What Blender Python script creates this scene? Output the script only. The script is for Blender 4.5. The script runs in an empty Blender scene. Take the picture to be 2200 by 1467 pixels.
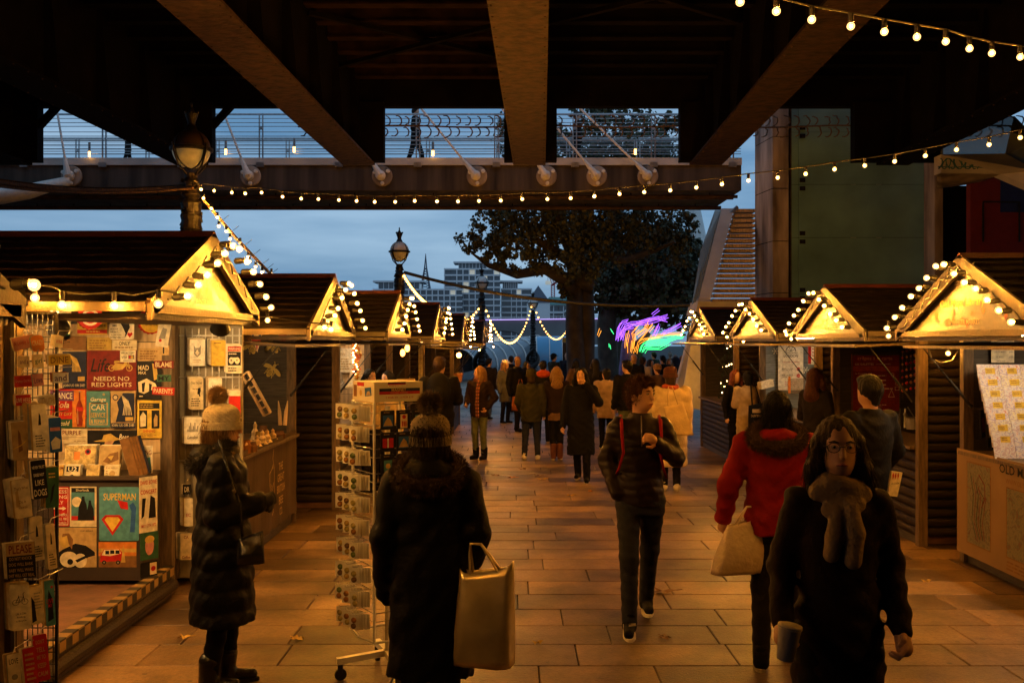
import bpy, bmesh, math, random
import numpy as np
from mathutils import Vector, Matrix, Euler
random.seed(7); np.random.seed(7)
R = math.radians
scene = bpy.context.scene
COL = scene.collection
# ---------------------------------------------------------------- camera
cam_d = bpy.data.cameras.new('camera'); cam = bpy.data.objects.new('camera', cam_d); COL.objects.link(cam)
cam_d.sensor_width = 36.0; cam_d.lens = 35.0; cam_d.clip_start = 0.05; cam_d.clip_end = 3000
cam.location = (0, 0, 1.95); cam.rotation_euler = (R(90), 0, 0)
scene.camera = cam
# ---------------------------------------------------------------- world: cloudy dusk sky
world = bpy.data.worlds.new('World'); scene.world = world; world.use_nodes = True
nt = world.node_tree; nt.nodes.clear()
def wn(t): return nt.nodes.new(t)
sky = wn('ShaderNodeTexSky'); sky.sky_type = 'NISHITA'; sky.sun_disc = False
sky.sun_elevation = R(2.0); sky.sun_rotation = R(200); sky.air_density = 1.0; sky.dust_density = 0.4; sky.ozone_density = 4.0
tc = wn('ShaderNodeTexCoord'); mp = wn('ShaderNodeMapping'); mp.inputs['Scale'].default_value = (2.0, 2.0, 13.0)
ns = wn('ShaderNodeTexNoise'); ns.inputs['Scale'].default_value = 1.6; ns.inputs['Detail'].default_value = 5; ns.inputs['Roughness'].default_value = 0.5
rp = wn('ShaderNodeValToRGB'); rp.color_ramp.elements[0].position = 0.36; rp.color_ramp.elements[1].position = 0.68
rp.color_ramp.elements[0].color = (1.35, 2.9, 5.0, 1); rp.color_ramp.elements[1].color = (3.6, 5.5, 7.6, 1)
mx = wn('ShaderNodeMix'); mx.data_type = 'RGBA'; mx.inputs['Factor'].default_value = 0.75
bg = wn('ShaderNodeBackground'); bg.inputs['Strength'].default_value = 0.115
out = wn('ShaderNodeOutputWorld')
nt.links.new(tc.outputs['Generated'], mp.inputs['Vector']); nt.links.new(mp.outputs[0], ns.inputs['Vector'])
nt.links.new(ns.outputs['Fac'], rp.inputs['Fac']); nt.links.new(sky.outputs[0], mx.inputs[6]); nt.links.new(rp.outputs[0], mx.inputs[7])
nt.links.new(mx.outputs[2], bg.inputs['Color']); nt.links.new(bg.outputs[0], out.inputs['Surface'])
sun_d = bpy.data.lights.new('sun', 'SUN'); sun_d.energy = 0.02; sun_d.angle = R(20); sun_d.color = (1.0, 0.85, 0.7)
sun = bpy.data.objects.new('sun', sun_d); COL.objects.link(sun); sun.rotation_euler = (R(80), 0, R(20))
vs = scene.view_settings; vs.view_transform = 'Standard'; vs.look = 'None'; vs.exposure = 0.0; vs.gamma = 1.0
cy = scene.cycles; cy.use_denoising = True; cy.max_bounces = 6; cy.diffuse_bounces = 3; cy.glossy_bounces = 3
cy.transmission_bounces = 5; cy.transparent_max_bounces = 8; cy.sample_clamp_indirect = 3.0; cy.sample_clamp_direct = 0.0
cy.caustics_reflective = False; cy.caustics_refractive = False
try: cy.use_light_tree = True
except Exception: pass
# ---------------------------------------------------------------- helpers
F, H0, CX, CY = 2139.0, 1.95, 1100.0, 733.5
SLOPE = 0.006
def G(y): return -SLOPE * max(y, 0)
def at(x, y, d): return Vector(((x - CX) * d / F, d, H0 - (y - CY) * d / F))
def foot(x, y):
    d = H0 / ((y - CY) / F - SLOPE); return Vector(((x - CX) * d / F, d, G(d)))
def wl(o):
    v = Vector((0, 0, 0))
    while o is not None: v += o.location; o = o.parent
    return v
def tag(o, label=None, cat=None, group=None, kind=None):
    if label: o['label'] = label
    if cat: o['category'] = cat
    if group: o['group'] = group
    if kind: o['kind'] = kind
    return o
def thing(name, label, cat, loc=(0, 0, 0), group=None):
    o = bpy.data.objects.new(name, None); COL.objects.link(o); o.location = Vector(loc); o.empty_display_size = 0.1
    return tag(o, label, cat, group)
def inst(name, me, loc, parent=None, rot=(0, 0, 0), scale=(1, 1, 1)):
    o = bpy.data.objects.new(name, me); COL.objects.link(o)
    o.parent = parent; o.location = Vector(loc) - (wl(parent) if parent else Vector((0, 0, 0)))
    o.rotation_euler = rot; o.scale = scale
    return o
class MB:
    def __init__(s): s.v = []; s.f = []; s.m = []; s.cur = 0
    def add(s, vs, fs):
        b = len(s.v); s.v += [tuple(p) for p in vs]
        for f in fs: s.f.append(tuple(b + i for i in f)); s.m.append(s.cur)
    def box(s, c, size, M=None):
        hx, hy, hz = size[0] / 2, size[1] / 2, size[2] / 2; c = Vector(c)
        P = [Vector((x, y, z)) for z in (-hz, hz) for y in (-hy, hy) for x in (-hx, hx)]
        if M is not None: P = [M @ p for p in P]
        s.add([c + p for p in P], [(0, 2, 3, 1), (4, 5, 7, 6), (0, 1, 5, 4), (2, 6, 7, 3), (0, 4, 6, 2), (1, 3, 7, 5)])
    def bbox(s, a, b):
        a = Vector(a); b = Vector(b); s.box((a + b) / 2, [abs(b[i] - a[i]) for i in range(3)])
    def bar(s, a, b, w, h, up=(0, 0, 1)):
        a = Vector(a); b = Vector(b); d = (b - a); L = d.length
        if L < 1e-6: return
        x = d.normalized(); u = Vector(up)
        if abs(x.dot(u)) > 0.98: u = Vector((0, 1, 0))
        y = u.cross(x).normalized(); z = x.cross(y)
        s.box((a + b) / 2, (L, w, h), Matrix((x, y, z)).transposed())
    def tube(s, pts, r, n=8, cap=True, closed=False):
        pts = [Vector(p) for p in pts]; N = len(pts)
        rs = r if isinstance(r, (list, tuple)) else [r] * N
        rings = []; prev = None
        for i, p in enumerate(pts):
            if closed: t = pts[(i + 1) % N] - pts[i - 1]
            else: t = pts[min(i + 1, N - 1)] - pts[max(i - 1, 0)]
            if t.length < 1e-9: t = Vector((0, 0, 1))
            t.normalize()
            if prev is None:
                u = Vector((0, 0, 1)) if abs(t.z) < 0.9 else Vector((1, 0, 0))
                u = (u - t * u.dot(t)).normalized()
            else:
                u = prev - t * prev.dot(t)
                u = u.normalized() if u.length > 1e-6 else Vector((1, 0, 0))
            prev = u; w = t.cross(u)
            rings.append([p + (u * math.cos(2 * math.pi * k / n) + w * math.sin(2 * math.pi * k / n)) * rs[i] for k in range(n)])
        vs = [q for ring in rings for q in ring]; fs = []
        for i in range(N if closed else N - 1):
            j = (i + 1) % N
            for k in range(n): fs.append((i * n + k, i * n + (k + 1) % n, j * n + (k + 1) % n, j * n + k))
        if cap and not closed: fs.append(tuple(range(n - 1, -1, -1))); fs.append(tuple((N - 1) * n + k for k in range(n)))
        s.add(vs, fs)
    def lathe(s, prof, c, n=16, axis=None, cap=True):
        c = Vector(c); vs = []; fs = []
        Q = Matrix.Identity(3) if axis is None else Vector((0, 0, 1)).rotation_difference(Vector(axis)).to_matrix()
        for r, z in prof:
            for k in range(n):
                a = 2 * math.pi * k / n; vs.append(c + Q @ Vector((r * math.cos(a), r * math.sin(a), z)))
        for i in range(len(prof) - 1):
            for k in range(n): fs.append((i * n + k, i * n + (k + 1) % n, (i + 1) * n + (k + 1) % n, (i + 1) * n + k))
        if cap and prof[0][0] > 1e-5: fs.append(tuple(range(n - 1, -1, -1)))
        if cap and prof[-1][0] > 1e-5: fs.append(tuple((len(prof) - 1) * n + k for k in range(n)))
        s.add(vs, fs)
    def prism(s, poly, off):
        off = Vector(off); n = len(poly); P = [Vector(p) for p in poly]
        fs = [tuple(range(n - 1, -1, -1)), tuple(range(n, 2 * n))] + [(i, (i + 1) % n, n + (i + 1) % n, n + i) for i in range(n)]
        s.add(P + [p + off for p in P], fs)
    def ball(s, c, r, n=10, m=7, sc=(1, 1, 1)):
        s.lathe([(max(1e-6, r * math.sin(math.pi * i / m)) , -r * math.cos(math.pi * i / m)) for i in range(m + 1)], (0, 0, 0), n) if False else None
        c = Vector(c); vs = []; fs = []
        for i in range(m + 1):
            t = math.pi * i / m
            for k in range(n):
                a = 2 * math.pi * k / n
                vs.append(c + Vector((r * sc[0] * math.sin(t) * math.cos(a), r * sc[1] * math.sin(t) * math.sin(a), -r * sc[2] * math.cos(t))))
        for i in range(m):
            for k in range(n): fs.append((i * n + k, i * n + (k + 1) % n, (i + 1) * n + (k + 1) % n, (i + 1) * n + k))
        s.add(vs, fs)
    def mesh(s, name, mats, origin=(0, 0, 0), smooth=False):
        me = bpy.data.meshes.new(name); o = Vector(origin)
        me.from_pydata([(v[0] - o.x, v[1] - o.y, v[2] - o.z) for v in s.v], [], s.f)
        if not isinstance(mats, (list, tuple)): mats = [mats]
        for m in mats: me.materials.append(m)
        if len(mats) > 1: me.polygons.foreach_set('material_index', s.m)
        if smooth: me.polygons.foreach_set('use_smooth', [True] * len(s.f))
        me.update(); return me
    def build(s, name, mats, parent=None, smooth=False, origin=None):
        o0 = wl(parent) if parent else (Vector(origin) if origin is not None else Vector((0, 0, 0)))
        me = s.mesh(name, mats, o0, smooth)
        o = bpy.data.objects.new(name, me); COL.objects.link(o); o.parent = parent
        if parent is None: o.location = o0
        return o
def box_obj(name, a, b, mat, parent=None):
    m = MB(); m.bbox(a, b); return m.build(name, mat, parent, origin=None if parent else [(a[i] + b[i]) / 2 for i in range(3)])
# ---------------------------------------------------------------- materials
MATS = {}
def mat(name, col, rough=0.6, metal=0.0, var=0.25, scale=6.0, bump=0.0, bscale=40.0, emit=None, estr=0.0, trans=0.0, alpha=1.0, objrand=0.0, coords='Object', spec=0.5, stretch=None, col2=None, rvar=0.0):
    if name in MATS: return MATS[name]
    m = bpy.data.materials.new(name); m.use_nodes = True; t = m.node_tree; b = t.nodes['Principled BSDF']
    b.inputs['Roughness'].default_value = rough; b.inputs['Metallic'].default_value = metal
    b.inputs['Specular IOR Level'].default_value = spec
    c = (col[0], col[1], col[2], 1)
    b.inputs['Base Color'].default_value = c
    if coords == 'World': vec = t.nodes.new('ShaderNodeNewGeometry').outputs['Position']
    else: vec = t.nodes.new('ShaderNodeTexCoord').outputs[coords]
    if stretch:
        mpn = t.nodes.new('ShaderNodeMapping'); mpn.inputs['Scale'].default_value = stretch
        t.links.new(vec, mpn.inputs['Vector']); vec = mpn.outputs[0]
    src = None
    if var > 0:
        n = t.nodes.new('ShaderNodeTexNoise'); n.inputs['Scale'].default_value = scale; n.inputs['Detail'].default_value = 6
        t.links.new(vec, n.inputs['Vector'])
        r = t.nodes.new('ShaderNodeValToRGB'); r.color_ramp.elements[0].position = 0.3; r.color_ramp.elements[1].position = 0.72
        lo = col2 if col2 else [x * (1 - var) for x in col]; hi = [min(1, x * (1 + var)) for x in col]
        r.color_ramp.elements[0].color = (*lo, 1); r.color_ramp.elements[1].color = (*hi, 1)
        t.links.new(n.outputs['Fac'], r.inputs['Fac']); src = r.outputs['Color']
        if rvar > 0:
            mr = t.nodes.new('ShaderNodeMapRange'); mr.inputs['To Min'].default_value = rough - rvar; mr.inputs['To Max'].default_value = rough + rvar
            t.links.new(n.outputs['Fac'], mr.inputs['Value']); t.links.new(mr.outputs[0], b.inputs['Roughness'])
    if objrand > 0:
        oi = t.nodes.new('ShaderNodeObjectInfo'); mr = t.nodes.new('ShaderNodeMapRange')
        mr.inputs['To Min'].default_value = 1 - objrand; mr.inputs['To Max'].default_value = 1 + objrand
        t.links.new(oi.outputs['Random'], mr.inputs['Value'])
        mxn = t.nodes.new('ShaderNodeMix'); mxn.data_type = 'RGBA'; mxn.blend_type = 'MULTIPLY'; mxn.inputs['Factor'].default_value = 1
        if src is not None: t.links.new(src, mxn.inputs[6])
        else: mxn.inputs[6].default_value = c
        t.links.new(mr.outputs[0], mxn.inputs[7]); src = mxn.outputs[2]
    if src is not None: t.links.new(src, b.inputs['Base Color'])
    if bump > 0:
        n2 = t.nodes.new('ShaderNodeTexNoise'); n2.inputs['Scale'].default_value = bscale; n2.inputs['Detail'].default_value = 4
        t.links.new(vec, n2.inputs['Vector'])
        bn = t.nodes.new('ShaderNodeBump'); bn.inputs['Strength'].default_value = bump; bn.inputs['Distance'].default_value = 0.02
        t.links.new(n2.outputs['Fac'], bn.inputs['Height']); t.links.new(bn.outputs[0], b.inputs['Normal'])
    if emit:
        b.inputs['Emission Color'].default_value = (*emit, 1); b.inputs['Emission Strength'].default_value = estr
    if trans > 0: b.inputs['Transmission Weight'].default_value = trans; b.inputs['IOR'].default_value = 1.25
    b.inputs['Alpha'].default_value = alpha
    MATS[name] = m; return m
def pm(name, col): return mat('print_' + name, col, rough=0.5, var=0.25, scale=26, rvar=.12, coords='World', spec=.14)
BULB_L = 4000.0
def slab_material():
    m = bpy.data.materials.new('paving_stone'); m.use_nodes = True; t = m.node_tree; b = t.nodes['Principled BSDF']; N = t.nodes.new; L = t.links.new
    pos = N('ShaderNodeNewGeometry').outputs['Position']
    def noise(sc, det, pos=pos):
        n = N('ShaderNodeTexNoise'); n.inputs['Scale'].default_value = sc; n.inputs['Detail'].default_value = det; n.inputs['Roughness'].default_value = .62; L(pos, n.inputs['Vector']); return n.outputs['Fac']
    def ramp(f, p0, c0, p1, c1):
        r = N('ShaderNodeValToRGB'); e = r.color_ramp.elements; e[0].position = p0; e[0].color = (*c0, 1); e[1].position = p1; e[1].color = (*c1, 1); L(f, r.inputs['Fac']); return r.outputs['Color']
    def mul(a, bb):
        x = N('ShaderNodeMix'); x.data_type = 'RGBA'; x.blend_type = 'MULTIPLY'; x.inputs['Factor'].default_value = 1; L(a, x.inputs[6]); L(bb, x.inputs[7]); return x.outputs[2]
    base = ramp(noise(1.1, 8), .32, (.10, .062, .034), .70, (.27, .170, .090))
    fine = ramp(noise(38, 5), .25, (.62, .62, .62), .75, (1.25, 1.25, 1.25))
    stain = ramp(noise(.55, 7), .40, (.45, .45, .46), .56, (1, 1, 1))
    vo = N('ShaderNodeTexVoronoi'); vo.inputs['Scale'].default_value = 5.5; L(pos, vo.inputs['Vector']); gum = ramp(vo.outputs['Distance'], .085, (.42, .42, .43), .11, (1, 1, 1))
    oi = N('ShaderNodeObjectInfo'); rr = ramp(oi.outputs['Random'], 0, (.40, .38, .36), 1, (1.42, 1.40, 1.3))
    L(mul(mul(mul(mul(base, fine), stain), gum), rr), b.inputs['Base Color'])
    mr = N('ShaderNodeMapRange'); mr.inputs['To Min'].default_value = .22; mr.inputs['To Max'].default_value = .66; L(noise(1.7, 5), mr.inputs['Value']); L(mr.outputs[0], b.inputs['Roughness'])
    b.inputs['Specular IOR Level'].default_value = .32
    bp = N('ShaderNodeBump'); bp.inputs['Strength'].default_value = .5; bp.inputs['Distance'].default_value = .01; L(noise(55, 6), bp.inputs['Height']); L(bp.outputs[0], b.inputs['Normal'])
    return m
M = dict(
    slab=slab_material(),
    mortar=mat('mortar', (0.02, 0.017, 0.014), rough=0.9, var=0.4, scale=9, bump=0.4),
    ground=mat('far_ground', (0.13, 0.115, 0.10), rough=0.6, var=0.4, scale=0.8, bump=0.3, bscale=8, rvar=0.2),
    log=mat('dark_log', (0.019, 0.0115, 0.007), rough=0.6, var=0.5, scale=5, bump=0.3, bscale=30, stretch=(1.2, 1.2, 7), objrand=0.25, spec=.25),
    plank=mat('dark_plank', (0.040, 0.031, 0.024), rough=0.55, var=0.45, scale=5, bump=0.3, bscale=30, stretch=(1.2, 1.2, 8), objrand=0.2),
    plank_blue=mat('blue_plank', (0.16, 0.19, 0.23), rough=0.55, var=0.3, scale=5, bump=0.2, stretch=(1.2, 1.2, 8), objrand=0.12),
    pine=mat('pale_pine', (0.48, 0.34, 0.19), rough=0.6, var=0.35, scale=4, bump=0.2, stretch=(8, 8, 1), objrand=0.15),
    post=mat('post_wood', (0.12, 0.078, 0.042), rough=0.6, var=0.5, scale=7, bump=0.4, stretch=(6, 6, 1)),
    roof=mat('roof_felt', (0.009, 0.0045, 0.003), rough=0.9, spec=.15, var=0.5, scale=9, bump=0.6, bscale=90, objrand=0.25),
    ridge=mat('ridge_red', (0.075, 0.014, 0.008), rough=0.7, var=0.3, scale=8, bump=0.2),
    gable=mat('gable_board', (0.028, 0.023, 0.018), rough=0.34, var=0.25, scale=3, spec=0.5, bump=.05, bscale=30),
    barge=mat('barge_wood', (0.055, 0.037, 0.021), rough=0.55, var=0.3, scale=6, bump=0.2),
    flap=mat('flap_wood', (0.045, 0.027, 0.016), rough=0.5, var=0.4, scale=5, bump=0.3),
    black=mat('black_plastic', (0.012, 0.011, 0.010), rough=0.5, var=0.3, scale=20),
    iron=mat('cast_iron', (0.007, 0.005, 0.004), rough=0.5, metal=0.4, var=0.5, scale=15, bump=0.3),
    steel=mat('dull_steel', (0.42, 0.42, 0.43), rough=0.35, metal=0.9, var=0.2, scale=12),
    white_steel=mat('white_painted_steel', (0.72, 0.70, 0.66), rough=0.4, var=0.12, scale=10),
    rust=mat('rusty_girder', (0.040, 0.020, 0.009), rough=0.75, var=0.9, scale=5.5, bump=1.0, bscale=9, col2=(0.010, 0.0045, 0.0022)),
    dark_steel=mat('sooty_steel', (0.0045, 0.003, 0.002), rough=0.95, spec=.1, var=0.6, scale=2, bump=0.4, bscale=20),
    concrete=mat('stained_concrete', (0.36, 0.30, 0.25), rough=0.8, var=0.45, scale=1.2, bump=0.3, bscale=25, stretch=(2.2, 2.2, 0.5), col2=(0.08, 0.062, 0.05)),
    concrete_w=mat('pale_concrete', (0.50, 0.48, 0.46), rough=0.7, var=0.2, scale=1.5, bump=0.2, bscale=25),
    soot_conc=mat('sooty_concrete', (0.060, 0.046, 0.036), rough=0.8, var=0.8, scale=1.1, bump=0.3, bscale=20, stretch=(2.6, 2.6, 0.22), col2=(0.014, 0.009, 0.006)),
    bulb=mat('lit_bulb', (1, 0.8, 0.5), var=0, emit=(1.0, 0.375, 0.036), estr=BULB_L),
    minibulb=mat('lit_small_bulb', (1, 0.8, 0.5), var=0, emit=(1.0, 0.46, 0.09), estr=9.0),
    fairy=mat('fairy_light', (1, 0.8, 0.5), var=0, emit=(1.0, 0.60, 0.24), estr=14.0),
    warmlamp=mat('warm_lamp', (1, 0.9, 0.7), var=0, emit=(1.0, 0.52, 0.15), estr=330.0),
    coollamp=mat('cool_lamp', (1, 1, 1), var=0, emit=(1.0, 0.68, 0.36), estr=85.0),
    pendant=mat('pendant_glow', (1, 0.7, 0.3), var=0, emit=(1.0, 0.38, 0.07), estr=9.0),
)
def glow_glass(name, col, s):
    m = bpy.data.materials.new(name); m.use_nodes = True; t = m.node_tree; t.nodes.clear()
    o = t.nodes.new('ShaderNodeOutputMaterial'); tr = t.nodes.new('ShaderNodeBsdfTransparent'); em = t.nodes.new('ShaderNodeEmission'); ad = t.nodes.new('ShaderNodeAddShader')
    em.inputs['Color'].default_value = (*col, 1); em.inputs['Strength'].default_value = s
    t.links.new(tr.outputs[0], ad.inputs[0]); t.links.new(em.outputs[0], ad.inputs[1]); t.links.new(ad.outputs[0], o.inputs[0]); return m
M['glow'] = glow_glass('glowing_bulb_glass', (1.0, .56, .17), 1.5)
def glassmat(name, col, rough=0.08, alpha=0.35):
    if name in MATS: return MATS[name]
    m = bpy.data.materials.new(name); m.use_nodes = True; t = m.node_tree; t.nodes.clear()
    o = t.nodes.new('ShaderNodeOutputMaterial'); tr = t.nodes.new('ShaderNodeBsdfTransparent'); gl = t.nodes.new('ShaderNodeBsdfGlossy'); df = t.nodes.new('ShaderNodeBsdfDiffuse')
    tr.inputs['Color'].default_value = (*[0.6 + 0.4 * c for c in col], 1); gl.inputs['Roughness'].default_value = rough; df.inputs['Color'].default_value = (*col, 1)
    fr = t.nodes.new('ShaderNodeFresnel'); fr.inputs['IOR'].default_value = 1.45
    m1 = t.nodes.new('ShaderNodeMixShader'); m1.inputs[0].default_value = alpha; m2 = t.nodes.new('ShaderNodeMixShader')
    t.links.new(tr.outputs[0], m1.inputs[1]); t.links.new(df.outputs[0], m1.inputs[2])
    t.links.new(fr.outputs[0], m2.inputs[0]); t.links.new(m1.outputs[0], m2.inputs[1]); t.links.new(gl.outputs[0], m2.inputs[2])
    t.links.new(m2.outputs[0], o.inputs[0]); MATS[name] = m; return m
# ---------------------------------------------------------------- text and flat signs
_tc = {}
def text_mesh(s, bold=False, shear=0.0):
    k = (s, shear)
    if k in _tc: return _tc[k]
    cu = bpy.data.curves.new('lettering', 'FONT'); cu.body = s; cu.size = 1; cu.align_x = 'LEFT'; cu.resolution_u = 2; cu.shear = shear
    cu.offset = 0.012
    ob = bpy.data.objects.new('lettering', cu); COL.objects.link(ob)
    me = bpy.data.meshes.new_from_object(ob)
    V = np.empty(len(me.vertices) * 3); me.vertices.foreach_get('co', V); V = V.reshape(-1, 3)[:, :2]
    P = [tuple(p.vertices) for p in me.polygons]
    bpy.data.objects.remove(ob); bpy.data.meshes.remove(me); bpy.data.curves.remove(cu)
    if len(V) == 0: V = np.zeros((1, 2))
    lo = V.min(0); hi = V.max(0); V = V - lo
    _tc[k] = (V, P, hi - lo); return _tc[k]
class Sheet:
    """flat print on a plane: u,v in 0..1 over width w, height h; O = centre of the front face"""
    def __init__(s, O, Rv, U, w, h):
        s.O = Vector(O); s.R = Vector(Rv).normalized(); s.U = Vector(U).normalized(); s.N = s.R.cross(s.U); s.w = w; s.h = h
        s.mb = MB(); s.mats = []; s.layer = 0
    def p(s, u, v, off): return s.O + s.R * ((u - 0.5) * s.w) + s.U * ((v - 0.5) * s.h) + s.N * off
    def _m(s, m):
        if m not in s.mats: s.mats.append(m)
        s.mb.cur = s.mats.index(m); s.layer += 1; return 0.0012 + 0.0004 * s.layer
    def poly(s, pts, m):
        o = s._m(m); s.mb.add([s.p(u, v, o) for u, v in pts], [tuple(range(len(pts)))])
    def rect(s, u0, v0, u1, v1, m): s.poly([(u0, v0), (u1, v0), (u1, v1), (u0, v1)], m)
    def disc(s, u, v, ru, m, rv=None, n=18):
        rv = ru * s.w / s.h if rv is None else rv
        s.poly([(u + ru * math.cos(2 * math.pi * k / n), v + rv * math.sin(2 * math.pi * k / n)) for k in range(n)], m)
    def stroke(s, pts, wd, m):
        o = s._m(m); P = [s.p(u, v, o) for u, v in pts]; L = []; Rr = []
        for i, q in enumerate(P):
            t = (P[min(i + 1, len(P) - 1)] - P[max(i - 1, 0)]); t = t.normalized() if t.length > 1e-9 else s.R
            nn = s.N.cross(t) * wd / 2; L.append(q + nn); Rr.append(q - nn)
        n = len(P); s.mb.add(L + Rr, [(i, n + i, n + i + 1, i + 1) for i in range(n - 1)])
    def text(s, st, u, v, wf, hf, m, shear=0.0):
        """centred at u,v; fits inside wf x hf (fractions)"""
        V, P, sz = text_mesh(st, shear=shear); o = s._m(m)
        sx = wf * s.w / max(sz[0], 1e-4); sy = hf * s.h / max(sz[1], 1e-4)
        if sx > sy * 1.25: sx = sy * 1.25
        if sy > sx * 2.2: sy = sx * 2.2
        c = s.O + s.R * ((u - 0.5) * s.w) + s.U * ((v - 0.5) * s.h) + s.N * o
        s.mb.add([c + s.R * ((x - sz[0] / 2) * sx) + s.U * ((y - sz[1] / 2) * sy) for x, y in V], P)
    def lines(s, u0, u1, v0, v1, n, m, fill=0.45, seed=0):
        rnd = random.Random(seed); st = (v1 - v0) / n
        for i in range(n):
            e = u1 - (u1 - u0) * rnd.uniform(0, 0.35); y = v1 - (i + 0.5) * st
            x = u0
            while x < e:
                wd = rnd.uniform(0.08, 0.2) * (u1 - u0); s.rect(x, y - st * fill / 2, min(e, x + wd), y + st * fill / 2, m); x += wd + 0.03 * (u1 - u0)
    def done(s, parent, name='print'):
        if s.mb.f: return s.mb.build(name, s.mats, parent)
def board_mesh(O, Rv, U, w, h, t, rnd=0.0):
    O = Vector(O); Rv = Vector(Rv).normalized(); U = Vector(U).normalized(); N = Rv.cross(U); m = MB()
    if rnd > 0:
        pts = []
        for cx, cy, a0 in ((1, 1, 0), (-1, 1, 90), (-1, -1, 180), (1, -1, 270)):
            for k in range(4):
                a = R(a0 + k * 30); pts.append(((w / 2 - rnd) * cx + rnd * math.cos(a), (h / 2 - rnd) * cy + rnd * math.sin(a)))
    else: pts = [(w / 2, h / 2), (-w / 2, h / 2), (-w / 2, -h / 2), (w / 2, -h / 2)]
    m.prism([O + Rv * x + U * y - N * t for x, y in pts], N * t); return m
def sign(name, label, O, Rv, U, w, h, m, cat='sign', group=None, t=0.004, rnd=0.0, parent=None):
    b = board_mesh(O, Rv, U, w, h, t, rnd)
    if parent is None:
        o = b.build(name, m, None, origin=O); tag(o, label, cat, group)
    else: o = b.build(name, m, parent)
    sh = Sheet(O, Rv, U, w, h); sh.obj = o; return sh
RX, UZ = Vector((1, 0, 0)), Vector((0, 0, 1))
def pxsign(name, label, x0, y0, x1, y1, d, m, tilt=0.0, yaw=0.0, **k):
    O = at((x0 + x1) / 2, (y0 + y1) / 2, d); a = R(tilt)
    Rv = Vector((math.cos(a), 0, math.sin(a))); U = Vector((-math.sin(a), 0, math.cos(a)))
    if yaw:
        Q = Matrix.Rotation(R(yaw), 3, 'Z'); Rv = Q @ Rv; U = Q @ U
    return sign(name, label, O, Rv, U, (x1 - x0) * d / F / max(0.3, math.cos(R(yaw))), (y1 - y0) * d / F, m, **k)
# ================================================================ GROUND AND PAVING
m = MB()
def gz(y): return G(y) if y < 60 else G(60) - (y - 60) * 0.004
ys = [-30, 0, 10, 20, 40, 60, 200, 900, 2500]
vs_ = []
for y in ys:
    for x in (-1500, 1500): vs_.append((x, y, gz(y) - 0.02))
m.add(vs_, [(2 * i, 2 * i + 1, 2 * i + 3, 2 * i + 2) for i in range(len(ys) - 1)])
tag(m.build('ground', M['mortar']), kind='structure')
pav = MB(); pav.bbox((-3.6, 3.9, -0.16), (5.4, 5.0, -0.15))
pavement = pav.build('pavement', M['mortar'], origin=(0, 0, 0)); tag(pavement, kind='structure')
def slab_mesh(L, W=0.432, T=0.05, c=0.005):
    b = MB(); x, y = L / 2, W / 2
    top = [(-x + c, -y + c, 0), (x - c, -y + c, 0), (x - c, y - c, 0), (-x + c, y - c, 0)]
    mid = [(-x, -y, -c), (x, -y, -c), (x, y, -c), (-x, y, -c)]; bot = [(-x, -y, -T), (x, -y, -T), (x, y, -T), (-x, y, -T)]
    b.add(top + mid + bot, [(0, 1, 2, 3)] + [(4 + i, 4 + (i + 1) % 4, (i + 1) % 4, i) for i in range(4)] + [(8 + i, 8 + (i + 1) % 4, 4 + (i + 1) % 4, 4 + i) for i in range(4)])
    return b.mesh('paving_slab', M['slab'])
SL = {L: slab_mesh(L) for L in (0.70, 0.86, 0.98, 1.14)}
rs = random.Random(11); nsl = 0; tilt = math.atan(SLOPE)
far = MB()
y = 4.35
while y < 58:
    x = -4.4 - rs.uniform(0, 0.9) if y < 24 else -9.0 - rs.uniform(0, 0.9)
    xe = 5.2 if y < 24 else 14
    while x < xe:
        L = rs.choice(list(SL)); x1 = x + L
        vis = (x1 > -0.53 * y - 0.4) and (x < 0.53 * y + 0.4) and x1 > -3.3
        if vis and y < 19.5 and nsl < 298 and x < 4.9:
            inst('paving_slab', SL[L], (x + L / 2, y + 0.22, G(y + 0.22) + rs.uniform(-0.0015, 0.0015)), pavement, rot=(-tilt + rs.uniform(-0.002, 0.002), rs.uniform(-0.0015, 0.0015), 0)); nsl += 1
        elif (x1 > -0.6 * y - 1.5 and x < 0.6 * y + 1.5):
            a = 0.004; far.add([(x + a, y + a, G(y)), (x1 - a, y + a, G(y)), (x1 - a, y + 0.44 - a, G(y + .44)), (x + a, y + 0.44 - a, G(y + .44))], [(0, 1, 2, 3)])
        x = x1 + 0.008
    y += 0.44
fo = far.build('distant_paving', M['slab'], pavement); tag(fo, kind='stuff')
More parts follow.
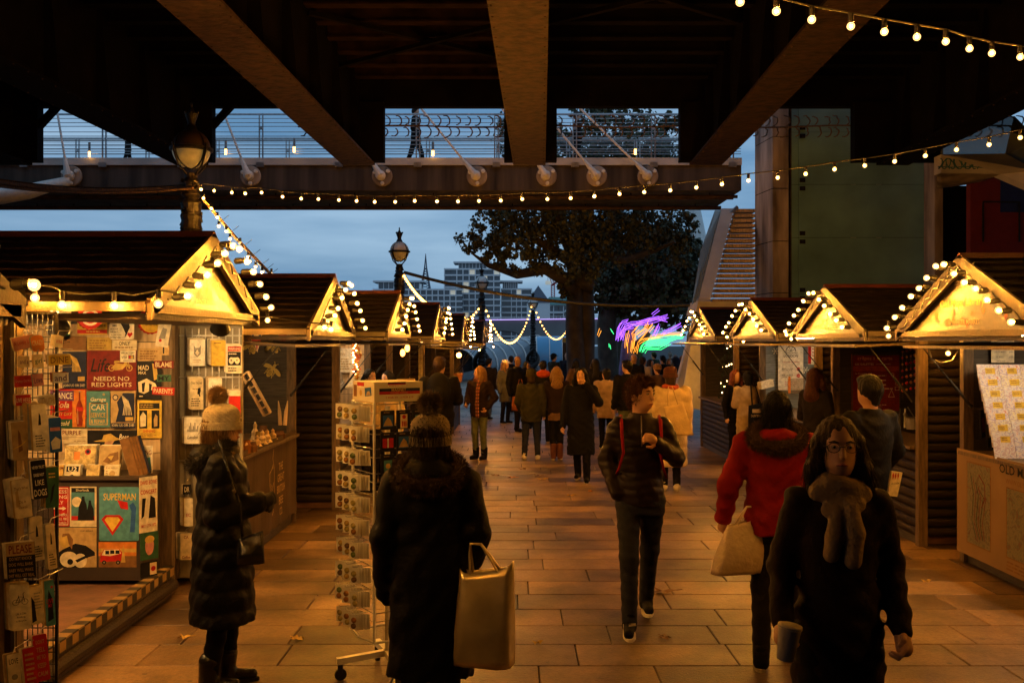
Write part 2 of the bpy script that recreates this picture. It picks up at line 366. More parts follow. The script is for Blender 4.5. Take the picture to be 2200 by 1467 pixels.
# ================================================================ RAILWAY BRIDGE overhead
rb = thing('railway_bridge', 'rusty steel railway bridge overhead with deep girders', 'bridge', (0, 22.9, 6.0))
SK = 0.030   # girders run slightly to the side
GX = [-11.4, -7.35, -3.52, 0.40, 4.45, 8.75, 12.8]
YN, YF = -14.0, 22.9
for gx in GX:
    m = MB(); xn = gx + SK * (YN - YF)
    def gb(dx0, dx1, z0, z1):
        P = [(xn + dx0, YN, z0), (xn + dx1, YN, z0), (gx + dx1, YF, z0), (gx + dx0, YF, z0)]
        m.prism(P, (0, 0, z1 - z0))
    gb(-0.03, 0.03, 6.052, 8.2)
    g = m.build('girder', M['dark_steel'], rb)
    m = MB(); gb(-0.37, 0.37, 6.0, 6.05); m.build('bottom_flange', M['rust'] if gx in GX[2:4] else (mat('shaded_rust', (.020, .009, .0045), rough=.85, var=.8, scale=5, bump=.8, bscale=9, spec=.2) if gx == GX[4] else M['dark_steel']), g)  # less lit flanges get darker colours, their shade is put into the material
    for k in range(9):
        yy = YF - 1.2 - k * 1.9; xx = gx + SK * (yy - YF)
        for sd in (-1, 1): m = MB(); m.prism([(xx + sd * 0.032, yy, 6.1), (xx + sd * 0.28, yy, 6.1), (xx + sd * 0.10, yy, 8.1), (xx + sd * 0.032, yy, 8.1)], (0, 0.02, 0)); m.build('stiffener', M['dark_steel'], g)
    m = MB()
    for k in range(60):
        yy = YF - 0.4 - k * 0.42; xx = gx + SK * (yy - YF)
        for sd in (-0.33, 0.33): m.ball((xx + sd, yy, 5.998), 0.016, 6, 4)
    tag(m.build('rivet', M['rust'], g), kind='stuff')
for gx, w0, w1 in ((-11.4, 0.5, 0.6), (-7.35, 0.5, 0.52), (-3.52, 0.02, 0.60), (0.40, 0.58, 0.62), (4.45, 0.62, 0.30), (8.75, 0.95, 1.0), (12.8, .5, .5)):
    m = MB(); m.bbox((gx - w0, YF - 0.25, 6.06), (gx - 0.05, YF + 0.05, 7.4)); m.bbox((gx + 0.05, YF - 0.25, 6.06), (gx + w1, YF + 0.05, 7.4))
    m.build('end_post', M['dark_steel'], rb)
for gx in (-11.4 + .6, -7.35 + .52):
    m = MB(); m.bar((gx - 0.05, YF - 0.1, 6.85), (gx + 0.55, YF - 0.1, 7.5), 0.16, 0.14); m.build('knee_brace', M['dark_steel'], rb)
m = MB(); m.bbox((-16, YF - 0.1, 7.33), (16, YF + 0.15, 8.5)); m.build('cross_girder', M['dark_steel'], rb)
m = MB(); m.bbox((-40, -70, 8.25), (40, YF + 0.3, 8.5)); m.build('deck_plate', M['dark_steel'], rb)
yy = 6.0
while yy < 22.5:
    for a, b in zip(GX[:-1], GX[1:]):
        if a < -8 or b > 9: continue
        m = MB(); o = SK * (yy - YF); m.bbox((a + o + 0.05, yy, 7.86), (b + o - 0.05, yy + 0.09, 8.24)); m.bbox((a + o + 0.05, yy - 0.07, 7.82), (b + o - 0.05, yy + 0.16, 7.857))
        m.build('joist', M['dark_steel'] if a != GX[2] else mat('lit_joist_rust', (.022, .011, .006), rough=.9, var=.6, scale=3, spec=.1), rb)  # one bay gets lighter joists, the light on them is in the colour
    yy += 0.95
for a, b, y0 in ((-3.52, 0.40, 13.2), (-3.52, .40, 17.5), (0.40, 4.45, 15)):
    m = MB(); o = SK * (y0 - YF)
    m.bar((a + o + .1, y0, 7.72), (b + o - .1, y0 + 3, 7.72), 0.1, 0.08); m.bar((a + o + .1, y0 + 3, 7.61), (b + o - .1, y0, 7.61), 0.1, 0.08); m.build('wind_brace', M['dark_steel'], rb)
# ================================================================ FOOTBRIDGE
fb = thing('footbridge', 'pale steel footbridge with thin horizontal railings behind the railway girders', 'bridge', (0, 27.5, 5.9))
X0, X1 = -22.0, 6.0
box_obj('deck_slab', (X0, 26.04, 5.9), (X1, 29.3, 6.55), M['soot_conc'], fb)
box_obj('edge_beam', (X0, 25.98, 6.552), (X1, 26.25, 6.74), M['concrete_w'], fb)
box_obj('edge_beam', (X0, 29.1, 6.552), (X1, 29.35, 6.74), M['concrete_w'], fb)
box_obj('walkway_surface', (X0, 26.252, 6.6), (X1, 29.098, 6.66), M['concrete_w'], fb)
for yy, zz, r in ((26.5, 5.80, .045), (27.0, 5.82, .03), (28.6, 5.78, .06)):
    m = MB(); m.tube([(X0, yy, zz), (X1, yy, zz)], r, 8); m.build('conduit', M['rust'], fb)
    m = MB()
    for k in range(26): m.bbox((X0 + 1 + k * 1.05, yy - .012, zz), (X0 + 1.025 + k * 1.05, yy + .012, 5.9))
    m.build('conduit_hanger', M['dark_steel'], fb)
railY = [246, 255, 264, 272, 284, 293, 302, 311, 320, 325.5, 331]
for D in (26.1, 29.2):
    for i, ry in enumerate(railY):
        z = at(0, ry, 26.1).z; m = MB(); m.tube([(X0, D, z), (X1, D, z)], 0.028 if i == 0 else (0.020 if i == 6 else 0.010), 6); m.build('rail', M['steel'], fb)
    for k in range(-3, 10):
        x = at(224 + 168.5 * k, 300, 26.1).x
        m = MB(); m.bbox((x - .06, D - .02, 6.5), (x - .03, D + .03, 7.92)); m.bbox((x + .03, D - .02, 6.5), (x + .06, D + .03, 7.92)); m.bbox((x - .10, D - .14, 6.5), (x + .10, D + .02, 6.62)); m.bbox((x - .05, D - .05, 7.5), (x + .05, D + .04, 7.58))
        m.build('railing_post', M['steel'], fb)
for ax, tx, ty in ((150, 122, 235), (535, 470, 215), (818, 740, 250), (1022, 890, 215), (1172, 1090, 250), (1280, 1205, 285), (1390, 1235, 222)):
    c = at(ax, 378, 25.96); e = at(tx, ty, 25.75); c.y = 26.03; a = MB()
    a.lathe([(0.27, 0), (0.27, .05), (0.25, .07), (0.0, .07)], c + Vector((0.03, 0, 0)), 24, (0, -1, 0))
    o = a.build('anchor_plate', M['concrete'], fb)
    a = MB(); a.lathe([(0.13, .07), (0.13, .18), (0.11, .21), (0.06, .23), (.06, .25), (0, .25)], c, 20, (0, -1, 0))
    for k in range(3): a.lathe([(.05, .09), (.05, .16), (0, .17)], c + Vector((0.2 * math.cos(R(35 - 120 * k)) + .03, 0, 0.2 * math.sin(R(35 - 120 * k)))), 10, (0, -1, 0))
    a.build('anchor_boss', M['white_steel'], o)
    s0 = c + Vector((0, -0.2, 0)); dv = (e - s0); far_e = s0 + dv * 3.0
    a = MB(); mid = s0 + dv.normalized() * 0.5
    a.tube([s0, mid], [0.10, 0.035], 10); a.tube([mid, far_e], 0.030, 8); a.build('stay_rod', M['white_steel'], o)
for lx, ly in ((192, 330), (485, 325), (632, 320), (930, 328), (1365, 325)):
    p = at(lx, ly, 25.9); t = thing('railing_lamp', 'tiny glowing tube lamp on the footbridge railing, %s' % {192: 'first from the stay tube', 485: 'just past the big globe lamp', 632: 'beside the long rusty girder', 930: 'in the middle bay', 1365: 'in front of the tree'}[lx], 'lamp', p, 'footbridge railing lamps')
    a = MB(); a.tube([p + Vector((0, 0, -.09)), p + Vector((0, 0, .05))], 0.03, 8); a.build('tube', M['minibulb'], t)
    a = MB(); a.tube([p + Vector((0, 0, .05)), p + Vector((0, 0, .28))], 0.035, 8); a.build('fitting', M['steel'], t)
a = MB(); a.tube([at(-160, 448, 25.2), at(60, 412, 25.6), at(150, 388, 25.9)], [0.24, 0.2, 0.12], 14)
tag(a.build('raking_tube', M['white_steel'], smooth=True, origin=at(0, 415, 25.4)), 'thick white raking steel tube under the footbridge', 'tube')
# curled wire garland
g = thing('curled_wire', 'curled metal wire garland strung between the bridge girders', 'wire', at(1100, 272, 23.3))
a = MB(); pts = [at(x, 272 + 2 * math.sin(x * .02), 23.3) for x in range(640, 2260, 20)]; a.tube(pts, 0.02, 6); a.build('wire', M['post'], g)
a = MB(); k = 0
for x in range(650, 2240, 22):
    for sd in (-1, 1):
        c = at(x + random.uniform(-4, 4), 272 - sd * 12, 23.3); r0 = 0.12 * random.uniform(.8, 1.1); a0 = random.uniform(-.4, .4)
        pp = [c + Vector((r0 * math.cos(a0 + t), random.uniform(-.05, .05), sd * r0 * math.sin(a0 + t))) for t in [(-1.4 + 0.38 * q) for q in range(9)]]
        a.tube(pp, [0.012 + 0.006 * math.sin(q * .4) for q in range(9)], 5)
a.build('curl', M['post'], g)
# ================================================================ LIFT TOWER, STAIR, ARTS BUILDING
tw = thing('lift_tower', 'concrete and frosted glass lift tower rising behind the huts', 'tower', (8, 24, 0))
def px_poly(pts): return [Vector(((x - CX) * d / F, d, 0)) for x, d in pts]
P = px_poly([(1622, 25.2), (1660, 24.0), (1694, 24.0), (1700, 26.2), (1640, 27.5)])
zc = 0.0
jz = sorted([at(0, y_, 24).z for y_ in (294, 405, 518, 629, 740, 850, 180)])
for z0, z1 in zip([0] + jz, jz + [8.6]):
    a = MB(); a.prism([p + Vector((0, 0, z0 + .01)) for p in P], (0, 0, z1 - z0 - .02)); a.build('concrete_panel', M['concrete'], tw)
a = MB(); a.prism([p * 1.0 + (Vector((6.5, 25.8, 0)) - p) * .03 for p in P], (0, 0, 8.5)); a.build('column_core', M['dark_steel'], tw)
a = MB(); a.bbox((at(1699, 0, 24).x, 24.05, 0), (at(1708, 0, 24).x, 26, 8.6)); a.build('corner_fin', M['rust'], tw)
gm = mat('frosted_glass', (0.16, 0.31, 0.32), rough=0.14, var=0.35, scale=0.7, spec=0.6)
gx0, gx1 = at(1716, 0, 24).x, at(2006, 0, 24).x
hz = sorted([at(0, y_, 24).z for y_ in (284, 396.5, 510.5, 632, 750)])
for z0, z1 in zip([0.2] + hz, hz + [8.5]):
    a = MB(); a.bbox((gx0, 24.0, z0 + .004), (gx1, 24.03, z1 - .004)); p_ = a.build('glass_pane', gm, tw)
    a = MB(); a.bbox((gx0 - .16, 24.03, z0 + .004), (gx0 - .004, 24.06, z1 - .004)); a.build('glass_pane', gm, tw)
    for xx in (gx0 + .06, gx1 - .12):
        for zz in (z0 + .1, z1 - .1):
            a = MB(); a.bbox((xx - .04, 23.97, zz - .05), (xx + .09, 24.0, zz + .05)); a.ball((xx + .03, 23.965, zz), .025, 8, 5); a.build('clamp', M['iron'], p_)
box_obj('sky_slit_backing', (gx0 - .2, 24.3, 0), (gx1 + .02, 24.34, 8.6), M['dark_steel'], tw)  # added panel, stops sky shining through the gaps between panes
for xx in (1838, 1893):
    a = MB(); x_ = at(xx, 0, 24).x; a.bbox((x_ - .05, 24.10, .2), (x_ + .05, 24.2, 8.5)); a.build('guide_rail', M['steel'], tw)
box_obj('back_wall', (gx0, 26.5, 0), (gx1, 26.8, 8.6), M['dark_steel'], tw)
st = thing('footbridge_stair', 'open tread concrete stair climbing to the footbridge beside the lift tower', 'stair', (4.9, 24, 0))
for i in range(22):
    t = i / 21; ypx = 452 + t * 225; xl = 1580 - 58 * t; d = 25.4 - 2.2 * t
    a = at(xl, ypx, d); b = at(1622, ypx, d); q = MB(); q.bbox((a.x, d - .02, a.z - .05), (b.x, d + .34, a.z + .035)); q.build('tread', M['pine'], st)  # warm light on the concrete treads is put into a pine colour
q = MB(); L1, L2 = [], []
pts = [((1551, 448), (1577, 448), 25.3), ((1502, 640), (1527, 640), 23.4), ((1492, 676), (1518, 676), 23.2)]
for (a, b, d) in pts: L1.append(at(*a, d)); L2.append(at(*b, d))
q.prism(L1 + L2[::-1], (0, 0.25, 0)); q.build('stringer', M['concrete_w'], st)
q = MB(); q.prism([at(1494, 676, 23.2), at(1516, 676, 23.2), at(1476, 880, 21.5), at(1440, 880, 21.5)], (0, .3, 0)); q.build('stringer', M['concrete_w'], st)
q = MB(); q.prism([at(1536, 452, 25.3), at(1549, 452, 25.3), at(1500, 640, 23.4), at(1487, 655, 23.4), at(1505, 540, 24.5)], (0, .02, 0)); q.build('glass_balustrade', glassmat('stair_glass', (0.25, 0.30, 0.30), alpha=.5), st)
q = MB(); q.prism([at(1500, 648, 23), at(1622, 648, 23), at(1622, 676, 23), at(1494, 676, 23)], (0, 1.2, 0)); q.build('landing', M['concrete_w'], st)
q = MB(); q.tube([at(1584, 445, 25.3), at(1556, 470, 25.2)], .05, 8); q.build('handrail_end', M['steel'], st)
gt = thing('service_gate', 'white boarded door and mesh gate under the stair', 'gate', at(1510, 870, 21))
q = MB(); q.prism([at(1484, 742, 21), at(1531, 742, 21), at(1531, 886, 21), at(1462, 872, 21)], (0, .05, 0)); q.build('door_panel', M['white_steel'], gt)
q = MB(); q.prism([at(1508, 775, 20.98), at(1518, 775, 20.98), at(1518, 818, 20.98), at(1508, 818, 20.98)], (0, .012, 0)); q.build('door_window', M['flap'], gt)
q = MB()
for a, b in (((1534, 745), (1620, 745)), ((1534, 812), (1600, 812)), ((1534, 866), (1600, 866)), ((1536, 742), (1536, 870)), ((1600, 742), (1600, 870))): q.bar(at(*a, 20.9), at(*b, 20.9), .05, .05)
q.build('gate_frame', M['white_steel'], gt)
q = MB()
for k in range(22): q.bar(at(1538 + 2.9 * k, 745, 20.88), at(1538 + 2.9 * k, 866, 20.88), .008, .008)
for k in range(24): q.bar(at(1536, 748 + 5 * k, 20.88), at(1600, 748 + 5 * k, 20.88), .008, .008)
q.build('gate_mesh', M['steel'], gt)
box_obj('back_wall', (4.6, 22.6, -.2), (7.4, 22.8, 2.6), M['plank'], gt)
pl = MB(); pl.tube([at(1506, 700, 60), at(1508, 545, 60), at(1488, 430, 60), at(1470, 330, 60)], [.5, .48, .36, .2], 12)
tag(pl.build('bridge_pylon', M['white_steel'], smooth=True, origin=at(1506, 600, 60)), 'slender leaning white bridge pylon beside the trees', 'pylon')
# arts building at the far side
ab = thing('arts_building', 'dark building with red and blue wall panels and a graffitied concrete terrace', 'building', (10, 21, 0))
q = MB(); q.prism([at(2022, 332, 21), at(2160, 330, 21), at(2230, 368, 20), at(2230, 408, 20), at(2150, 374, 21), at(2022, 371, 21)], (0, .35, 0)); tp = q.build('terrace_parapet', M['concrete_w'], ab)
sh = Sheet(at(2065, 352, 20.99), RX, UZ, 100 * 21 / F, 32 * 21 / F); sp = pm('spray_blue', (0.05, 0.17, 0.24)); rg = random.Random(3)
for k in range(11):
    u = 0.05 + k * .082; pts = [(u + .05 * math.sin(t * 1.9 + k) + .02 * t / 4, .5 + .36 * math.cos(t * 1.3 + k * 1.7)) for t in [q_ * .5 for q_ in range(9)]]; sh.stroke(pts, .022, sp)
sh.stroke([(.0, .3), (.3, .25), (.7, .3), (1.0, .22)], .02, sp); sh.done(tp, 'graffiti')
q = MB(); q.prism([at(2022, 245, 21.3), at(2180, 250, 21.3), at(2230, 300, 20.3), at(2230, 372, 20.3), at(2160, 334, 21.3), at(2022, 334, 21.3)], (0, .03, 0)); q.build('terrace_glass', glassmat('terrace_glass', (0.22, 0.26, 0.24), alpha=.55), ab)
q = MB(); q.prism([at(2022, 373, 21.1), at(2150, 376, 21.1), at(2105, 392, 22), at(2022, 402, 22)], (0, .2, 0)); q.build('terrace_soffit', M['concrete'], ab)
q = MB(); q.bbox((at(2008, 0, 23).x, 23, 0), (at(2026, 0, 23).x, 23.6, 8.6)); q.build('pier', M['concrete'], ab)
q = MB(); q.bbox((at(2026, 0, 23).x, 23.3, 0), (at(2106, 0, 23).x, 23.5, at(0, 395, 23).z)); q.build('dark_wall', M['dark_steel'], ab)
q = MB(); q.bbox((at(2085, 0, 22).x, 22, 0), (at(2149, 0, 22).x, 22.2, at(0, 380, 22).z)); q.bbox((at(2149, 0, 22).x, 22, 0), (at(2320, 0, 22).x, 22.2, at(0, 456, 22).z - .003)); q.build('red_wall', mat('red_paint', (0.16, 0.012, 0.008), var=.15), ab)
q = MB(); q.bbox((at(2149, 0, 22).x + .003, 21.99, at(0, 456, 22).z), (at(2320, 0, 22).x, 22.2, at(0, 380, 22).z)); q.build('blue_wall', mat('blue_paint', (0.012, 0.025, 0.16), var=.15), ab)
q = MB()
for a_, b_ in (((2112, 434), (2190, 434)), ((2112, 434), (2112, 520)), ((2190, 434), (2190, 520))): q.bar(at(*a_, 21.97), at(*b_, 21.97), .03, .03)
q.build('door_frame', M['black'], ab)
q = MB(); q.bbox((13.2, -60, 0), (13.6, 19.5, 8.2)); q.build('side_wall', M['dark_steel'], ab)  # added dark wall out of view, holds back stray sky light
q = MB(); q.bbox((-30, -24, -.5), (30, -23, 8.2)); tag(q.build('sky_blocking_wall', M['soot_conc'], origin=(0, -23.5, 0)), kind='structure')  # plain wall added behind the camera to cut sky light
# ================================================================ FAR BANK
fbk = mat('far_facade', (0.80, 0.78, 0.78), rough=.7, var=.1)
dglass = mat('far_glass', (0.05, 0.075, 0.10), rough=0.15, var=.3, scale=.05, spec=.7)
litglass = mat('lit_window', (0.8, 0.8, 0.7), var=0, emit=(1.0, 0.9, 0.65), estr=.22)
def block(name, label, x0, x1, yt, yb, d, nx, nf, pent=None, seed=0, brick=None):
    t = thing(name, label, 'building', at((x0 + x1) / 2, yb, d), None); rn = random.Random(seed)
    A, B = at(x0, yt, d), at(x1, yb, d); fh = (A.z - B.z) / nf; bw = (B.x - A.x) / nx
    q = MB(); q.bbox((A.x, d + 1.2, B.z - 30), (B.x, d + 20, A.z)); q.build('wall', brick or dglass, t)
    wm = MB(); wm.bbox((-bw * .44, 0, -fh * .36), (bw * .44, .2, fh * .36))
    w1 = wm.mesh('window', dglass); w2 = wm.mesh('window', litglass)
    for f in range(nf + 1):
        z = A.z - f * fh; q = MB(); q.bbox((A.x - .3, d - .1, z - fh * .13), (B.x + .3, d + 1.19, z + fh * .13)); q.build('floor_band', fbk, t)
    for k in range(nx + 1):
        if k % 2 and rn.random() < .5: continue
        x = A.x + k * bw; q = MB(); q.bbox((x - bw * .08, d - .35, B.z - 10), (x + bw * .08, d + 1.0, A.z + fh * .1)); q.build('column', fbk, t)
    for f in range(nf):
        for k in range(nx):
            inst('window', w2 if rn.random() < .03 else w1, (A.x + (k + .5) * bw, d + .6, A.z - (f + .5) * fh), t)
    if pent:
        a, b, c = pent; a0, b0 = at(a, c, d), at(b, yt, d); q = MB(); q.bbox((a0.x, d + 2, b0.z), (b0.x, d + 14, a0.z)); q.build('penthouse', dglass, t)
        q = MB(); q.bbox((a0.x - 2.5, d + .5, a0.z), (b0.x + 2.5, d + 15, a0.z + .8)); q.build('penthouse_roof', fbk, t)
        for k in range(9):
            x = a0.x + (b0.x - a0.x) * k / 8; q = MB(); q.bbox((x - .12, d + 1.9, b0.z), (x + .12, d + 2.0, a0.z)); q.build('mullion', fbk, t)
    return t
block('apartment_block', 'tall pale framed apartment block across the river', 955, 1074, 578, 735, 480, 9, 12, (985, 1045, 565), 1)
block('apartment_block', 'low wide apartment block before the lattice spire', 802, 992, 622, 735, 465, 15, 9, (812, 900, 606), 2)
block('apartment_block', 'stepped glass topped block between the tall block and the tree', 1077, 1142, 621, 735, 490, 6, 9, (1080, 1112, 606), 3)
block('brick_building', 'red brick building with green roof half hidden by the tree trunk', 1168, 1232, 655, 735, 420, 6, 5, None, 4, mat('far_brick', (.20, .07, .05), var=.3, scale=.1))
q = MB(); q.prism([at(1166, 655, 419), at(1236, 655, 419), at(1222, 638, 425), at(1180, 638, 425)], (0, 14, 0)); tag(q.build('copper_roof', mat('copper_green', (.10, .22, .19), var=.2), origin=at(1200, 650, 420)), 'green copper roof on the brick building', 'roof')
q = MB(); c = at(1157, 650, 400); tz = at(1157, 612, 400).z; q.prism([c + Vector((-4.6, 0, 0)), c + Vector((4.6, 0, 0)), c + Vector((4.6, 9, 0)), c + Vector((-4.6, 9, 0))], (0, 0, -12)); w_ = q.build('roof_tower', fbk, origin=c); tag(w_, 'dark pyramid roofed tower behind the brick building', 'tower')
q = MB(); q.add([c + Vector((-4.8, -.3, 0)), c + Vector((4.8, -.3, 0)), c + Vector((4.8, 9, 0)), c + Vector((-4.8, 9, 0)), Vector((c.x, 404, tz))], [(0, 1, 4), (1, 2, 4), (2, 3, 4), (3, 0, 4), (0, 3, 2, 1)]); q.build('pyramid_roof', mat('far_slate', (.09, .10, .13), var=.2), w_)
sp_ = thing('lattice_spire', 'thin lattice spire on the skyline beside the second globe lamp', 'spire', at(914, 610, 520)); q = MB()
b0, t0 = at(914, 625, 520), at(914.5, 545, 520)
for k in range(4):
    sx, sy = ((-1, -1), (1, -1), (1, 1), (-1, 1))[k]; q.tube([b0 + Vector((sx * 2.4, sy * 2.4, 0)), b0.lerp(t0, .62) + Vector((sx * .5, sy * .5, 0)), t0], [.5, .35, .15], 5)
for k in range(9):
    t = k / 9 * .62; w = 2.4 - 1.9 * t / .62; z = b0.lerp(t0, t); q.bar(z + Vector((-w, -w, 0)), z + Vector((w, -w, 1.4)), .35, .35); q.bar(z + Vector((w, -w, 0)), z + Vector((-w, -w, 1.4)), .35, .35)
q.build('lattice', mat('far_steel', (.12, .13, .16), var=.1), sp_)
cr = thing('tower_crane', 'red tower crane with white cab far across the river', 'crane', at(1188, 640, 440)); rd = mat('crane_red', (.42, .05, .05), var=.1)
for nm, a, b, w in (('mast', (1188, 650), (1188, 612), 1.5), ('jib', (1190, 614), (1178, 583), 1.1), ('counter_jib', (1186, 613), (1195, 606), 1.2), ('hoist_cable', (1178, 583), (1177, 604), .3)):
    q = MB(); A, B = at(*a, 440), at(*b, 440)
    for sx in (-1, 1): q.bar(A + Vector((sx * w / 2, 0, 0)), B + Vector((sx * w / 2, 0, 0)), w * .25, w * .25)
    for k in range(10): q.bar(A.lerp(B, k / 10) + Vector((-w / 2, 0, 0)), A.lerp(B, (k + 1) / 10) + Vector((w / 2, 0, 0)), w * .18, w * .18)
    q.build(nm, rd, cr)
q = MB(); q.bbox(at(1172, 611, 439), at(1183, 604, 441)); q.build('cab', litglass, cr)
br = thing('concrete_bridge', 'low concrete road bridge with white railing across the river', 'bridge', at(1100, 735, 150))
q = MB(); top = [at(x, 690 - (x - 900) * 0.012, 150) for x in range(860, 1330, 30)]; bot = [at(x, 735 if x > 1010 else 716, 150) + Vector((0, 0, 2.2 * math.sin(max(0, min(1, (x - 1000) / 160)) * math.pi) - .4)) for x in range(1310, 859, -30)]
q.prism(top + bot, (0, 12, 0)); q.build('span', mat('bridge_concrete', (.17, .16, .155), var=.25, scale=.2), br)
q = MB()
for x in range(880, 1320, 9): q.bar(at(x, 690 - (x - 900) * .012, 149.8), at(x, 683 - (x - 900) * .012, 149.8), .05, .05)
q.bar(at(870, 683.3, 149.8), at(1320, 678, 149.8), .07, .07); q.bar(at(870, 687, 149.8), at(1320, 682, 149.8), .05, .05); q.build('railing', M['white_steel'], br)
q = MB(); q.bar(at(870, 689.2, 149.7), at(1320, 684.4, 149.7), .10, .10); q.build('light_strip', mat('violet_strip', (.6, .4, 1), var=0, emit=(.62, .42, 1.0), estr=1.3), br)
# pier with blue tube roofs
pr = thing('river_pier', 'blue tube roofed river pier walkway with white ribs', 'pier', at(1110, 800, 62))
def half_tube(p0, p1, r, matn, nm, a0=-20, a1=200, n=16):
    p0, p1 = Vector(p0), Vector(p1); ax = (p1 - p0).normalized(); sd = ax.cross(UZ).normalized(); q = MB(); vv = []
    for p in (p0, p1):
        for k in range(n + 1):
            a = R(a0 + (a1 - a0) * k / n); vv.append(p + sd * r * math.cos(a) + UZ * r * math.sin(a))
    q.add(vv, [(k, k + 1, n + 2 + k, n + 1 + k) for k in range(n)]); return q.build(nm, matn, pr, smooth=True)
pg = mat('pier_glass', (.16, .19, .21), rough=.2, var=.2, scale=.5); pb = mat('pier_blue', (.10, .32, .52), rough=.3, var=.15, scale=.4)
A, B = at(985, 795, 58), at(1150, 762, 66); half_tube(A, B, 1.25, pg, 'tube_roof')
for k in range(9):
    p = A.lerp(B, k / 8); ax = (B - A).normalized(); sd = ax.cross(UZ).normalized(); q = MB(); q.tube([p + sd * 1.28 * math.cos(R(a)) + UZ * 1.28 * math.sin(R(a)) for a in range(-20, 201, 20)], .05, 6); q.build('rib', M['white_steel'], pr)
A, B = at(1152, 768, 64), at(1230, 768, 64); half_tube(A, B, 1.35, pb, 'tube_roof')
A2, B2 = at(1140, 745, 70), at(1235, 745, 70); half_tube(A2, B2, .75, pb, 'tube_roof')
for t in (0, .35, .7, 1):
    p = A.lerp(B, t); q = MB(); q.tube([p + Vector((0, -1.37 * math.cos(R(a)), 1.37 * math.sin(R(a)))) for a in range(-20, 201, 20)], .03, 6); q.build('rib', M['white_steel'], pr)
box_obj('pier_deck', (A.x - 6, 56, -.9), (B.x + 4, 72, -.5), M['concrete'], pr)
kb = thing('information_totem', 'dark information totem with yellow cap beside the tree trunk', 'totem', foot(1218, 850)); p = at(1218, 730, 36)
q = MB(); q.bbox((p.x - .15, 36, G(36)), (p.x + .22, 36.15, p.z - .1)); q.build('panel', M['black'], kb); q = MB(); q.bbox((p.x - .16, 35.98, p.z - .097), (p.x + .23, 36.17, p.z + .08)); q.build('cap', mat('yellow_cap', (.5, .3, .03), var=.1), kb)
# ================================================================ TREES
leafA = mat('plane_leaf', (0.055, 0.060, 0.018), rough=.6, var=.5, scale=.8, objrand=0); bark = mat('plane_bark', (.042, .034, .025), rough=.85, var=.6, scale=3, bump=.6, bscale=12)
leafB = mat('plane_leaf_dark', (0.04, 0.044, 0.016), rough=.6, var=.5, scale=.8)
def leaves(blobs, n, size, seed):
    rg = np.random.default_rng(seed); P = []
    tot = sum(b[3] ** 2 for b in blobs)
    for (x, y, d, r) in blobs:
        k = int(n * r * r / tot); c = np.array(at(x, y, d)); rr = r * d / F
        sub = rg.normal(size=(max(4, k // 34), 3)); sub /= np.linalg.norm(sub, axis=1)[:, None]; sub = c + sub * rr * rg.uniform(.25, 1.18, (len(sub), 1)) * np.array([1, 1.2, .85])
        q = sub[rg.integers(0, len(sub), k)] + rg.normal(size=(k, 3)) * rr * .11
        P.append(q)
    P = np.concatenate(P); N = len(P)
    a = rg.normal(size=(N, 3)); a /= np.linalg.norm(a, axis=1)[:, None]; b = rg.normal(size=(N, 3)); b -= a * (a * b).sum(1)[:, None]; b /= np.linalg.norm(b, axis=1)[:, None]
    s = size * rg.uniform(.6, 1.3, (N, 1)); n_ = np.cross(a, b) * s * .18
    V = np.stack([P - a * s, P - b * s * .75 + n_, P + a * s * .9, P + b * s * .75 + n_], 1).reshape(-1, 3)
    return V, N
def leaf_obj(name, blobs, n, size, seed, m, parent):
    V, N = leaves(blobs, n, size, seed); V = V - np.array(wl(parent)); me = bpy.data.meshes.new(name); me.vertices.add(4 * N); me.vertices.foreach_set('co', V.ravel())
    me.loops.add(4 * N); me.loops.foreach_set('vertex_index', np.arange(4 * N, dtype=np.int32)); me.polygons.add(N); me.polygons.foreach_set('loop_start', np.arange(0, 4 * N, 4, dtype=np.int32))
    me.materials.append(m); me.update(calc_edges=True); o = bpy.data.objects.new(name, me); COL.objects.link(o); o.parent = parent; return o
t1 = thing('plane_tree', 'large plane tree with a low limb stretching over the river bank', 'tree', (at(1248, 850, 31).x, 31, G(31)))
q = MB(); base = at(1250, 870, 31); base.z = G(31)
q.tube([base, at(1240, 800, 31), at(1234, 700, 31), at(1236, 610, 31)], [.42, .32, .28, .26], 12); q.tube([base + Vector((.12, .1, 0)), at(1258, 800, 31.1), at(1262, 700, 31.1), at(1258, 600, 31.1)], [.4, .28, .24, .24], 12)
for pts, rr in (([(1240, 640), (1215, 600), (1170, 578), (1110, 590), (1050, 570), (1015, 545)], [.3, .24, .18, .14, .09, .03]), ([(1244, 615), (1232, 540), (1190, 460), (1150, 380)], [.34, .25, .16, .06]), ([(1250, 620), (1275, 540), (1320, 470), (1350, 380), (1360, 300)], [.36, .26, .2, .13, .05]), ([(1246, 615), (1262, 520), (1265, 420), (1280, 300)], [.3, .22, .16, .06]), ([(1275, 540), (1340, 560), (1400, 540), (1450, 520)], [.2, .14, .1, .04]), ([(1225, 560), (1160, 520), (1090, 490)], [.2, .12, .04])):
    q.tube([at(x, y, 31 + 0.6 * math.sin(i * 1.7 + x)) for i, (x, y) in enumerate(pts)], rr, 8)
q.build('trunk', bark, t1, smooth=True)
B1 = [(1040, 515, 31, 45), (1085, 495, 31, 62), (1075, 545, 31, 38), (1150, 500, 31, 75), (1140, 555, 30.5, 45), (1210, 470, 31, 85), (1280, 500, 31, 85), (1230, 560, 30, 55), (1350, 490, 31.5, 80), (1420, 500, 32, 70), (1460, 520, 32, 50), (1240, 340, 31, 90), (1330, 330, 31, 100), (1410, 350, 32, 70), (1120, 290, 31, 55), (1180, 300, 31, 60), (1440, 270, 32, 40), (1300, 240, 31, 60), (1090, 460, 31, 45), (1385, 420, 31, 60), (1180, 400, 31, 60), (1480, 470, 32, 26), (1215, 625, 30.5, 26)]
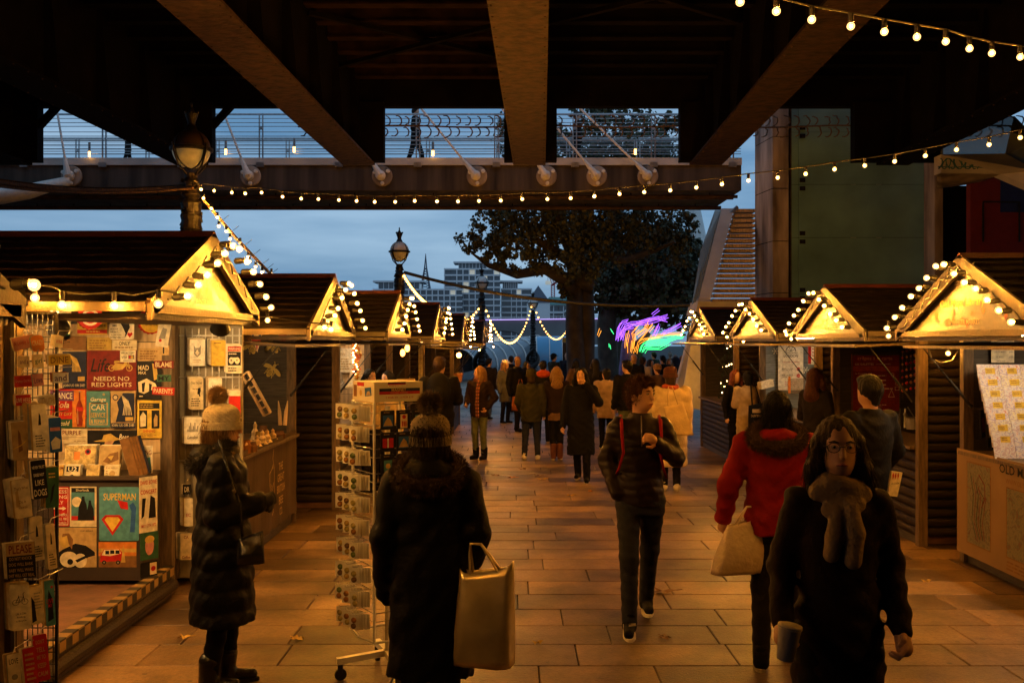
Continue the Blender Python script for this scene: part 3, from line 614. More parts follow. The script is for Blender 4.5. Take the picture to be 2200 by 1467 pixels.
leaf_obj('crown', B1, 34000, .07, 5, leafA, t1)
t2 = thing('plane_tree', 'second plane tree with dense dark crown behind the purple light strips', 'tree', (at(1312, 850, 39).x, 39, G(39)))
q = MB(); base = at(1308, 860, 39); base.z = G(39); q.tube([base, at(1308, 800, 39), at(1303, 700, 39), at(1312, 600, 39)], [.45, .4, .38, .3], 10)
q.tube([at(1305, 690, 39), at(1340, 620, 39), at(1400, 560, 39)], [.24, .16, .06], 8); q.tube([at(1310, 620, 39), at(1290, 560, 39), at(1330, 480, 39)], [.26, .16, .06], 8)
q.build('trunk', bark, t2, smooth=True)
B2_ = [(1340, 590, 39, 70), (1400, 580, 39, 80), (1450, 590, 39, 60), (1380, 640, 39, 55), (1430, 650, 39, 60), (1470, 560, 39, 45), (1320, 640, 39, 40), (1460, 640, 39, 40), (1480, 610, 39, 26)]
leaf_obj('crown', B2_, 24000, .11, 6, leafB, t2)
t3 = thing('plane_tree', 'bare lower trunk of the third plane tree behind the crowd', 'tree', (at(1342, 850, 46).x, 46, G(46)))
q = MB(); base = at(1338, 845, 46); base.z = G(46); q.tube([base, at(1337, 740, 46), at(1342, 640, 46), at(1360, 560, 46)], [.4, .36, .33, .15], 10); q.build('trunk', bark, t3, smooth=True)
leaf_obj('crown', [(1350, 560, 46, 50), (1400, 600, 46, 60), (1440, 540, 46, 50)], 5000, .16, 8, leafB, t3)
# neon light strips wrapped on a tree
nl = thing('light_strip_tree', 'small tree wound with glowing purple orange and green light strips', 'light sculpture', (at(1350, 850, 36).x, 36, G(36)))
def Z6(x, y): return (980 + x / 3.793, 440 + y / 3.793)
neon = {'purple_strip': ((.42, .12, 1.0), [[(1310, 1100), (1325, 1000), (1350, 960), (1400, 945)], [(1350, 1095), (1370, 1000), (1420, 970), (1500, 965), (1600, 945), (1720, 905)], [(1460, 970), (1560, 935), (1640, 920), (1710, 940)], [(1590, 888), (1650, 845)], [(1330, 1080), (1360, 1010), (1440, 990)], [(1680, 1045), (1760, 1010), (1825, 975)], [(1610, 1060), (1640, 1000), (1650, 980)], [(1030, 970), (1050, 945)], [(1035, 1020), (1070, 1012)]]),
        'orange_strip': ((1.0, .36, .03), [[(1390, 1195), (1385, 1120), (1400, 1040)], [(1440, 1190), (1455, 1090), (1440, 1040), (1480, 1000)], [(1470, 1060), (1540, 1010), (1560, 960)], [(1500, 1100), (1560, 1030), (1600, 980)], [(1420, 1195), (1430, 1100)], [(1460, 1200), (1480, 1120), (1530, 1090), (1700, 1060), (1840, 1050)], [(1150, 1060), (1170, 1010)]]),
        'green_strip': ((.06, 1.0, .28), [[(1500, 1200), (1520, 1140), (1600, 1100), (1700, 1090), (1840, 1075)], [(1525, 1195), (1550, 1165), (1660, 1165), (1740, 1120)], [(1540, 1150), (1640, 1125), (1740, 1100), (1850, 1060)], [(1560, 1110), (1640, 1140), (1720, 1105)], [(1245, 1130), (1250, 1160)], [(1255, 1010), (1270, 1040)]])}
rn = random.Random(4)
for nm, (c, L) in neon.items():
    mm = mat(nm, c, var=0, emit=c, estr=1.9)
    for pl_ in L:
        for rep in range(4 if len(pl_) > 2 else 2):
            q = MB(); j = 3; ox, oy = (0, 9, -10, 4)[rep] * 1.2, (0, 11, 6, -12)[rep] * 1.2
            q.tube([at(*Z6(x + ox + rn.uniform(-j, j), y + oy + rn.uniform(-j, j)), 36 + rn.uniform(-.4, .4)) for x, y in pl_], .010, 5); q.build(nm, mm, nl)
q = MB(); b = at(1345, 860, 36.3); b.z = G(36); q.tube([b, at(1345, 790, 36.3), at(1348, 740, 36.3), at(1362, 700, 36.3)], [.3, .26, .22, .08], 10); q.build('trunk', mat('purple_lit_bark', (.16, .09, .22), var=.5, scale=5, bump=.4), nl)  # purple glow of the strips is painted into this bark colour
q = MB(); b = at(1367, 860, 36.3); b.z = G(36); q.tube([b, at(1366, 780, 36.3), at(1372, 740, 36.3), at(1395, 715, 36.3)], [.26, .24, .2, .08], 10); q.build('trunk', bark, nl)
# ================================================================ EMBANKMENT LAMPS
lglass = mat('lamp_glass', (.55, .55, .50), rough=.25, var=.25, scale=3, spec=.6); lglass2 = mat('old_lamp_glass', (.22, .20, .09), rough=.25, var=.4, scale=6, emit=(1.0, .75, .28), estr=.05)
def globe_lamp(x, y, d, rpx, label, old=False):
    c = at(x, y, d); r = 0.25; t = thing('globe_lamp', label, 'street lamp', (c.x, d, G(min(d, 60))), 'ornate embankment globe lamps'); zb = G(min(d, 60))
    q = MB(); h = c.z - .32 - zb
    prof = [(.55, 0), (.55, .3), (.42, .36), (.40, .7), (.46, .76), (.30, .84)]
    q.lathe(prof, (c.x, d, zb), 12); q.build('plinth', M['iron'], t)
    q = MB(); N = 60
    pr_ = []
    for i in range(N + 1):
        tt = i / N; z = .84 + (h - .84) * tt; rr = .16 - .07 * tt + .012 * math.sin(i * 2.3) + (.03 if i % 11 == 0 else 0) + (.035 if .78 < tt < .9 else 0); pr_.append((rr, z))
    q.lathe(pr_, (c.x, d, zb), 12)
    rn = random.Random(int(x))
    for k in range(70):
        a = rn.uniform(0, 6.28); tt = rn.uniform(.3, .98); z = zb + .84 + (h - .84) * tt; rr = .16 - .06 * tt
        q.box((c.x + rr * math.cos(a), d + rr * math.sin(a), z), (.07, .02, .05), Euler((rn.uniform(-1, 1), rn.uniform(-.6, .6), a)).to_matrix())
    q.build('column', M['iron'], t, smooth=False)
    for sgn in (-1, 1):
        q = MB(); q.tube([(c.x + sgn * .34 * math.cos(s * 5.2) * (1 - s * .35), d + .34 * math.sin(s * 5.2) * (1 - s * .35) * sgn, zb + .5 + 1.5 * s) for s in [k / 16 for k in range(17)]], [.16 - .13 * abs(k / 16 - .15) for k in range(17)], 8); q.build('fish_sculpture', M['iron'], t, smooth=True)
    gl = lglass2 if old else lglass
    q = MB(); q.lathe([(r * math.cos(R(a)), r * math.sin(R(a))) for a in range(-88, 1, 8)], c, 24); q.build('globe_bowl', gl, t, smooth=True)
    q = MB(); q.lathe([(r * math.cos(R(a)), r * math.sin(R(a)) * 1.05) for a in range(0, 81, 8)], c + Vector((0, 0, .01)), 24); q.build('globe_dome', mat('old_dome', (.03, .015, .009), rough=.5, var=.3) if old else mat('lamp_dome', (.50, .50, .48), rough=.3, var=.2), t, smooth=True)
    q = MB(); q.lathe([(r + .005, -.025), (r + .035, -.015), (r + .035, .02), (r + .005, .03)], c, 24)
    for k in range(4):
        a = R(45 + 90 * k + 12); q.tube([c + Vector(((r + .008) * math.cos(R(b)) * math.cos(a), (r + .008) * math.cos(R(b)) * math.sin(a), (r + .008) * math.sin(R(b)))) for b in range(-85, 86, 10)], .011, 6)
        q.tube([c + Vector(((r + .05) * math.cos(a), (r + .05) * math.sin(a), .06)), c + Vector(((r + .04) * math.cos(a), (r + .04) * math.sin(a), -.04)), c + Vector(((r + .02) * .8 * math.cos(a), (r + .02) * .8 * math.sin(a), -.22)), c + Vector((.08 * math.cos(a), .08 * math.sin(a), -.34))], .014, 6)
    q.build('globe_cage', M['iron'], t)
    q = MB(); q.lathe([(.10, .24), (.07, .30), (.05, .34), (.055, .38), (.085, .46), (.09, .48), (.06, .47), (.05, .50), (.03, .54), (.012, .58), (.02, .61), (0.0, .65)], c, 12)
    for k in range(6): q.ball(c + Vector((.085 * math.cos(k), .085 * math.sin(k), .5)), .02, 6, 4)
    q.build('crown_finial', M['iron'], t)
    return c
LP = [globe_lamp(411, 322, 13.4, 40, 'big globe lamp with greenish glass behind the nearest hut roof', True), globe_lamp(858, 541, 26, 21, 'globe lamp with crown finial, second along the embankment'), globe_lamp(1035, 608, 38, 14, 'globe lamp in front of the tall apartment block, third along the embankment'), globe_lamp(1145, 652, 51, 10, 'globe lamp between two light garlands, fourth along the embankment'), globe_lamp(1219, 672, 80, 6, 'smallest globe lamp beside the tree trunk, last along the embankment')]
# ================================================================ BULBS
def bulb_mesh(r, n, m_, name, mt):
    q = MB(); q.ball((0, 0, 0), r, n, m_); return q.mesh(name, mt, smooth=True)
def lit_bulb(r, rf):
    q = MB(); q.ball((0, 0, 0), r, 14, 10); q.cur = 1; q.ball((0, 0, 0), rf, 8, 5); return q.mesh('bulb', [M['glow'], M['bulb']], smooth=True)
BM = lit_bulb(.0235, .0085); BS = lit_bulb(.021, .0070); BF = bulb_mesh(.042, 6, 4, 'bulb', M['minibulb']); BT = bulb_mesh(.011, 6, 4, 'fairy_bulb', M['fairy'])
q = MB(); q.lathe([(.012, 0), (.022, .01), (.022, .05), (.019, .052), (.019, .075), (.0, .075)], (0, 0, 0), 10, (1, 0, 0)); SOCK = q.mesh('socket', M['black'], smooth=False)
q = MB(); q.lathe([(.012, 0), (.016, .01), (.016, .05), (.0, .05)], (0, 0, 0), 8); SOCKV = q.mesh('socket', M['black'])
def catenary(a, b, sag, n): return [Vector(a).lerp(Vector(b), i / n) - Vector((0, 0, sag * 4 * (i / n) * (1 - i / n))) for i in range(n + 1)]
# ================================================================ HUTS
def d_profile(L, pitch, bulge, along):
    """half round log board lying along +x (length L), bulging to -y"""
    q = MB(); n = 6; vs = []
    for x in (0, L):
        for k in range(n + 1):
            a = math.pi * (k / n) - math.pi / 2; vs.append((x, -bulge * math.cos(a), pitch / 2 * .985 * math.sin(a)))
        vs.append((x, .02, pitch / 2)); vs.append((x, .02, -pitch / 2))
    m_ = n + 3
    q.add(vs, [(k, k + 1, m_ + k + 1, m_ + k) for k in range(m_ - 1)] + [(m_ - 1, 0, m_, 2 * m_ - 1), tuple(range(m_ - 1, -1, -1)), tuple(range(m_, 2 * m_))])
    return q.mesh('log_board', M['log'], smooth=False)
def hut(label, s, Xg, Yg0, Yg1, za, ze, Xf, Yb0, Yb1, dz=0.0, inner='plank', front='logs', ctop=0.95, L=3.0, near=True, depth=2.1, courses=9, nbulb=6, bsides=(-1, 1), blabel=None, flap=True, ridge='ridge', floor_z=.12, struts=True, roof_tint=None, open_front=True):
    root = thing('market_hut', label, 'hut', (Xf, (Yb0 + Yb1) / 2, dz + G((Yb0 + Yb1) / 2)), 'wooden market huts')
    z0 = root.location.z; Yc = (Yg0 + Yg1) / 2; za += dz; ze += dz
    Xb = Xg + s * L
    for sg, Ye in ((-1, Yg0), (1, Yg1)):
        ov = .10; slope = (za - ze) / (Yc - Yg0); Yo = Ye + sg * ov; zo = ze - slope * ov
        q = MB(); q.prism([(Xg + s * .03, Yc, za - .05), (Xg + s * .03, Yo, zo - .05), (Xg + s * .03, Yo, zo - .015), (Xg + s * .03, Yc, za - .015)], (s * (L - .03), 0, 0)); q.build('roof_board', M['plank'], root)
        nc = courses
        for i in range(nc):
            t0, t1 = i / nc, min(1.02, (i + 1.12) / nc); pa = Vector((0, Yc + (Yo - Yc) * t0, za + (zo - za) * t0)); pb = Vector((0, Yc + (Yo - Yc) * t1, za + (zo - za) * t1 + .012))
            q = MB(); n = 26 if courses > 6 else 12; vs = []
            for k in range(n + 1):
                x = Xg + s * (L * k / n); w = .010 * math.sin(k * 2.1 + i * 1.7) + random.uniform(-.004, .004); vs += [(x, pa.y, pa.z + .004 - .012), (x, pb.y, pb.z + w * .4), (x, pb.y, pb.z - .014 + w * .4)]
            fs = []
            for k in range(n): a = 3 * k; b = a + 3; fs += [(a, b, b + 1, a + 1), (a + 1, b + 1, b + 2, a + 2)]
            q.add(vs, fs); q.build('shingle_course', M['roof'], root)
        # barge board and eave board
        q = MB(); q.prism([(Xg, Yc, za + .02), (Xg, Yo, zo + .02), (Xg, Yo, zo - .10), (Xg, Yc, za - .12)], (s * .025, 0, 0)); q.build('barge_board', M['barge'], root)
        q = MB(); q.prism([(Xg + s * .03, Yo, zo - .05), (Xg + s * .03, Yo + sg * .025, zo - .05), (Xg + s * .03, Yo + sg * .025, zo - .0), (Xg + s * .03, Yo, zo - .0)], (s * (L - .03), 0, 0)); q.build('eave_board', M['barge'], root)
    q = MB(); q.prism([(Xg, Yc - .07, za - .012), (Xg, Yc, za + .035), (Xg, Yc + .07, za - .012)], (s * L, 0, 0)); q.build('ridge_cap', M[ridge], root)
    q = MB(); tri = [(Xg + s * .06, Yg0 + .02, ze - .05), (Xg + s * .06, Yg1 - .02, ze - .05), (Xg + s * .06, Yc, za - .08)]
    q.prism(tri, (s * .03, 0, 0)); gb = q.build('gable_board', M['gable'], root)
    sh = Sheet((Xg + s * .06, Yc, (za + ze) / 2 - .06), (0, -s, 0), UZ, Yg1 - Yg0, za - ze)
    leafc = [pm('leaf_red', (.34, .09, .06)), pm('leaf_brown', (.22, .12, .07)), pm('leaf_rust', (.36, .15, .06))]; rn = random.Random(int(Yc * 100))
    for k in range(16):
        u = rn.uniform(.12, .88); v = rn.uniform(.04, .30) * (1 - abs(u - .5) * 1.2); hgt = rn.uniform(.08, .18)
        if abs(u - .5) > .42 - (v + hgt) * .45: continue
        sh.poly([(u, v), (u + .015, v + hgt * .5), (u + .004, v + hgt), (u - .012, v + hgt * .5)], rn.choice(leafc))
    root_sheet = sh
    q = MB(); q.bbox((Xg + s * .0, Yg0 - .06, ze - .10), (Xg + s * .05, Yg1 + .06, ze - .052)); q.build('gable_beam', M['barge'], root)
    q = MB(); q.bbox((Xg + s * .05, Yg0 - .05, ze - .135), (Xf, Yg1 + .05, ze - .102)); q.build('canopy_board', M['flap'], root)
    # walls
    zt = ze - .06; Xbk = Xf + s * depth
    pitch = .092; nl_ = int((zt - z0 - .08) / pitch)
    if near:
        me = d_profile(depth, pitch, .028, 'x')
        for k in range(nl_):
            inst('log_board', me, (Xf if s > 0 else Xf - depth, Yb0, z0 + .1 + (k + .5) * pitch), root)
    else: box_obj('side_wall', (Xf, Yb0, z0), (Xbk, Yb0 + .03, zt), M['plank'], root)
    ph = .145; npk = int((zt - z0 - .1) / ph)
    pk = MB(); pk.bbox((0, 0, -ph / 2 + .003), (depth, .025, ph / 2 - .003)); pme = pk.mesh('wall_plank', M[inner])
    for k in range(npk): inst('wall_plank', pme, (Xf if s > 0 else Xf - depth, Yb1 - .03, z0 + .1 + (k + .5) * ph), root)
    box_obj('side_wall', (Xf, Yb1, z0), (Xbk, Yb1 + .03, zt), M['plank'], root)
    box_obj('back_wall', (Xbk, Yb0, z0), (Xbk + s * .03, Yb1, zt), M['plank'], root)
    box_obj('floor_board', (Xf + s * .02, Yb0 + .03, z0 + .02), (Xbk, Yb1 - .03, z0 + floor_z), mat('hut_floor', (.17, .085, .05), rough=.5, var=.4, bump=.2), root)
    box_obj('plinth', (Xf - s * .01, Yb0 - .02, z0), (Xf + s * .02, Yb1 + .02, z0 + .09), M['plank'], root)
    for yy in (Yb0 - .045, Yb1 - .035):
        box_obj('corner_post', (Xf - s * .045, yy, z0), (Xf + s * .045, yy + .08, zt), M['post'], root)
    if front == 'logs':
        me = d_profile(Yb1 - Yb0 - .1, pitch, .028, 'y')
        for k in range(int((ctop - .08) / pitch)):
            inst('log_board', me, (Xf, Yb1 - .05 if s > 0 else Yb0 + .05, z0 + .08 + (k + .5) * pitch), root, rot=(0, 0, R(-90 if s > 0 else 90)))
    if front != 'none':
        box_obj('counter_top', (Xf - s * .10, Yb0 + .04, z0 + ctop), (Xf + s * .5, Yb1 - .04, z0 + ctop + .03), M['post'], root)
    if flap:
        hz_ = ze - .15; q = MB(); x0, x1 = Xf - s * .03, Xf - s * (.62); a = (hz_ - .02, hz_ + .02)
        q.prism([(x0, Yb0 + .1, a[0]), (x1, Yb0 + .1, a[0] - .03), (x1, Yb0 + .1, a[0] - .005), (x0, Yb0 + .1, a[0] + .025)], (0, Yb1 - Yb0 - .2, 0)); fl = q.build('hatch_flap', M['flap'], root)
        if struts:
            for yy in (Yb0 + .14, Yb1 - .14):
                A = Vector((Xf - s * .03, yy, z0 + 1.42)); B = Vector((Xf - s * .46, yy, hz_ - .045)); C_ = A.lerp(B, .45)
                q = MB(); q.tube([A, C_], .013, 8); q.tube([C_, B], .006, 6); q.ball(A, .02, 8, 5); q.build('gas_strut', M['black'], fl)
    # bulbs along the gable
    bs = thing('bulb_string', blabel or ('bulbs edging the gable of the ' + ' '.join(label.split()[:9])), 'light string', (Xg - s * .05, Yc, za), 'gable bulb strings')
    cab = []
    for sg, Ye in ((-1, Yg0), (1, Yg1)):
        if sg not in bsides: continue
        for k in range(nbulb):
            t = (k + .45) / nbulb; y_ = Yc + (Ye - Yc) * t; z_ = za - .03 + (ze - .02 - za) * t
            y_ += random.uniform(-.02, .02); p = Vector((Xg - s * .115, y_, z_ + random.uniform(-.01, .01)))
            b = inst('bulb', BM, p + Vector((-s * .03, 0, random.uniform(-.01, .01))), bs)
            inst('socket', SOCK, p + Vector((s * .060, 0, 0)), bs, rot=(0, random.uniform(-.15, .15), 0 if s < 0 else math.pi))
            cab.append((sg * t, p + Vector((s * .085, 0, -.012))))
    cab.sort(key=lambda c: c[0]); pts = []
    for i, (t, p) in enumerate(cab):
        pts.append(p)
        if i < len(cab) - 1: pts.append((p + cab[i + 1][1]) / 2 + Vector((s * .01, 0, -.035)))
    q = MB(); q.tube(pts, .006, 5); q.build('cable', M['black'], bs)
    root['_'] = 1; del root['_']
    return root, root_sheet
gt_cream = pm('gable_cream', (.62, .50, .36)); gt_yel = pm('gable_yellow', (.62, .40, .06))
def gable_text(sh, parent, lines):
    for st_, u, v, w, h, m_ in lines: sh.text(st_, u, v, w, h, m_)
    gbo = [c for c in parent.children if c.name.startswith('gable_board')][0]; sh.done(gbo, 'gable_print')
WM = [('WINTER MARKET', .5, .14, .22, .075, gt_cream)]
# left row
h0, s0 = hut('nearest hut at the edge of the view beside the sign rack', -1, -2.0, 1.75, 4.0, 2.65, 2.15, -2.78, 2.2, 5.32, front='none', near=False, flap=False, bsides=(1,), nbulb=4); gable_text(s0, h0, WM)
me = d_profile(1.6, .092, .028, 'y')
for k in range(20): inst('log_board', me, (-2.76, 3.7, .1 + (k + .5) * .092), h0, rot=(0, 0, R(90)))
h1, s1 = hut('metal sign hut with striped threshold and posters on its pine wall', -1, -2.0, 5.62, 7.78, 2.66, 2.21, -2.72, 5.42, 7.86, inner='pine', front='none', near=False, flap=False, floor_z=.18); gable_text(s1, h1, WM + [('METAL SIGNS', .5, .42, .3, .12, gt_cream)])
h2, s2 = hut('bee gift hut with dark lettered counter cloth', -1, -1.75, 8.72, 11.02, 2.59, 2.10, -2.46, 8.35, 11.1, front='panel', inner='plank', near=False, ctop=.96); gable_text(s2, h2, WM)
h3, s3 = hut('jewellery hut with brightly lit shelves behind the magnet stand', -1, -1.45, 11.75, 14.2, 2.58, 2.10, -2.12, 12.0, 14.6, dz=-.0, inner='pine'); gable_text(s3, h3, WM)
h4, s4 = hut('fourth hut of the river row with pendant lamps inside', -1, -1.18, 15.1, 17.5, 2.56, 2.08, -1.86, 15.1, 17.7, dz=-.0, courses=6); gable_text(s4, h4, WM)
h5, s5 = hut('fifth hut of the river row behind the man with the rucksack', -1, -.93, 18.6, 21.0, 2.52, 2.04, -1.66, 18.4, 21.1, dz=-.04, courses=5); gable_text(s5, h5, WM)
h6, s6 = hut('last and smallest hut of the river row', -1, -.66, 22.8, 25.2, 2.50, 2.02, -1.36, 22.5, 25.2, dz=-.06, courses=5); gable_text(s6, h6, WM)
# right row
r1, t1_ = hut('map seller hut with poster banner on its counter', 1, 3.5, 6.6, 9.0, 2.61, 2.09, 4.14, 6.5, 9.06, front='panel', inner='plank', near=False, ctop=.98, nbulb=7); gable_text(t1_, r1, [('WINTER MARKET', .5, .14, .2, .075, gt_cream), ('SOUTHBANK', .47, .74, .10, .06, gt_cream), ('CENTRE', .47, .665, .08, .055, gt_cream), ('Old Maps Library', .47, .42, .42, .16, gt_yel)])
r2, t2_ = hut('crepe hut with dark red menu board inside', 1, 3.5, 10.0, 12.35, 2.56, 2.09, 4.03, 9.8, 12.4); gable_text(t2_, r2, WM)
r3, t3_ = hut('blue walled delicatessen hut with tall white menu', 1, 3.5, 13.3, 15.95, 2.56, 2.09, 4.0, 13.0, 15.9, inner='plank_blue'); gable_text(t3_, r3, WM)
r4, t4_ = hut('farthest hut across the walkway with leafy garland inside', 1, 3.5, 17.3, 19.85, 2.56, 2.09, 3.76, 16.7, 19.6, courses=6, blabel='string of round bulbs edging the farthest gable across the walkway'); gable_text(t4_, r4, WM)
r0, t0_ = hut('unseen light-giving hut added beside the map seller hut', 1, 3.5, 2.9, 5.3, 2.61, 2.09, 4.14, 2.8, 5.36, near=False, courses=4, nbulb=4); gable_text(t0_, r0, WM)  # added out of view so its bulbs warm faces turned to the camera
# eave bulbs of the sign hut
eb = thing('bulb_string', 'four big bulbs hanging along the eave of the metal sign hut', 'light string', at(220, 640, 5.5)); pts = []
for x, y in ((-40, 640), (75, 640), (133, 655), (245, 657), (340, 653)):
    p = at(x, y, 5.45); inst('bulb', BM, p, eb); inst('socket', SOCKV, p + Vector((0, 0, .025)), eb); pts += [p + Vector((0, 0, .075)), p + Vector((.1, .02, .06))]
q = MB(); q.tube(pts, .006, 5); q.build('cable', M['black'], eb)
ub = thing('bulb_string', 'bulbs hanging under the canopy of the bee gift hut', 'light string', at(460, 690, 8.6))
for x, y in ((424, 691), (498, 693), (575, 688), (697, 703), (711, 708)):
    inst('bulb', BM, at(x, y, 8.5), ub); inst('socket', SOCKV, at(x, y, 8.5) + Vector((0, 0, .025)), ub)
q = MB(); q.tube([at(x, y - 8, 8.5) for x, y in ((380, 690), (424, 691), (498, 693), (575, 688), (640, 698), (711, 706))], .006, 5); q.build('cable', M['black'], ub)
u2 = thing('bulb_string', 'loose bulbs strung under the canopies across the walkway', 'light string', at(1900, 720, 9.5)); pp = []
for x, y, d in ((1909, 706, 9.4), (1909, 722, 9.4), (2037, 759, 9.3), (1690, 719, 12.6), (1700, 728, 12.6), (1562, 724, 16.5), (1748, 722, 12.0), (1970, 720, 9.0), (1597, 733, 15.6)):
    inst('bulb', BM, at(x, y, d), u2); inst('socket', SOCKV, at(x, y, d) + Vector((0, 0, .025)), u2)
q = MB(); q.tube([at(1990, 738, 9.3), at(2002, 770, 9.3), at(2020, 780, 9.3), at(2045, 775, 9.3), at(2060, 752, 9.3)], .006, 5); q.build('cable', M['black'], u2)
u3 = thing('bulb_string', 'bulbs clustered under the far canopies of the river row', 'light string', at(950, 725, 17))
for x, y, d in ((890, 719, 15.5), (907, 718, 15.5), (906, 733, 15.4), (940, 731, 18.2), (893, 700, 15.8), (1011, 745, 22), (1030, 752, 22), (1060, 745, 24)):
    inst('bulb', BM, at(x, y, d), u3); inst('socket', SOCKV, at(x, y, d) + Vector((0, 0, .025)), u3)
# ================================================================ LONG FESTOONS
def festoon(label, P, me, cable_up=.07, r=.006, sock=True):
    t = thing('festoon_lights', label, 'light string', P[len(P) // 2])
    for p in P:
        inst('bulb', me, p, t)
        if sock: inst('socket', SOCKV, p + Vector((0, 0, .018)), t)
    q = MB(); q.tube([p + Vector((0, 0, cable_up)) for p in P], r, 5); q.build('cable', M['black'], t); return t
px = [(432, 407), (460, 410), (498, 414), (527, 416), (562, 414), (607, 423), (647, 427), (684, 428), (728, 430), (766, 432), (805, 434), (849, 434), (891, 432), (939, 433), (984, 433), (1029, 432), (1076, 431), (1122, 428), (1176, 428), (1226, 426), (1277, 422), (1331, 417), (1384, 413), (1440, 409), (1496, 403), (1551, 396), (1608, 388), (1671, 382), (1731, 374), (1793, 364), (1858, 356), (1922, 347), (1988, 335), (2055, 322), (2125, 311), (2192, 296), (2262, 280)]
festoon('long festoon of bulbs crossing below the footbridge from the big globe lamp', [at(x, y, 13.2 - 4.4 * (i / (len(px) - 1)) ** 1.2) for i, (x, y) in enumerate(px)], BS)
px = [(1510, -20), (1590, 5), (1668, 25), (1744, 43), (1828, 57), (1900, 69), (1970, 80), (2032, 90), (2083, 105), (2131, 115), (2192, 123), (2250, 130)]
festoon('short festoon of bulbs high under the railway girders', [at(x, y, 4.7 + 1.7 * i / 11) for i, (x, y) in enumerate(px)], BS)
dp = thing('spiked_light_pole', 'slanting spiked pole strung with bulbs from the big globe lamp to the hut roofs', 'light string', at(510, 500, 13)); A, B = at(436, 428, 13.1), at(588, 596, 12.6)
q = MB(); q.tube([A, A.lerp(B, .5) + Vector((0, 0, -.03)), B], .022, 6); q.build('pole', M['post'], dp)
q = MB()
for t in (.28, .42, .6, .72, .84, .9, .96): p = A.lerp(B, t); q.tube([p, p + Vector((.09, 0, .07))], .003, 4)
q.build('spike', M['iron'], dp)
for i, (x, y) in enumerate([(437, 426), (454, 448), (467, 467), (470, 486), (486, 497), (494, 513), (516, 522), (514, 539), (533, 552), (536, 562), (549, 573), (563, 585), (583, 588)]):
    p = at(x, y, 13 - i * .03); inst('bulb', BS, p, dp); inst('socket', SOCKV, p + Vector((0, 0, .015)), dp)
def fest2(label, a, b, sag, n, d0, d1):
    A, B = at(*a, d0), at(*b, d1); festoon(label, catenary(A, B, sag, n), BF, .06, .012, False)
fest2('light garland falling toward the huts from the second globe lamp', (868, 592), (932, 662), .12, 16, 26, 24)
fest2('short light garland slung toward the river from the second globe lamp', (868, 592), (826, 628), .25, 9, 26, 27)
fest2('light garland rising from the hut roofs to the third globe lamp', (968, 680), (1033, 656), .35, 12, 36, 38)
fest2('deep swag of lights between the third and fourth globe lamps', (1040, 656), (1144, 650), 1.75, 30, 38, 51)
fest2('deep swag of lights between the fourth globe lamp and the tree', (1148, 660), (1224, 694), 1.35, 22, 51, 66)
for lab, a, b, d0, d1, sag, r in (('thick black cable sagging from the second globe lamp to the stair', (868, 585), (1500, 655), 25, 24, .3, .04), ('rusty cable bundle running from the bridge to the big globe lamp', (-60, 380), (425, 400), 14.5, 13.4, .12, .045), ('thin black cable under the rusty bundle', (-60, 392), (415, 405), 14.3, 13.3, .1, .02)):
    q = MB(); q.tube(catenary(at(*a, d0), at(*b, d1), sag, 20), r, 6); tag(q.build('cable', M['post'] if 'rusty' in lab else M['black'], origin=at(*a, d0)), lab, 'cable')
# ================================================================ LAMPS INSIDE THE HUTS
def strip_lamp(label, a, b, m_):
    a, b = Vector(a), Vector(b); t = thing('strip_lamp', label, 'lamp', (a + b) / 2)
    q = MB(); q.bar(a, b, .035, .025); q.build('tube', m_, t); q = MB(); q.bar(a + Vector((0, 0, .03)), b + Vector((0, 0, .03)), .06, .03); q.build('housing', M['steel'], t)
strip_lamp('added warm strip lamp hidden behind the eave of the metal sign hut', (-4.0, 5.85, 2.10), (-2.85, 5.85, 2.10), M['warmlamp'])  # added lamp, brightens the poster wall from a hidden spot
strip_lamp('warm strip lamp under the map seller hut roof', (4.42, 7.0, 2.00), (4.42, 8.6, 2.00), M['coollamp'])
strip_lamp('warm strip lamp under the jewellery hut roof', (-2.5, 12.4, 2.02), (-2.5, 14.2, 2.02), M['coollamp'])
strip_lamp('white strip lamp under the delicatessen hut roof', (4.3, 13.6, 2.0), (4.3, 15.2, 2.0), M['coollamp'])
def spot(label, p, aim, m_, pw=.03):
    p = Vector(p); aim = Vector(aim).normalized(); t = thing('clamp_spotlight', label, 'spotlight', p)
    q = MB(); q.lathe([(.03, -.1), (.035, -.06), (.07, .04), (.075, .06)], p, 14, aim, False); q.build('shade', M['black'], t, smooth=True)
    q = MB(); q.lathe([(.0, .02), (.055, .03), (.0, .035)], p, 12, aim); q.build('lens', m_, t)
    q = MB(); q.tube([p - aim * .08, p - aim * .1 + Vector((0, 0, .12))], .01, 6); q.build('bracket', M['black'], t)
SPM = mat('spot_lens', (1, .8, .5), var=0, emit=(1.0, .58, .20), estr=330)
spot('black clamp spotlight aimed at the posters in the metal sign hut', (-2.95, 6.45, 2.07), (-.18, .85, -.75), SPM)
spot('black clamp spotlight aimed at the signs on the hut door', (-2.15, 7.35, 2.08), (-.3, .7, -.75), SPM)
spot('added black clamp spotlight on the nearest hut to brighten the magnet stand', (-2.1, 4.1, 2.12), (.62, .62, -.42), SPM)  # added lamp, lights the camera side of the magnet cards
spot('black clamp spotlight lighting the bee wall', (-2.7, 9.6, 1.98), (.05, .8, -.7), SPM)
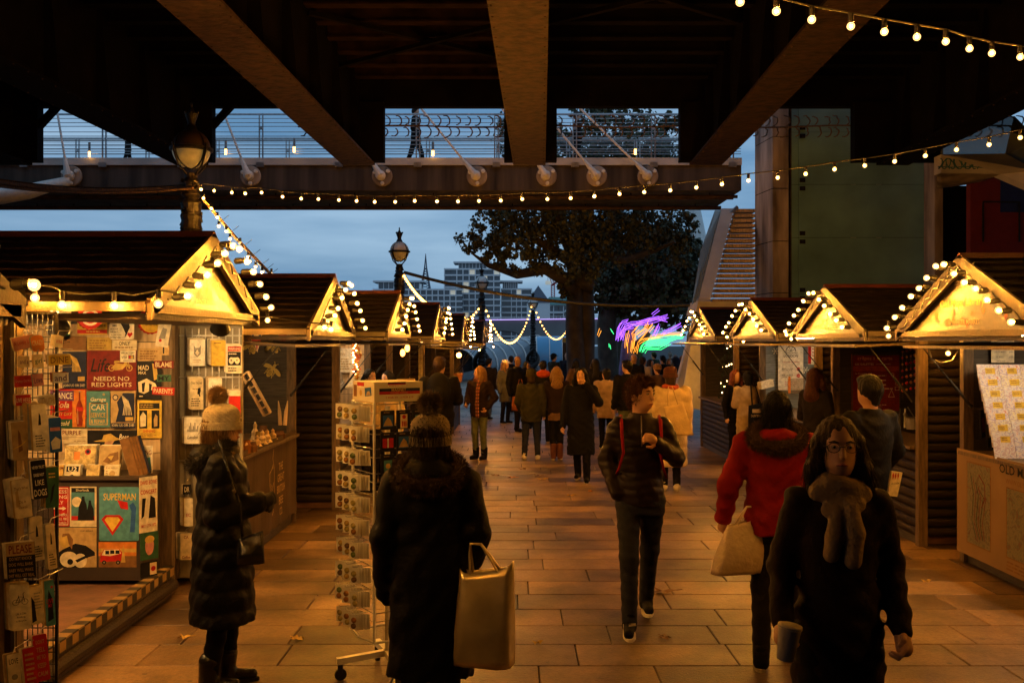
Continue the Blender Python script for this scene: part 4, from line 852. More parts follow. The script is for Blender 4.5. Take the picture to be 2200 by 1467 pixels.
# ================================================================ METAL SIGN HUT: threshold, cabinet, posters
th = thing('threshold_strip', 'yellow and black striped threshold edge of the metal sign hut', 'threshold', (-2.69, 6.6, .18))
yl = mat('hazard_yellow', (.30, .19, .06), rough=.5, var=.3); y0 = 5.5
qa = MB(); qb = MB(); k = 0
while y0 < 7.75:
    (qa if k % 2 else qb).bbox((-2.735, y0, .181), (-2.655, y0 + .085, .192)); (qb if k % 2 else qa).bbox((-2.664, y0, .12), (-2.655, y0 + .085, .1805)); y0 += .086; k += 1
qa.build('yellow_stripe', yl, th); qb.build('black_stripe', M['black'], th)
q = MB(); q.bbox((-2.70, 5.45, G(6)), (-2.665, 7.8, .118)); q.build('step_board', M['flap'], th)
q = MB(); q.tube([(-2.655, 5.45, .05), (-2.655, 7.8, .05)], .045, 10); q.build('rounded_log', M['log'], th)
c = {k: pm(k, v) for k, v in dict(cream=(.62, .52, .34), paper=(.66, .60, .48), yellow=(.62, .42, .06), black=(.012, .011, .012), navy=(.015, .02, .05), red=(.42, .02, .015), dred=(.16, .015, .012), teal=(.07, .19, .21), purple=(.13, .05, .14), green=(.03, .09, .05), brown=(.20, .10, .035), tan=(.42, .28, .12), white=(.75, .72, .65), orange=(.55, .18, .03), blue=(.03, .10, .34), skin=(.45, .24, .13), grey=(.25, .24, .22), pink=(.5, .22, .2), gold=(.5, .33, .08), brass=(.42, .28, .06), glassred=(.20, .02, .01), lime=(.3, .4, .05), cyan=(.08, .24, .30)).items()}
D = 7.80; GRP = 'metal signs on the pine wall'
def W(label, x0, y0, x1, y1, m_, d=D, **k): return pxsign('metal_sign', label, x0, y0, x1, y1, d, c[m_], group=GRP, **k)
s = W('dark slogan sign with yellow line drawing at the end of the wall', 134, 755, 185, 834, 'navy')
for k in range(7): s.stroke([(.30 + .05 * k, .93 - .02 * k), (.45 + .05 * k, .72 - .03 * k), (.42 + .06 * k, .45)], .006, c['gold'])
s.rect(.66, .2, .95, .32, c['gold']); s.text('JOIN US OR DIE!', .5, .07, .92, .09, c['cream']); s.done(s.obj)
s = W('dark red motorbike slogan sign', 187, 753, 293, 838, 'dred'); s.text('Life', .27, .63, .40, .34, c['black'], shear=.3); s.text('NEEDS NO', .5, .29, .72, .11, c['cream']); s.text('RED LIGHTS', .5, .14, .88, .11, c['cream'])
for u in (.50, .86): s.disc(u, .56, .065, c['gold']); s.disc(u, .56, .05, c['dred']); s.disc(u, .56, .015, c['gold'])
s.poly([(.50, .56), (.58, .68), (.74, .66), (.80, .74), (.86, .56), (.80, .62), (.72, .52), (.58, .50)], c['gold']); s.stroke([(.78, .78), (.84, .70), (.87, .56)], .008, c['gold']); s.poly([(.55, .68), (.68, .70), (.66, .75), (.56, .74)], c['gold']); s.done(s.obj)
s = W('small payment card notice over the motorbike sign', 258, 753, 291, 778, 'paper', d=D - .006); s.text('WE ACCEPT', .5, .78, .9, .2, c['black']); s.text('VISA', .28, .42, .36, .24, c['navy']); s.rect(.54, .28, .92, .6, c['navy']); s.disc(.66, .44, .10, c['red']); s.disc(.79, .44, .10, c['gold']); s.rect(.2, .1, .85, .18, c['grey']); s.done(s.obj)
s = W('black film poster sign with cream lettering', 294, 776, 347, 858, 'black'); s.text('MAD', .27, .83, .44, .13, c['cream']); s.text('MAX', .22, .70, .32, .08, c['cream']); s.poly([(.62, .95), (.80, .90), (.86, .55), (.70, .5), (.66, .75)], c['gold']); s.poly([(.05, .45), (.4, .55), (.75, .42), (.9, .2), (.6, .25), (.3, .15), (.08, .2)], c['cream']); s.poly([(.2, .42), (.35, .46), (.3, .2), (.22, .2)], c['black']); s.poly([(.5, .42), (.62, .4), (.58, .22), (.5, .22)], c['black']); s.rect(.1, .07, .25, .1, c['cream']); s.done(s.obj)
s = W('red cola sign with a big glass bottle', 108, 836, 185, 919, 'red'); s.rect(0, 0, 1, .23, c['green']); s.rect(.62, .02, .98, .98, c['orange'])
s.poly([(.75, .04), (.90, .04), (.915, .2), (.895, .3), (.93, .48), (.90, .6), (.845, .72), (.84, .92), (.80, .92), (.795, .72), (.74, .6), (.715, .48), (.75, .3), (.73, .2)], c['glassred']); s.rect(.795, .92, .845, .96, c['grey']); s.rect(.72, .44, .925, .54, c['red']); s.poly([(.76, .1), (.79, .1), (.785, .3), (.77, .5), (.76, .5)], c['skin'])
s.text('Cola', .32, .60, .42, .16, c['cream'], shear=.3); s.text('EVERY DAY', .33, .36, .56, .08, c['gold']); s.text('cold', .42, .12, .26, .12, c['cream'], shear=.3); s.done(s.obj)
s = W('purple word sign reading dance on the cola sign', 108, 839, 158, 861, 'purple', d=D - .008); s.text('DANCE', .55, .5, .8, .6, c['paper']); s.done(s.obj)
s = W('teal garage sign with rounded corners', 186, 840, 236.5, 918, 'teal', rnd=.015); s.rect(.12, .07, .9, .68, c['gold']); s.rect(.16, .09, .86, .65, c['teal']); s.text('Garage', .5, .76, .66, .13, c['cream'], shear=.2); s.rect(.2, .66, .85, .69, c['black']); s.text('CAR', .5, .55, .6, .15, c['cream']); s.text('SERVICE', .5, .34, .62, .13, c['gold']); s.text('& REPAIR', .5, .17, .62, .11, c['gold']); s.disc(.74, .91, .05, c['gold']); s.disc(.74, .91, .025, c['teal']); s.done(s.obj)
s = W('cream and navy slogan sign below the motorbike sign', 238, 840, 291, 919.5, 'tan'); s.poly([(.2, .16), (.95, .16), (.97, .95), (.5, .95), (.25, .7), (.32, .5)], c['navy']); s.rect(0, 0, 1, .14, c['navy'])
for k in range(6): s.stroke([(.45 + .05 * k, .9 - .03 * k), (.56 + .05 * k, .62 - .02 * k), (.5 + .07 * k, .35)], .006, c['cream'])
s.disc(.2, .83, .12, c['navy']); s.disc(.2, .83, .08, c['cream']); s.rect(.6, .2, .92, .3, c['gold']); s.text('JOIN US OR DIE!', .5, .07, .92, .09, c['cream']); s.done(s.obj)
s = W('yellow film poster sign with black panel', 295, 860, 347, 941, 'yellow', rnd=.008); s.rect(.08, .78, .92, .93, c['black']); s.lines(.12, .88, .8, .91, 2, c['gold']); s.rect(.09, .26, .42, .74, c['black']); s.rect(.6, .26, .92, .74, c['black']); s.poly([(.14, .3), (.36, .32), (.38, .6), (.25, .7), (.13, .58)], c['cream']); s.poly([(.70, .3), (.84, .32), (.85, .58), (.76, .64), (.69, .5)], c['tan']); s.text('SHINING', .5, .19, .5, .07, c['red']); s.lines(.15, .88, .04, .14, 4, c['brown']); s.done(s.obj)
s = W('cream concert notice reading purple', 122, 921, 187, 952, 'cream'); s.text('PURPLE', .5, .72, .62, .3, c['dred']); s.rect(.05, .42, .96, .44, c['brown']); s.text('GERMANY', .25, .32, .3, .12, c['brown']); s.text('26. JANUAR', .76, .14, .4, .13, c['brown']); s.done(s.obj)
s = W('dark beach hat sign below the garage sign', 188, 924, 294, 956, 'black'); s.poly([(.12, .25), (.3, .38), (.33, .68), (.47, .78), (.58, .52), (.68, .4), (.55, .3), (.35, .22)], c['gold']); s.poly([(.34, .02), (.5, .05), (.55, .3), (.36, .25)], c['skin']); s.text('Beer', .74, .55, .2, .4, c['paper'], shear=.3); s.done(s.obj)
s = W('yellow house rules sign with red band', 166, 685, 230, 719, 'yellow'); s.rect(0, .08, 1, .32, c['red']); s.text('as', .8, .86, .12, .16, c['black']); s.text('Please', .78, .6, .36, .22, c['black']); s.lines(.3, .95, .12, .28, 1, c['gold']); s.done(s.obj)
s = W('cream heart sign with black pig shape', 235, 692, 288, 729, 'paper', d=D - .12, rnd=.02); s.text('ME', .22, .80, .2, .12, c['black']); s.text('IN YOUR', .2, .6, .3, .10, c['black']); s.text('HEART,', .22, .42, .34, .12, c['black']); s.text("I'LL STAY THERE", .28, .26, .42, .07, c['black']); s.text('FOREVER', .26, .1, .42, .12, c['black']); s.poly([(.45, .95), (.8, .95), (.84, .7), (.76, .45), (.7, .25), (.62, .08), (.66, .35), (.55, .7)], c['black']); s.poly([(.83, .1), (.95, .3), (.92, .42), (.84, .36), (.76, .4), (.73, .28)], c['red']); s.done(s.obj)
for lab, r_, m_, tx in (('brown whisky sign high on the wall', (132, 722, 185, 752), 'brown', 'EY--'), ('brass notice plate high on the wall', (187, 725, 240, 752), 'brass', None), ('cream parking notice reading only', (241, 731, 294, 751), 'cream', 'ONLY'), ('tan paper notice beside the film poster', (296, 748, 347, 775), 'tan', None), ('dark green framed sign behind the plastic sleeve', (113, 712, 150, 729), 'green', None)):
    s = W(lab, *r_, m_)
    if tx: s.text(tx, .5 if tx == 'ONLY' else .2, .66, .46 if tx == 'ONLY' else .3, .4, c['black'])
    s.lines(.1, .92, .08, .38 if tx else .85, 1 if tx else 4, c['brown'], seed=3); s.done(s.obj)
for lab, x, y, r_, m1, m2, tx in (('red ringed bottle cap sign hanging from the roof', 194, 682, .085, 'red', 'paper', None), ('yellow bottle cap sign reading beer hanging from the roof', 325, 692, .085, 'yellow', 'red', 'BEER')):
    O = at(x, y, 7.35); t = thing('bottle_cap_sign', lab, 'sign', O, 'bottle cap signs'); q = MB(); n = 40; ax = Vector((.55, -1, -.15)).normalized()
    vs = []; Q = Vector((0, 0, 1)).rotation_difference(ax).to_matrix()
    for rr, zz in ((r_ * 1.08, -.03), (r_, 0.0)):
        for k in range(n): a = 2 * math.pi * k / n; r2 = rr * (1 + (.05 * math.cos(k * math.pi) if zz < 0 else 0)); vs.append(O + Q @ Vector((r2 * math.cos(a), r2 * math.sin(a), zz)))
    q.add(vs, [(k, (k + 1) % n, n + (k + 1) % n, n + k) for k in range(n)] + [tuple(range(n, 2 * n)), tuple(range(n - 1, -1, -1))]); b = q.build('cap', c[m2 if tx else m1], t)
    Rv = Q @ Vector((1, 0, 0)); Rv = UZ.cross(ax).normalized(); U = ax.cross(Rv); s = Sheet(O, Rv, U, 2 * r_, 2 * r_)
    s.disc(.5, .5, .46, c[m1]); s.disc(.5, .5, .36, c[m2 if not tx else 'yellow'])
    if tx: s.text(tx, .5, .62, .6, .24, c['black']); s.text('SERVED HERE', .5, .4, .5, .1, c['black'])
    else: s.disc(.5, .5, .26, c['red']); s.disc(.5, .5, .16, c['blue'])
    s.done(b)
for lab, r_, m_, tx, ti in (('tan letter sign reading I on the post', (341, 742, 362, 763), 'tan', 'I', 0), ('dark red word sign reading blame', (331, 775, 372, 791), 'dred', 'BLAME', 0), ('green word sign reading my', (337, 805, 367, 820), 'green', 'MY', 0), ('red word sign reading parents', (327, 832, 374, 848), 'red', 'PARENTS', -3)):
    s = pxsign('word_sign', lab, *r_, 7.5, c[m_], tilt=ti, t=.012, group='word signs'); s.text(tx, .5, .5, .86 if tx != 'I' else .3, .66, c['cream'] if tx not in ('I', 'MY') else c['black']); s.done(s.obj)
s = pxsign('postcard', 'small illustrated card hung beside the beer cap sign', 337, 693, 364, 745, 7.3, c['paper'], tilt=-9); s.poly([(.2, .3), (.7, .35), (.75, .75), (.4, .8)], c['grey']); s.disc(.35, .25, .12, c['red']); s.done(s.obj)
s = pxsign('plastic_sleeve', 'crinkled clear plastic sleeve hanging over the wall', 113, 660, 152, 716, 7.2, mat('crinkled_plastic', (.42, .36, .24), rough=.15, var=.5, scale=18, bump=1.0, bscale=26), tilt=-3)
# cabinet with albums
cb = thing('display_cabinet', 'dark display cabinet below the poster wall', 'cabinet', at(200, 1245, 7.42)); A, B = at(90, 1030, 7.4), at(306, 1246, 7.4)
q = MB(); q.bbox((A.x - .3, 7.4, B.z), (B.x, 7.77, A.z)); q.build('body', mat('cabinet_black', (.03, .018, .012), var=.3), cb)
q = MB(); q.bbox((A.x - .3, 7.37, A.z), (B.x + .01, 7.78, A.z + .025)); q.build('top_board', M['flap'], cb)
s = W('red parking sign with arrow on the cabinet', 116, 1045, 149, 1130, 'red', d=7.395, rnd=.012); s.rect(.0, .03, .92, .05, c['paper']); s.rect(.90, .05, .93, .95, c['paper']); s.rect(0, .95, .92, .97, c['paper'])
for tx, v in (('CESS', .87), ('KING', .74), ('LY', .60), ('OTHERS', .29), ('WILL BE', .19), ('TOAD', .09)): s.text(tx, .45, v, .8 if len(tx) > 2 else .35, .085 if v > .5 else .06, c['paper'])
s.rect(0, .435, .6, .475, c['paper']); s.poly([(.58, .40), (.82, .455), (.58, .51)], c['paper']); s.done(s.obj)
s = W('detective poster sign with yellow moon', 150, 1045, 207, 1131, 'cream', d=7.395); s.rect(.06, .86, .94, .97, c['black']); s.text('Sherlock', .48, .915, .5, .06, c['cream']); s.rect(.06, .16, .94, .86, c['teal']); s.rect(.06, .16, .94, .27, c['red']); s.disc(.27, .62, .19, c['cream']); s.poly([(.3, .16), (.34, .5), (.44, .66), (.46, .76), (.56, .76), (.57, .66), (.64, .55), (.66, .42), (.7, .54), (.72, .66), (.80, .66), (.83, .55), (.90, .45), (.92, .16)], c['black']); s.done(s.obj)
s = W('teal comic title sign with red and yellow diamond', 213, 1046, 298, 1161, 'cyan', d=7.395, rnd=.01); s.text('SUPERMAN', .52, .82, .82, .13, c['yellow']); s.poly([(.06, .40), (.16, .48), (.52, .48), (.62, .40), (.34, .1)], c['red']); s.poly([(.14, .39), (.2, .44), (.48, .44), (.54, .39), (.34, .17)], c['yellow']); s.poly([(.78, .16), (.82, .55), (.76, .66), (.86, .72), (.94, .62), (.9, .16)], c['blue']); s.poly([(.46, .76), (.72, .72), (.74, .58), (.55, .60)], c['red']); s.done(s.obj)
s = W('sepia sign of a guitarist on the cabinet', 117, 1133, 207, 1218, 'tan', d=7.395); s.poly([(0, 0), (0, .3), (.2, .45), (.5, .6), (.75, .55), (.95, .4), (.97, .3), (.8, .25), (.6, 0)], c['black']); s.disc(.25, .66, .12, c['gold'], .17); s.poly([(.2, .85), (.35, .86), (.45, .7), (.42, .45), (.34, .6), (.3, .8), (.18, .76)], c['brown']); s.disc(.35, .2, .22, c['cream'], .2); s.disc(.62, .17, .16, c['cream'], .18); s.disc(.38, .14, .07, c['black']); s.poly([(.55, .12), (.98, .36), (.95, .4), (.5, .18)], c['black']); s.text('KURT DONALD', .78, .92, .3, .04, c['black']); s.done(s.obj)
s = W('sunset sign with a red camper van', 212, 1164, 293, 1218, 'brown', d=7.395); s.rect(0, .45, 1, 1, c['orange']); s.rect(0, .6, 1, .75, c['gold']); s.poly([(.04, .22), (.05, .45), (.14, .72), (.55, .74), (.62, .6), (.63, .25)], c['red']); s.poly([(.08, .48), (.15, .7), (.54, .72), (.6, .55), (.3, .45)], c['cream']); s.rect(.18, .52, .28, .66, c['black']); s.rect(.31, .54, .42, .68, c['black']); s.rect(.45, .54, .56, .68, c['black'])
for u in (.15, .52): s.disc(u, .2, .055, c['black']); s.disc(u, .2, .025, c['grey'])
s.poly([(.6, .2), (.66, .92), (.72, .2)], c['gold']); s.done(s.obj)
Q = Vector((0.45, 0.9, 0)).normalized()
s = sign('metal_sign', 'narrow concert poster sign on the cabinet side', at(319, 1083, 7.38), Vector((.6, .8, 0)), UZ, .15, .41, c['paper'], group=GRP); s.text('DAVID BOWIE', .5, .90, .9, .08, c['red']); s.text('CONCERT', .5, .73, .9, .08, c['red']); s.poly([(.1, .25), (.25, .3), (.35, .62), (.15, .62)], c['black']); s.poly([(.5, .25), (.9, .25), (.85, .6), (.6, .66)], c['black']); s.text('MAY 12TH 1972', .5, .12, .8, .06, c['red']); s.done(s.obj)
s = sign('metal_sign', 'green sign with pink patch on the cabinet side', at(321, 1172, 7.38), Vector((.6, .8, 0)), UZ, .15, .20, c['green'], group=GRP); s.disc(.5, .5, .24, c['pink'], .34); s.disc(.5, .74, .26, c['gold'], .14); s.done(s.obj)
s = sign('metal_sign', 'small black and cream sign low on the cabinet side', at(320, 1222, 7.39), Vector((.6, .8, 0)), UZ, .14, .11, c['black'], group=GRP); s.rect(.55, .1, .95, .9, c['cream']); s.disc(.75, .5, .14, c['red']); s.done(s.obj)
cello = mat('cellophane_gold', (.50, .36, .14), rough=.12, var=.55, scale=22, bump=.9, bscale=30)
def leaning(name, label, x0, y0, x1, y1, d, m_, n, grp, cat, lean=12, deco=None):
    for k in range(n):
        O = at((x0 + x1) / 2 + k * 2.5, (y0 + y1) / 2 - k * 1.2, d + .02 + k * .022); a = R(lean + random.uniform(-3, 3)); U = Vector((0, math.sin(a), math.cos(a)))
        lab = label if k == 0 else label + ' , %s behind' % ('one two three four five six'.split()[k - 1])
        s = sign(name, lab.replace(' ,', ','), O, RX, U, (x1 - x0) * d / F, (y1 - y0) * d / F, m_ if k == 0 else c['paper'], cat=cat, group=grp, t=.01)
        if k == 0 and deco: deco(s); s.done(s.obj)
leaning('record_sleeve', 'cellophane wrapped record at the front of the wide bin', 139, 957, 205, 1001, 7.5, cello, 4, 'records on the cabinet', 'record', deco=lambda s: (s.rect(.3, .3, .5, .7, c['orange']), s.disc(.75, .7, .1, c['red']), s.disc(.75, .7, .06, c['navy'])))
leaning('record_sleeve', 'brown cover record beside the tilted records', 213, 957, 258, 1000, 7.52, c['tan'], 3, 'records on the cabinet', 'record', deco=lambda s: (s.poly([(.2, .2), (.5, .6), (.9, .7), (.95, .3), (.5, .1)], c['brown']), s.poly([(.4, .45), (.7, .5), (.6, .25)], c['gold'])))
leaning('disc_case', 'yellow disc case with large black letters', 139, 999, 172, 1027, 7.42, c['cream'], 3, 'disc cases on the cabinet', 'disc case', deco=lambda s: (s.rect(.1, .5, .9, .92, c['black']), s.text('U2', .5, .7, .6, .34, c['paper']), s.poly([(.2, .1), (.5, .3), (.8, .1)], c['black'])))
leaning('disc_case', 'disc case wrapped in gold cellophane', 185, 998, 214, 1027, 7.42, cello, 2, 'disc cases on the cabinet', 'disc case')
leaning('disc_case', 'cream disc case with a small portrait', 224, 999, 256, 1027, 7.42, c['cream'], 2, 'disc cases on the cabinet', 'disc case', deco=lambda s: (s.text('ELVIS PRESLEY', .5, .78, .8, .12, c['brown']), s.disc(.55, .35, .2, c['tan']), s.lines(.1, .3, .2, .6, 3, c['brown'])))
leaning('disc_case', 'disc case with brown label at the end of the row', 112, 998, 136, 1027, 7.42, c['gold'], 2, 'disc cases on the cabinet', 'disc case', deco=lambda s: s.text('EM', .8, .75, .3, .2, c['dred']))
for k in range(5):
    sg = pxsign('record_sleeve', 'tilted record leaning to the side, %s of five' % ('first second third fourth fifth'.split()[k]), 268 + k * 6, 940 - k * 1, 288 + k * 6, 1028 - k * 2, 7.45 + .02 * k, c['brown'] if k < 4 else c['navy'], tilt=16, group='tilted records', cat='record', t=.02)
    if k == 4: sg.poly([(.2, .3), (.6, .45), (.8, .7), (.4, .75)], c['orange']); sg.text('Goth', .5, .2, .6, .1, c['orange'])
    sg.done(sg.obj)
s = pxsign('record_sleeve', 'upright surfing record with teal cover', 303, 957, 328, 1018, 7.6, c['paper'], cat='record'); s.text('FING', .5, .76, .8, .16, c['dred']); s.poly([(.1, .1), (.9, .15), (.8, .6), (.3, .55)], c['cyan']); s.done(s.obj)
# ================================================================ HANGING SIGN RACK near the hut edge
def rack(label, x0, y0, x1, y1, d, step=26, mt='iron'):
    t = thing('wire_rack', label, 'rack', at((x0 + x1) / 2, y1, d)); q = MB(); A, B = at(x0, y0, d), at(x1, y1, d)
    for a, b in (((x0, y0), (x1, y0)), ((x0, y1), (x1, y1)), ((x0, y0), (x0, y1)), ((x1, y0), (x1, y1))): q.bar(at(*a, d), at(*b, d), .015, .015)
    q.build('frame', M[mt], t); q = MB(); x = x0 + 10
    while x < x1: q.tube([at(x, y0, d), at(x, y1, d)], .003, 4); x += 11
    y = y0 + step
    while y < y1: q.tube([at(x0, y, d), at(x1, y, d)], .003, 4); y += step
    q.build('wire_grid', M[mt], t); return t
rk = rack('tall wire rack of hanging signs at the edge of the metal sign hut', 16, 672, 122, 1466, 5.5)
RC = {'pink': pm('rk_pink', (.50, .25, .20))}
def bunch(label, x0, y0, x1, y1, d, m_, tx=None, tm='black', n=4, tilt=0.0, yaw=28, grp='signs on the wire rack', deco=None, spread=3.0, rnd=.006, back='paper'):
    for k in range(n - 1, -1, -1):
        lab = label if k == 0 else 'sign hanging %s behind the %s' % (['next', 'second', 'third', 'fourth', 'fifth', 'sixth'][k - 1], label)
        s = pxsign('hanging_sign', ' '.join(lab.split()[:16]), x0 - k * spread, y0 - k * 1.0, x1 - k * spread, y1 - k * 1.0, d + .018 * k, c[m_] if k == 0 else c[random.choice([back, back, 'grey', 'tan'])], tilt=tilt + (random.uniform(-1.5, 1.5) if k else 0), yaw=yaw + k * 2.0, t=.003, rnd=rnd, group=grp)
        if k == 0:
            if deco: deco(s)
            if tx:
                for i, (w_, v, wf, hf) in enumerate(tx): s.text(w_, .5, v, wf, hf, c[tm])
            s.done(s.obj)
    O = at((x0 + x1) / 2, y0 - 3, d); q = MB(); q.tube([O + Vector((0, -.02, 0)), O + Vector((0, .0, .022)), O + Vector((0, .15, .022))], .0025, 5); q.build('hook', M['steel'], rk)
dd = 5.3
bunch('pink wooden sign reading a lovely lady', 32, 722, 70, 750, dd, 'pink', [('A Lovely Lady', .5, .9, .4)], 'red', n=2, tilt=14, rnd=0)
bunch('fan shaped orange sign reading crazy', 70, 720, 92, 756, dd, 'orange', [('CRAZY', .55, .85, .34)], 'cream', n=2, tilt=8, rnd=.02)
bunch('small cream sign reading wine', 120, 722, 134, 746, dd, 'paper', [('WINE', .5, .8, .5)], 'red', n=4, tilt=-4, rnd=0)
bunch('small cream sign reading and a', 43, 765, 61, 789, dd, 'cream', [('and a', .5, .8, .4)], 'purple', n=2, rnd=0)
bunch('small cream sign with green script', 74, 763, 91, 790, dd, 'cream', [('girl', .5, .7, .5)], 'green', n=2, tilt=6, rnd=0)
bunch('yellow word sign reading dine', 105, 762, 151, 784, dd, 'yellow', [('DINE', .5, .8, .62)], 'brown', n=3, tilt=2, yaw=5, rnd=0)
bunch('white word sign reading and', 115, 801, 146, 822, dd, 'white', [('and', .5, .8, .66)], 'purple', n=3, tilt=2, yaw=5, rnd=0, back='dred')
bunch('dark red sign reading grumpy old man', 35, 807, 65, 831, dd, 'red', [('Grumpy Old Man', .5, .92, .34)], 'pink', n=2, tilt=3, rnd=0)
bunch('pink script sign below the cream ones', 73, 803, 91, 829, dd, 'pink', [('Love', .5, .8, .5)], 'purple', n=2, tilt=8, rnd=0)
bunch('dark red sign reading live here', 37, 848, 63, 871, dd, 'red', [('LIVE HERE', .5, .9, .4)], 'paper', n=3, tilt=2, rnd=0)
bunch('pale yellow sign reading truth', 88, 850, 117, 871, dd, 'cream', [('TRUTH', .5, .8, .66)], 'tan', n=3, tilt=4, yaw=10, rnd=0)
dk = lambda s: (s.poly([(.4, .55), (.6, .55), (.58, .75), (.48, .82)], c['black']), s.lines(.15, .85, .08, .35, 5, c['black'], seed=2))
bunch('tall cream sign with small black figure', 74, 868, 97, 968, dd - .05, 'paper', n=7, yaw=38, tilt=3, deco=dk, spread=4.5)
bunch('blue sign with white horse shapes', 108, 897, 130, 971, dd - .05, 'blue', n=6, yaw=25, tilt=3, deco=lambda s: (s.poly([(.1, .3), (.5, .45), (.9, .35), (.8, .1), (.2, .08)], c['paper']), s.rect(.1, .62, .9, .72, c['pink'])), spread=4.0)
bunch('cream sign with brown dancer held by a rubber band', 30, 906, 53, 988, dd - .05, 'tan', n=5, yaw=35, tilt=4, deco=lambda s: (s.poly([(.4, .2), (.7, .25), (.6, .7), (.45, .8)], c['brown']), s.stroke([(0, .3), (.6, .38), (1, .5)], .004, c['yellow'])), spread=2.5)
bunch('black dog sign with cream capitals', 72, 988, 97, 1071, dd - .05, 'black', [('NEVER TRUST', .82, .85, .09), ('DOES NOT', .62, .7, .08), ('LIKE', .42, .6, .14), ('DOGS', .16, .85, .2)], 'paper', n=5, yaw=30, tilt=5, spread=3)
bunch('green sign with black cat', 103, 1003, 122, 1090, dd, 'green', n=4, yaw=45, deco=lambda s: (s.poly([(.3, .1), (.5, .2), (.7, .6), (.45, .5)], c['black']), s.lines(.2, .9, .72, .88, 2, c['gold'])), spread=3)
bunch('cream diner sign with waitress', 33, 1030, 62, 1112, dd - .06, 'cream', [("That's What", .78, .8, .08), ('Do it', .42, .4, .08), ('Hawaii', .28, .5, .08)], 'brown', n=6, yaw=30, tilt=6, deco=lambda s: s.poly([(.12, .3), (.35, .3), (.3, .75), (.15, .7)], c['tan']), spread=3.2)
bunch('cream vine sign behind the waitress sign', 70, 1110, 90, 1204, dd, 'cream', n=3, yaw=38, tilt=4, deco=dk)
bunch('cream armchair sign at the rack edge', 104, 1125, 117, 1222, dd, 'cream', n=3, yaw=45, tilt=4, deco=dk)
bunch('cream and black sign reading please', 17, 1165, 73, 1242, dd - .15, 'black', [('DO NOT KNOCK', .56, .78, .09), ('DOG WILL BARK', .40, .84, .09), ('BABY WILL WAKE', .24, .84, .09), ('SHIT WILL GET REAL', .09, .9, .09)], 'tan', n=4, yaw=12, tilt=3, deco=lambda s: (s.rect(0, .64, 1, 1, c['tan']), s.text('PLEASE', .5, .82, .8, .24, c['dred'])), spread=2, rnd=0)
def bike(s):
    for u in (.25, .74): s.disc(u, .60, .18, c['black']); s.disc(u, .60, .155, c['paper']); s.disc(u, .60, .02, c['black'])
    for P in ([(.25, .6), (.42, .72), (.68, .70), (.74, .6)], [(.42, .72), (.48, .6), (.68, .7)], [(.25, .6), (.48, .6)], [(.40, .75), (.48, .6)], [(.68, .70), (.66, .78), (.74, .8)]): s.stroke(P, .003, c['black'])
    for tx, v in (('Life is Like', .36), ('Riding', .28), ('a Bicycle', .20)): s.text(tx, .5, v, .55, .05, c['black'])
bunch('cream sign with a bicycle drawing', 28, 1252, 61, 1353, dd - .12, 'paper', n=6, yaw=24, tilt=3, deco=bike, spread=2.6)
bunch('cream sign with a black guitarist shape', 68, 1258, 90, 1340, dd - .08, 'cream', n=4, yaw=34, tilt=5, deco=lambda s: (s.poly([(.05, .05), (.4, .1), (.35, .6), (.15, .75)], c['black']), s.lines(.35, .95, .4, .85, 6, c['grey'], seed=5)), spread=3)
bunch('pale blue cat sign with a red heart', 100, 1246, 115, 1344, dd - .03, 'cyan', [('LIVE', .55, .7, .1), ('MY', .45, .4, .08)], 'red', n=4, yaw=40, tilt=3, deco=lambda s: (s.poly([(.2, .1), (.8, .15), (.75, .6), (.4, .8), (.3, .6)], c['black']), s.disc(.75, .85, .14, c['red'])))
bunch('cream sign lowest on the rack', 20, 1404, 42, 1480, dd - .12, 'paper', [('LOVE', .8, .7, .16)], 'black', n=4, yaw=28, tilt=4, deco=lambda s: s.disc(.5, .35, .25, c['grey']))
bunch('dark red sign of slanted lines', 55, 1390, 76, 1480, dd - .1, 'red', n=3, yaw=34, tilt=5, deco=lambda s: s.lines(.15, .85, .1, .9, 7, c['tan'], seed=8))
bunch('red sign reading keep calm', 77, 1362, 101, 1462, dd - .05, 'red', [("DON'T", .85, .6, .1), ('TELL', .68, .6, .1), ('ME TO', .52, .6, .1), ('KEEP', .34, .6, .1), ('CALM', .16, .7, .1)], 'tan', n=2, yaw=30, tilt=5)
box_obj('corner_trim', (-2.70, 5.36, 0), (-2.68, 5.40, 2.1), M['steel'], h0)
# second rack: signs on the opened hut door
dr = thing('hut_door', 'opened pale hut door hung with wire racks of signs', 'door', at(450, 1235, 8.15)); A, B = at(386, 700, 8.15), at(520, 1240, 8.15)
q = MB(); q.bbox((A.x, 8.15, B.z), (B.x, 8.19, A.z)); q.build('leaf', mat('door_white', (.24, .21, .16), var=.25, bump=.2), dr)
q = MB(); q.bbox((A.x - .06, 8.10, B.z), (A.x, 8.2, A.z)); q.build('door_post', M['post'], dr)
q = MB()
for k in range(9): x = A.x + .05 + k * .055; q.bar((x, 8.14, A.z - .02), (x, 8.14, A.z - 1.4), .008, .008)
for z in (A.z - .08, A.z - .42, A.z - .75, A.z - 1.1): q.bar((A.x, 8.135, z), (B.x, 8.135, z), .01, .01)
q.build('wire_grid', M['steel'], dr)
rk = dr; g2 = 'signs on the hut door'
def cat(s):
    s.poly([(.28, .45), (.27, .78), (.38, .68), (.62, .68), (.73, .78), (.72, .45), (.5, .32)], c['grey']); s.poly([(.36, .5), (.5, .62), (.64, .5), (.5, .38)], c['paper']); s.disc(.4, .55, .03, c['black']); s.disc(.6, .55, .03, c['black']); s.lines(.2, .8, .1, .25, 2, c['tan'], seed=4)
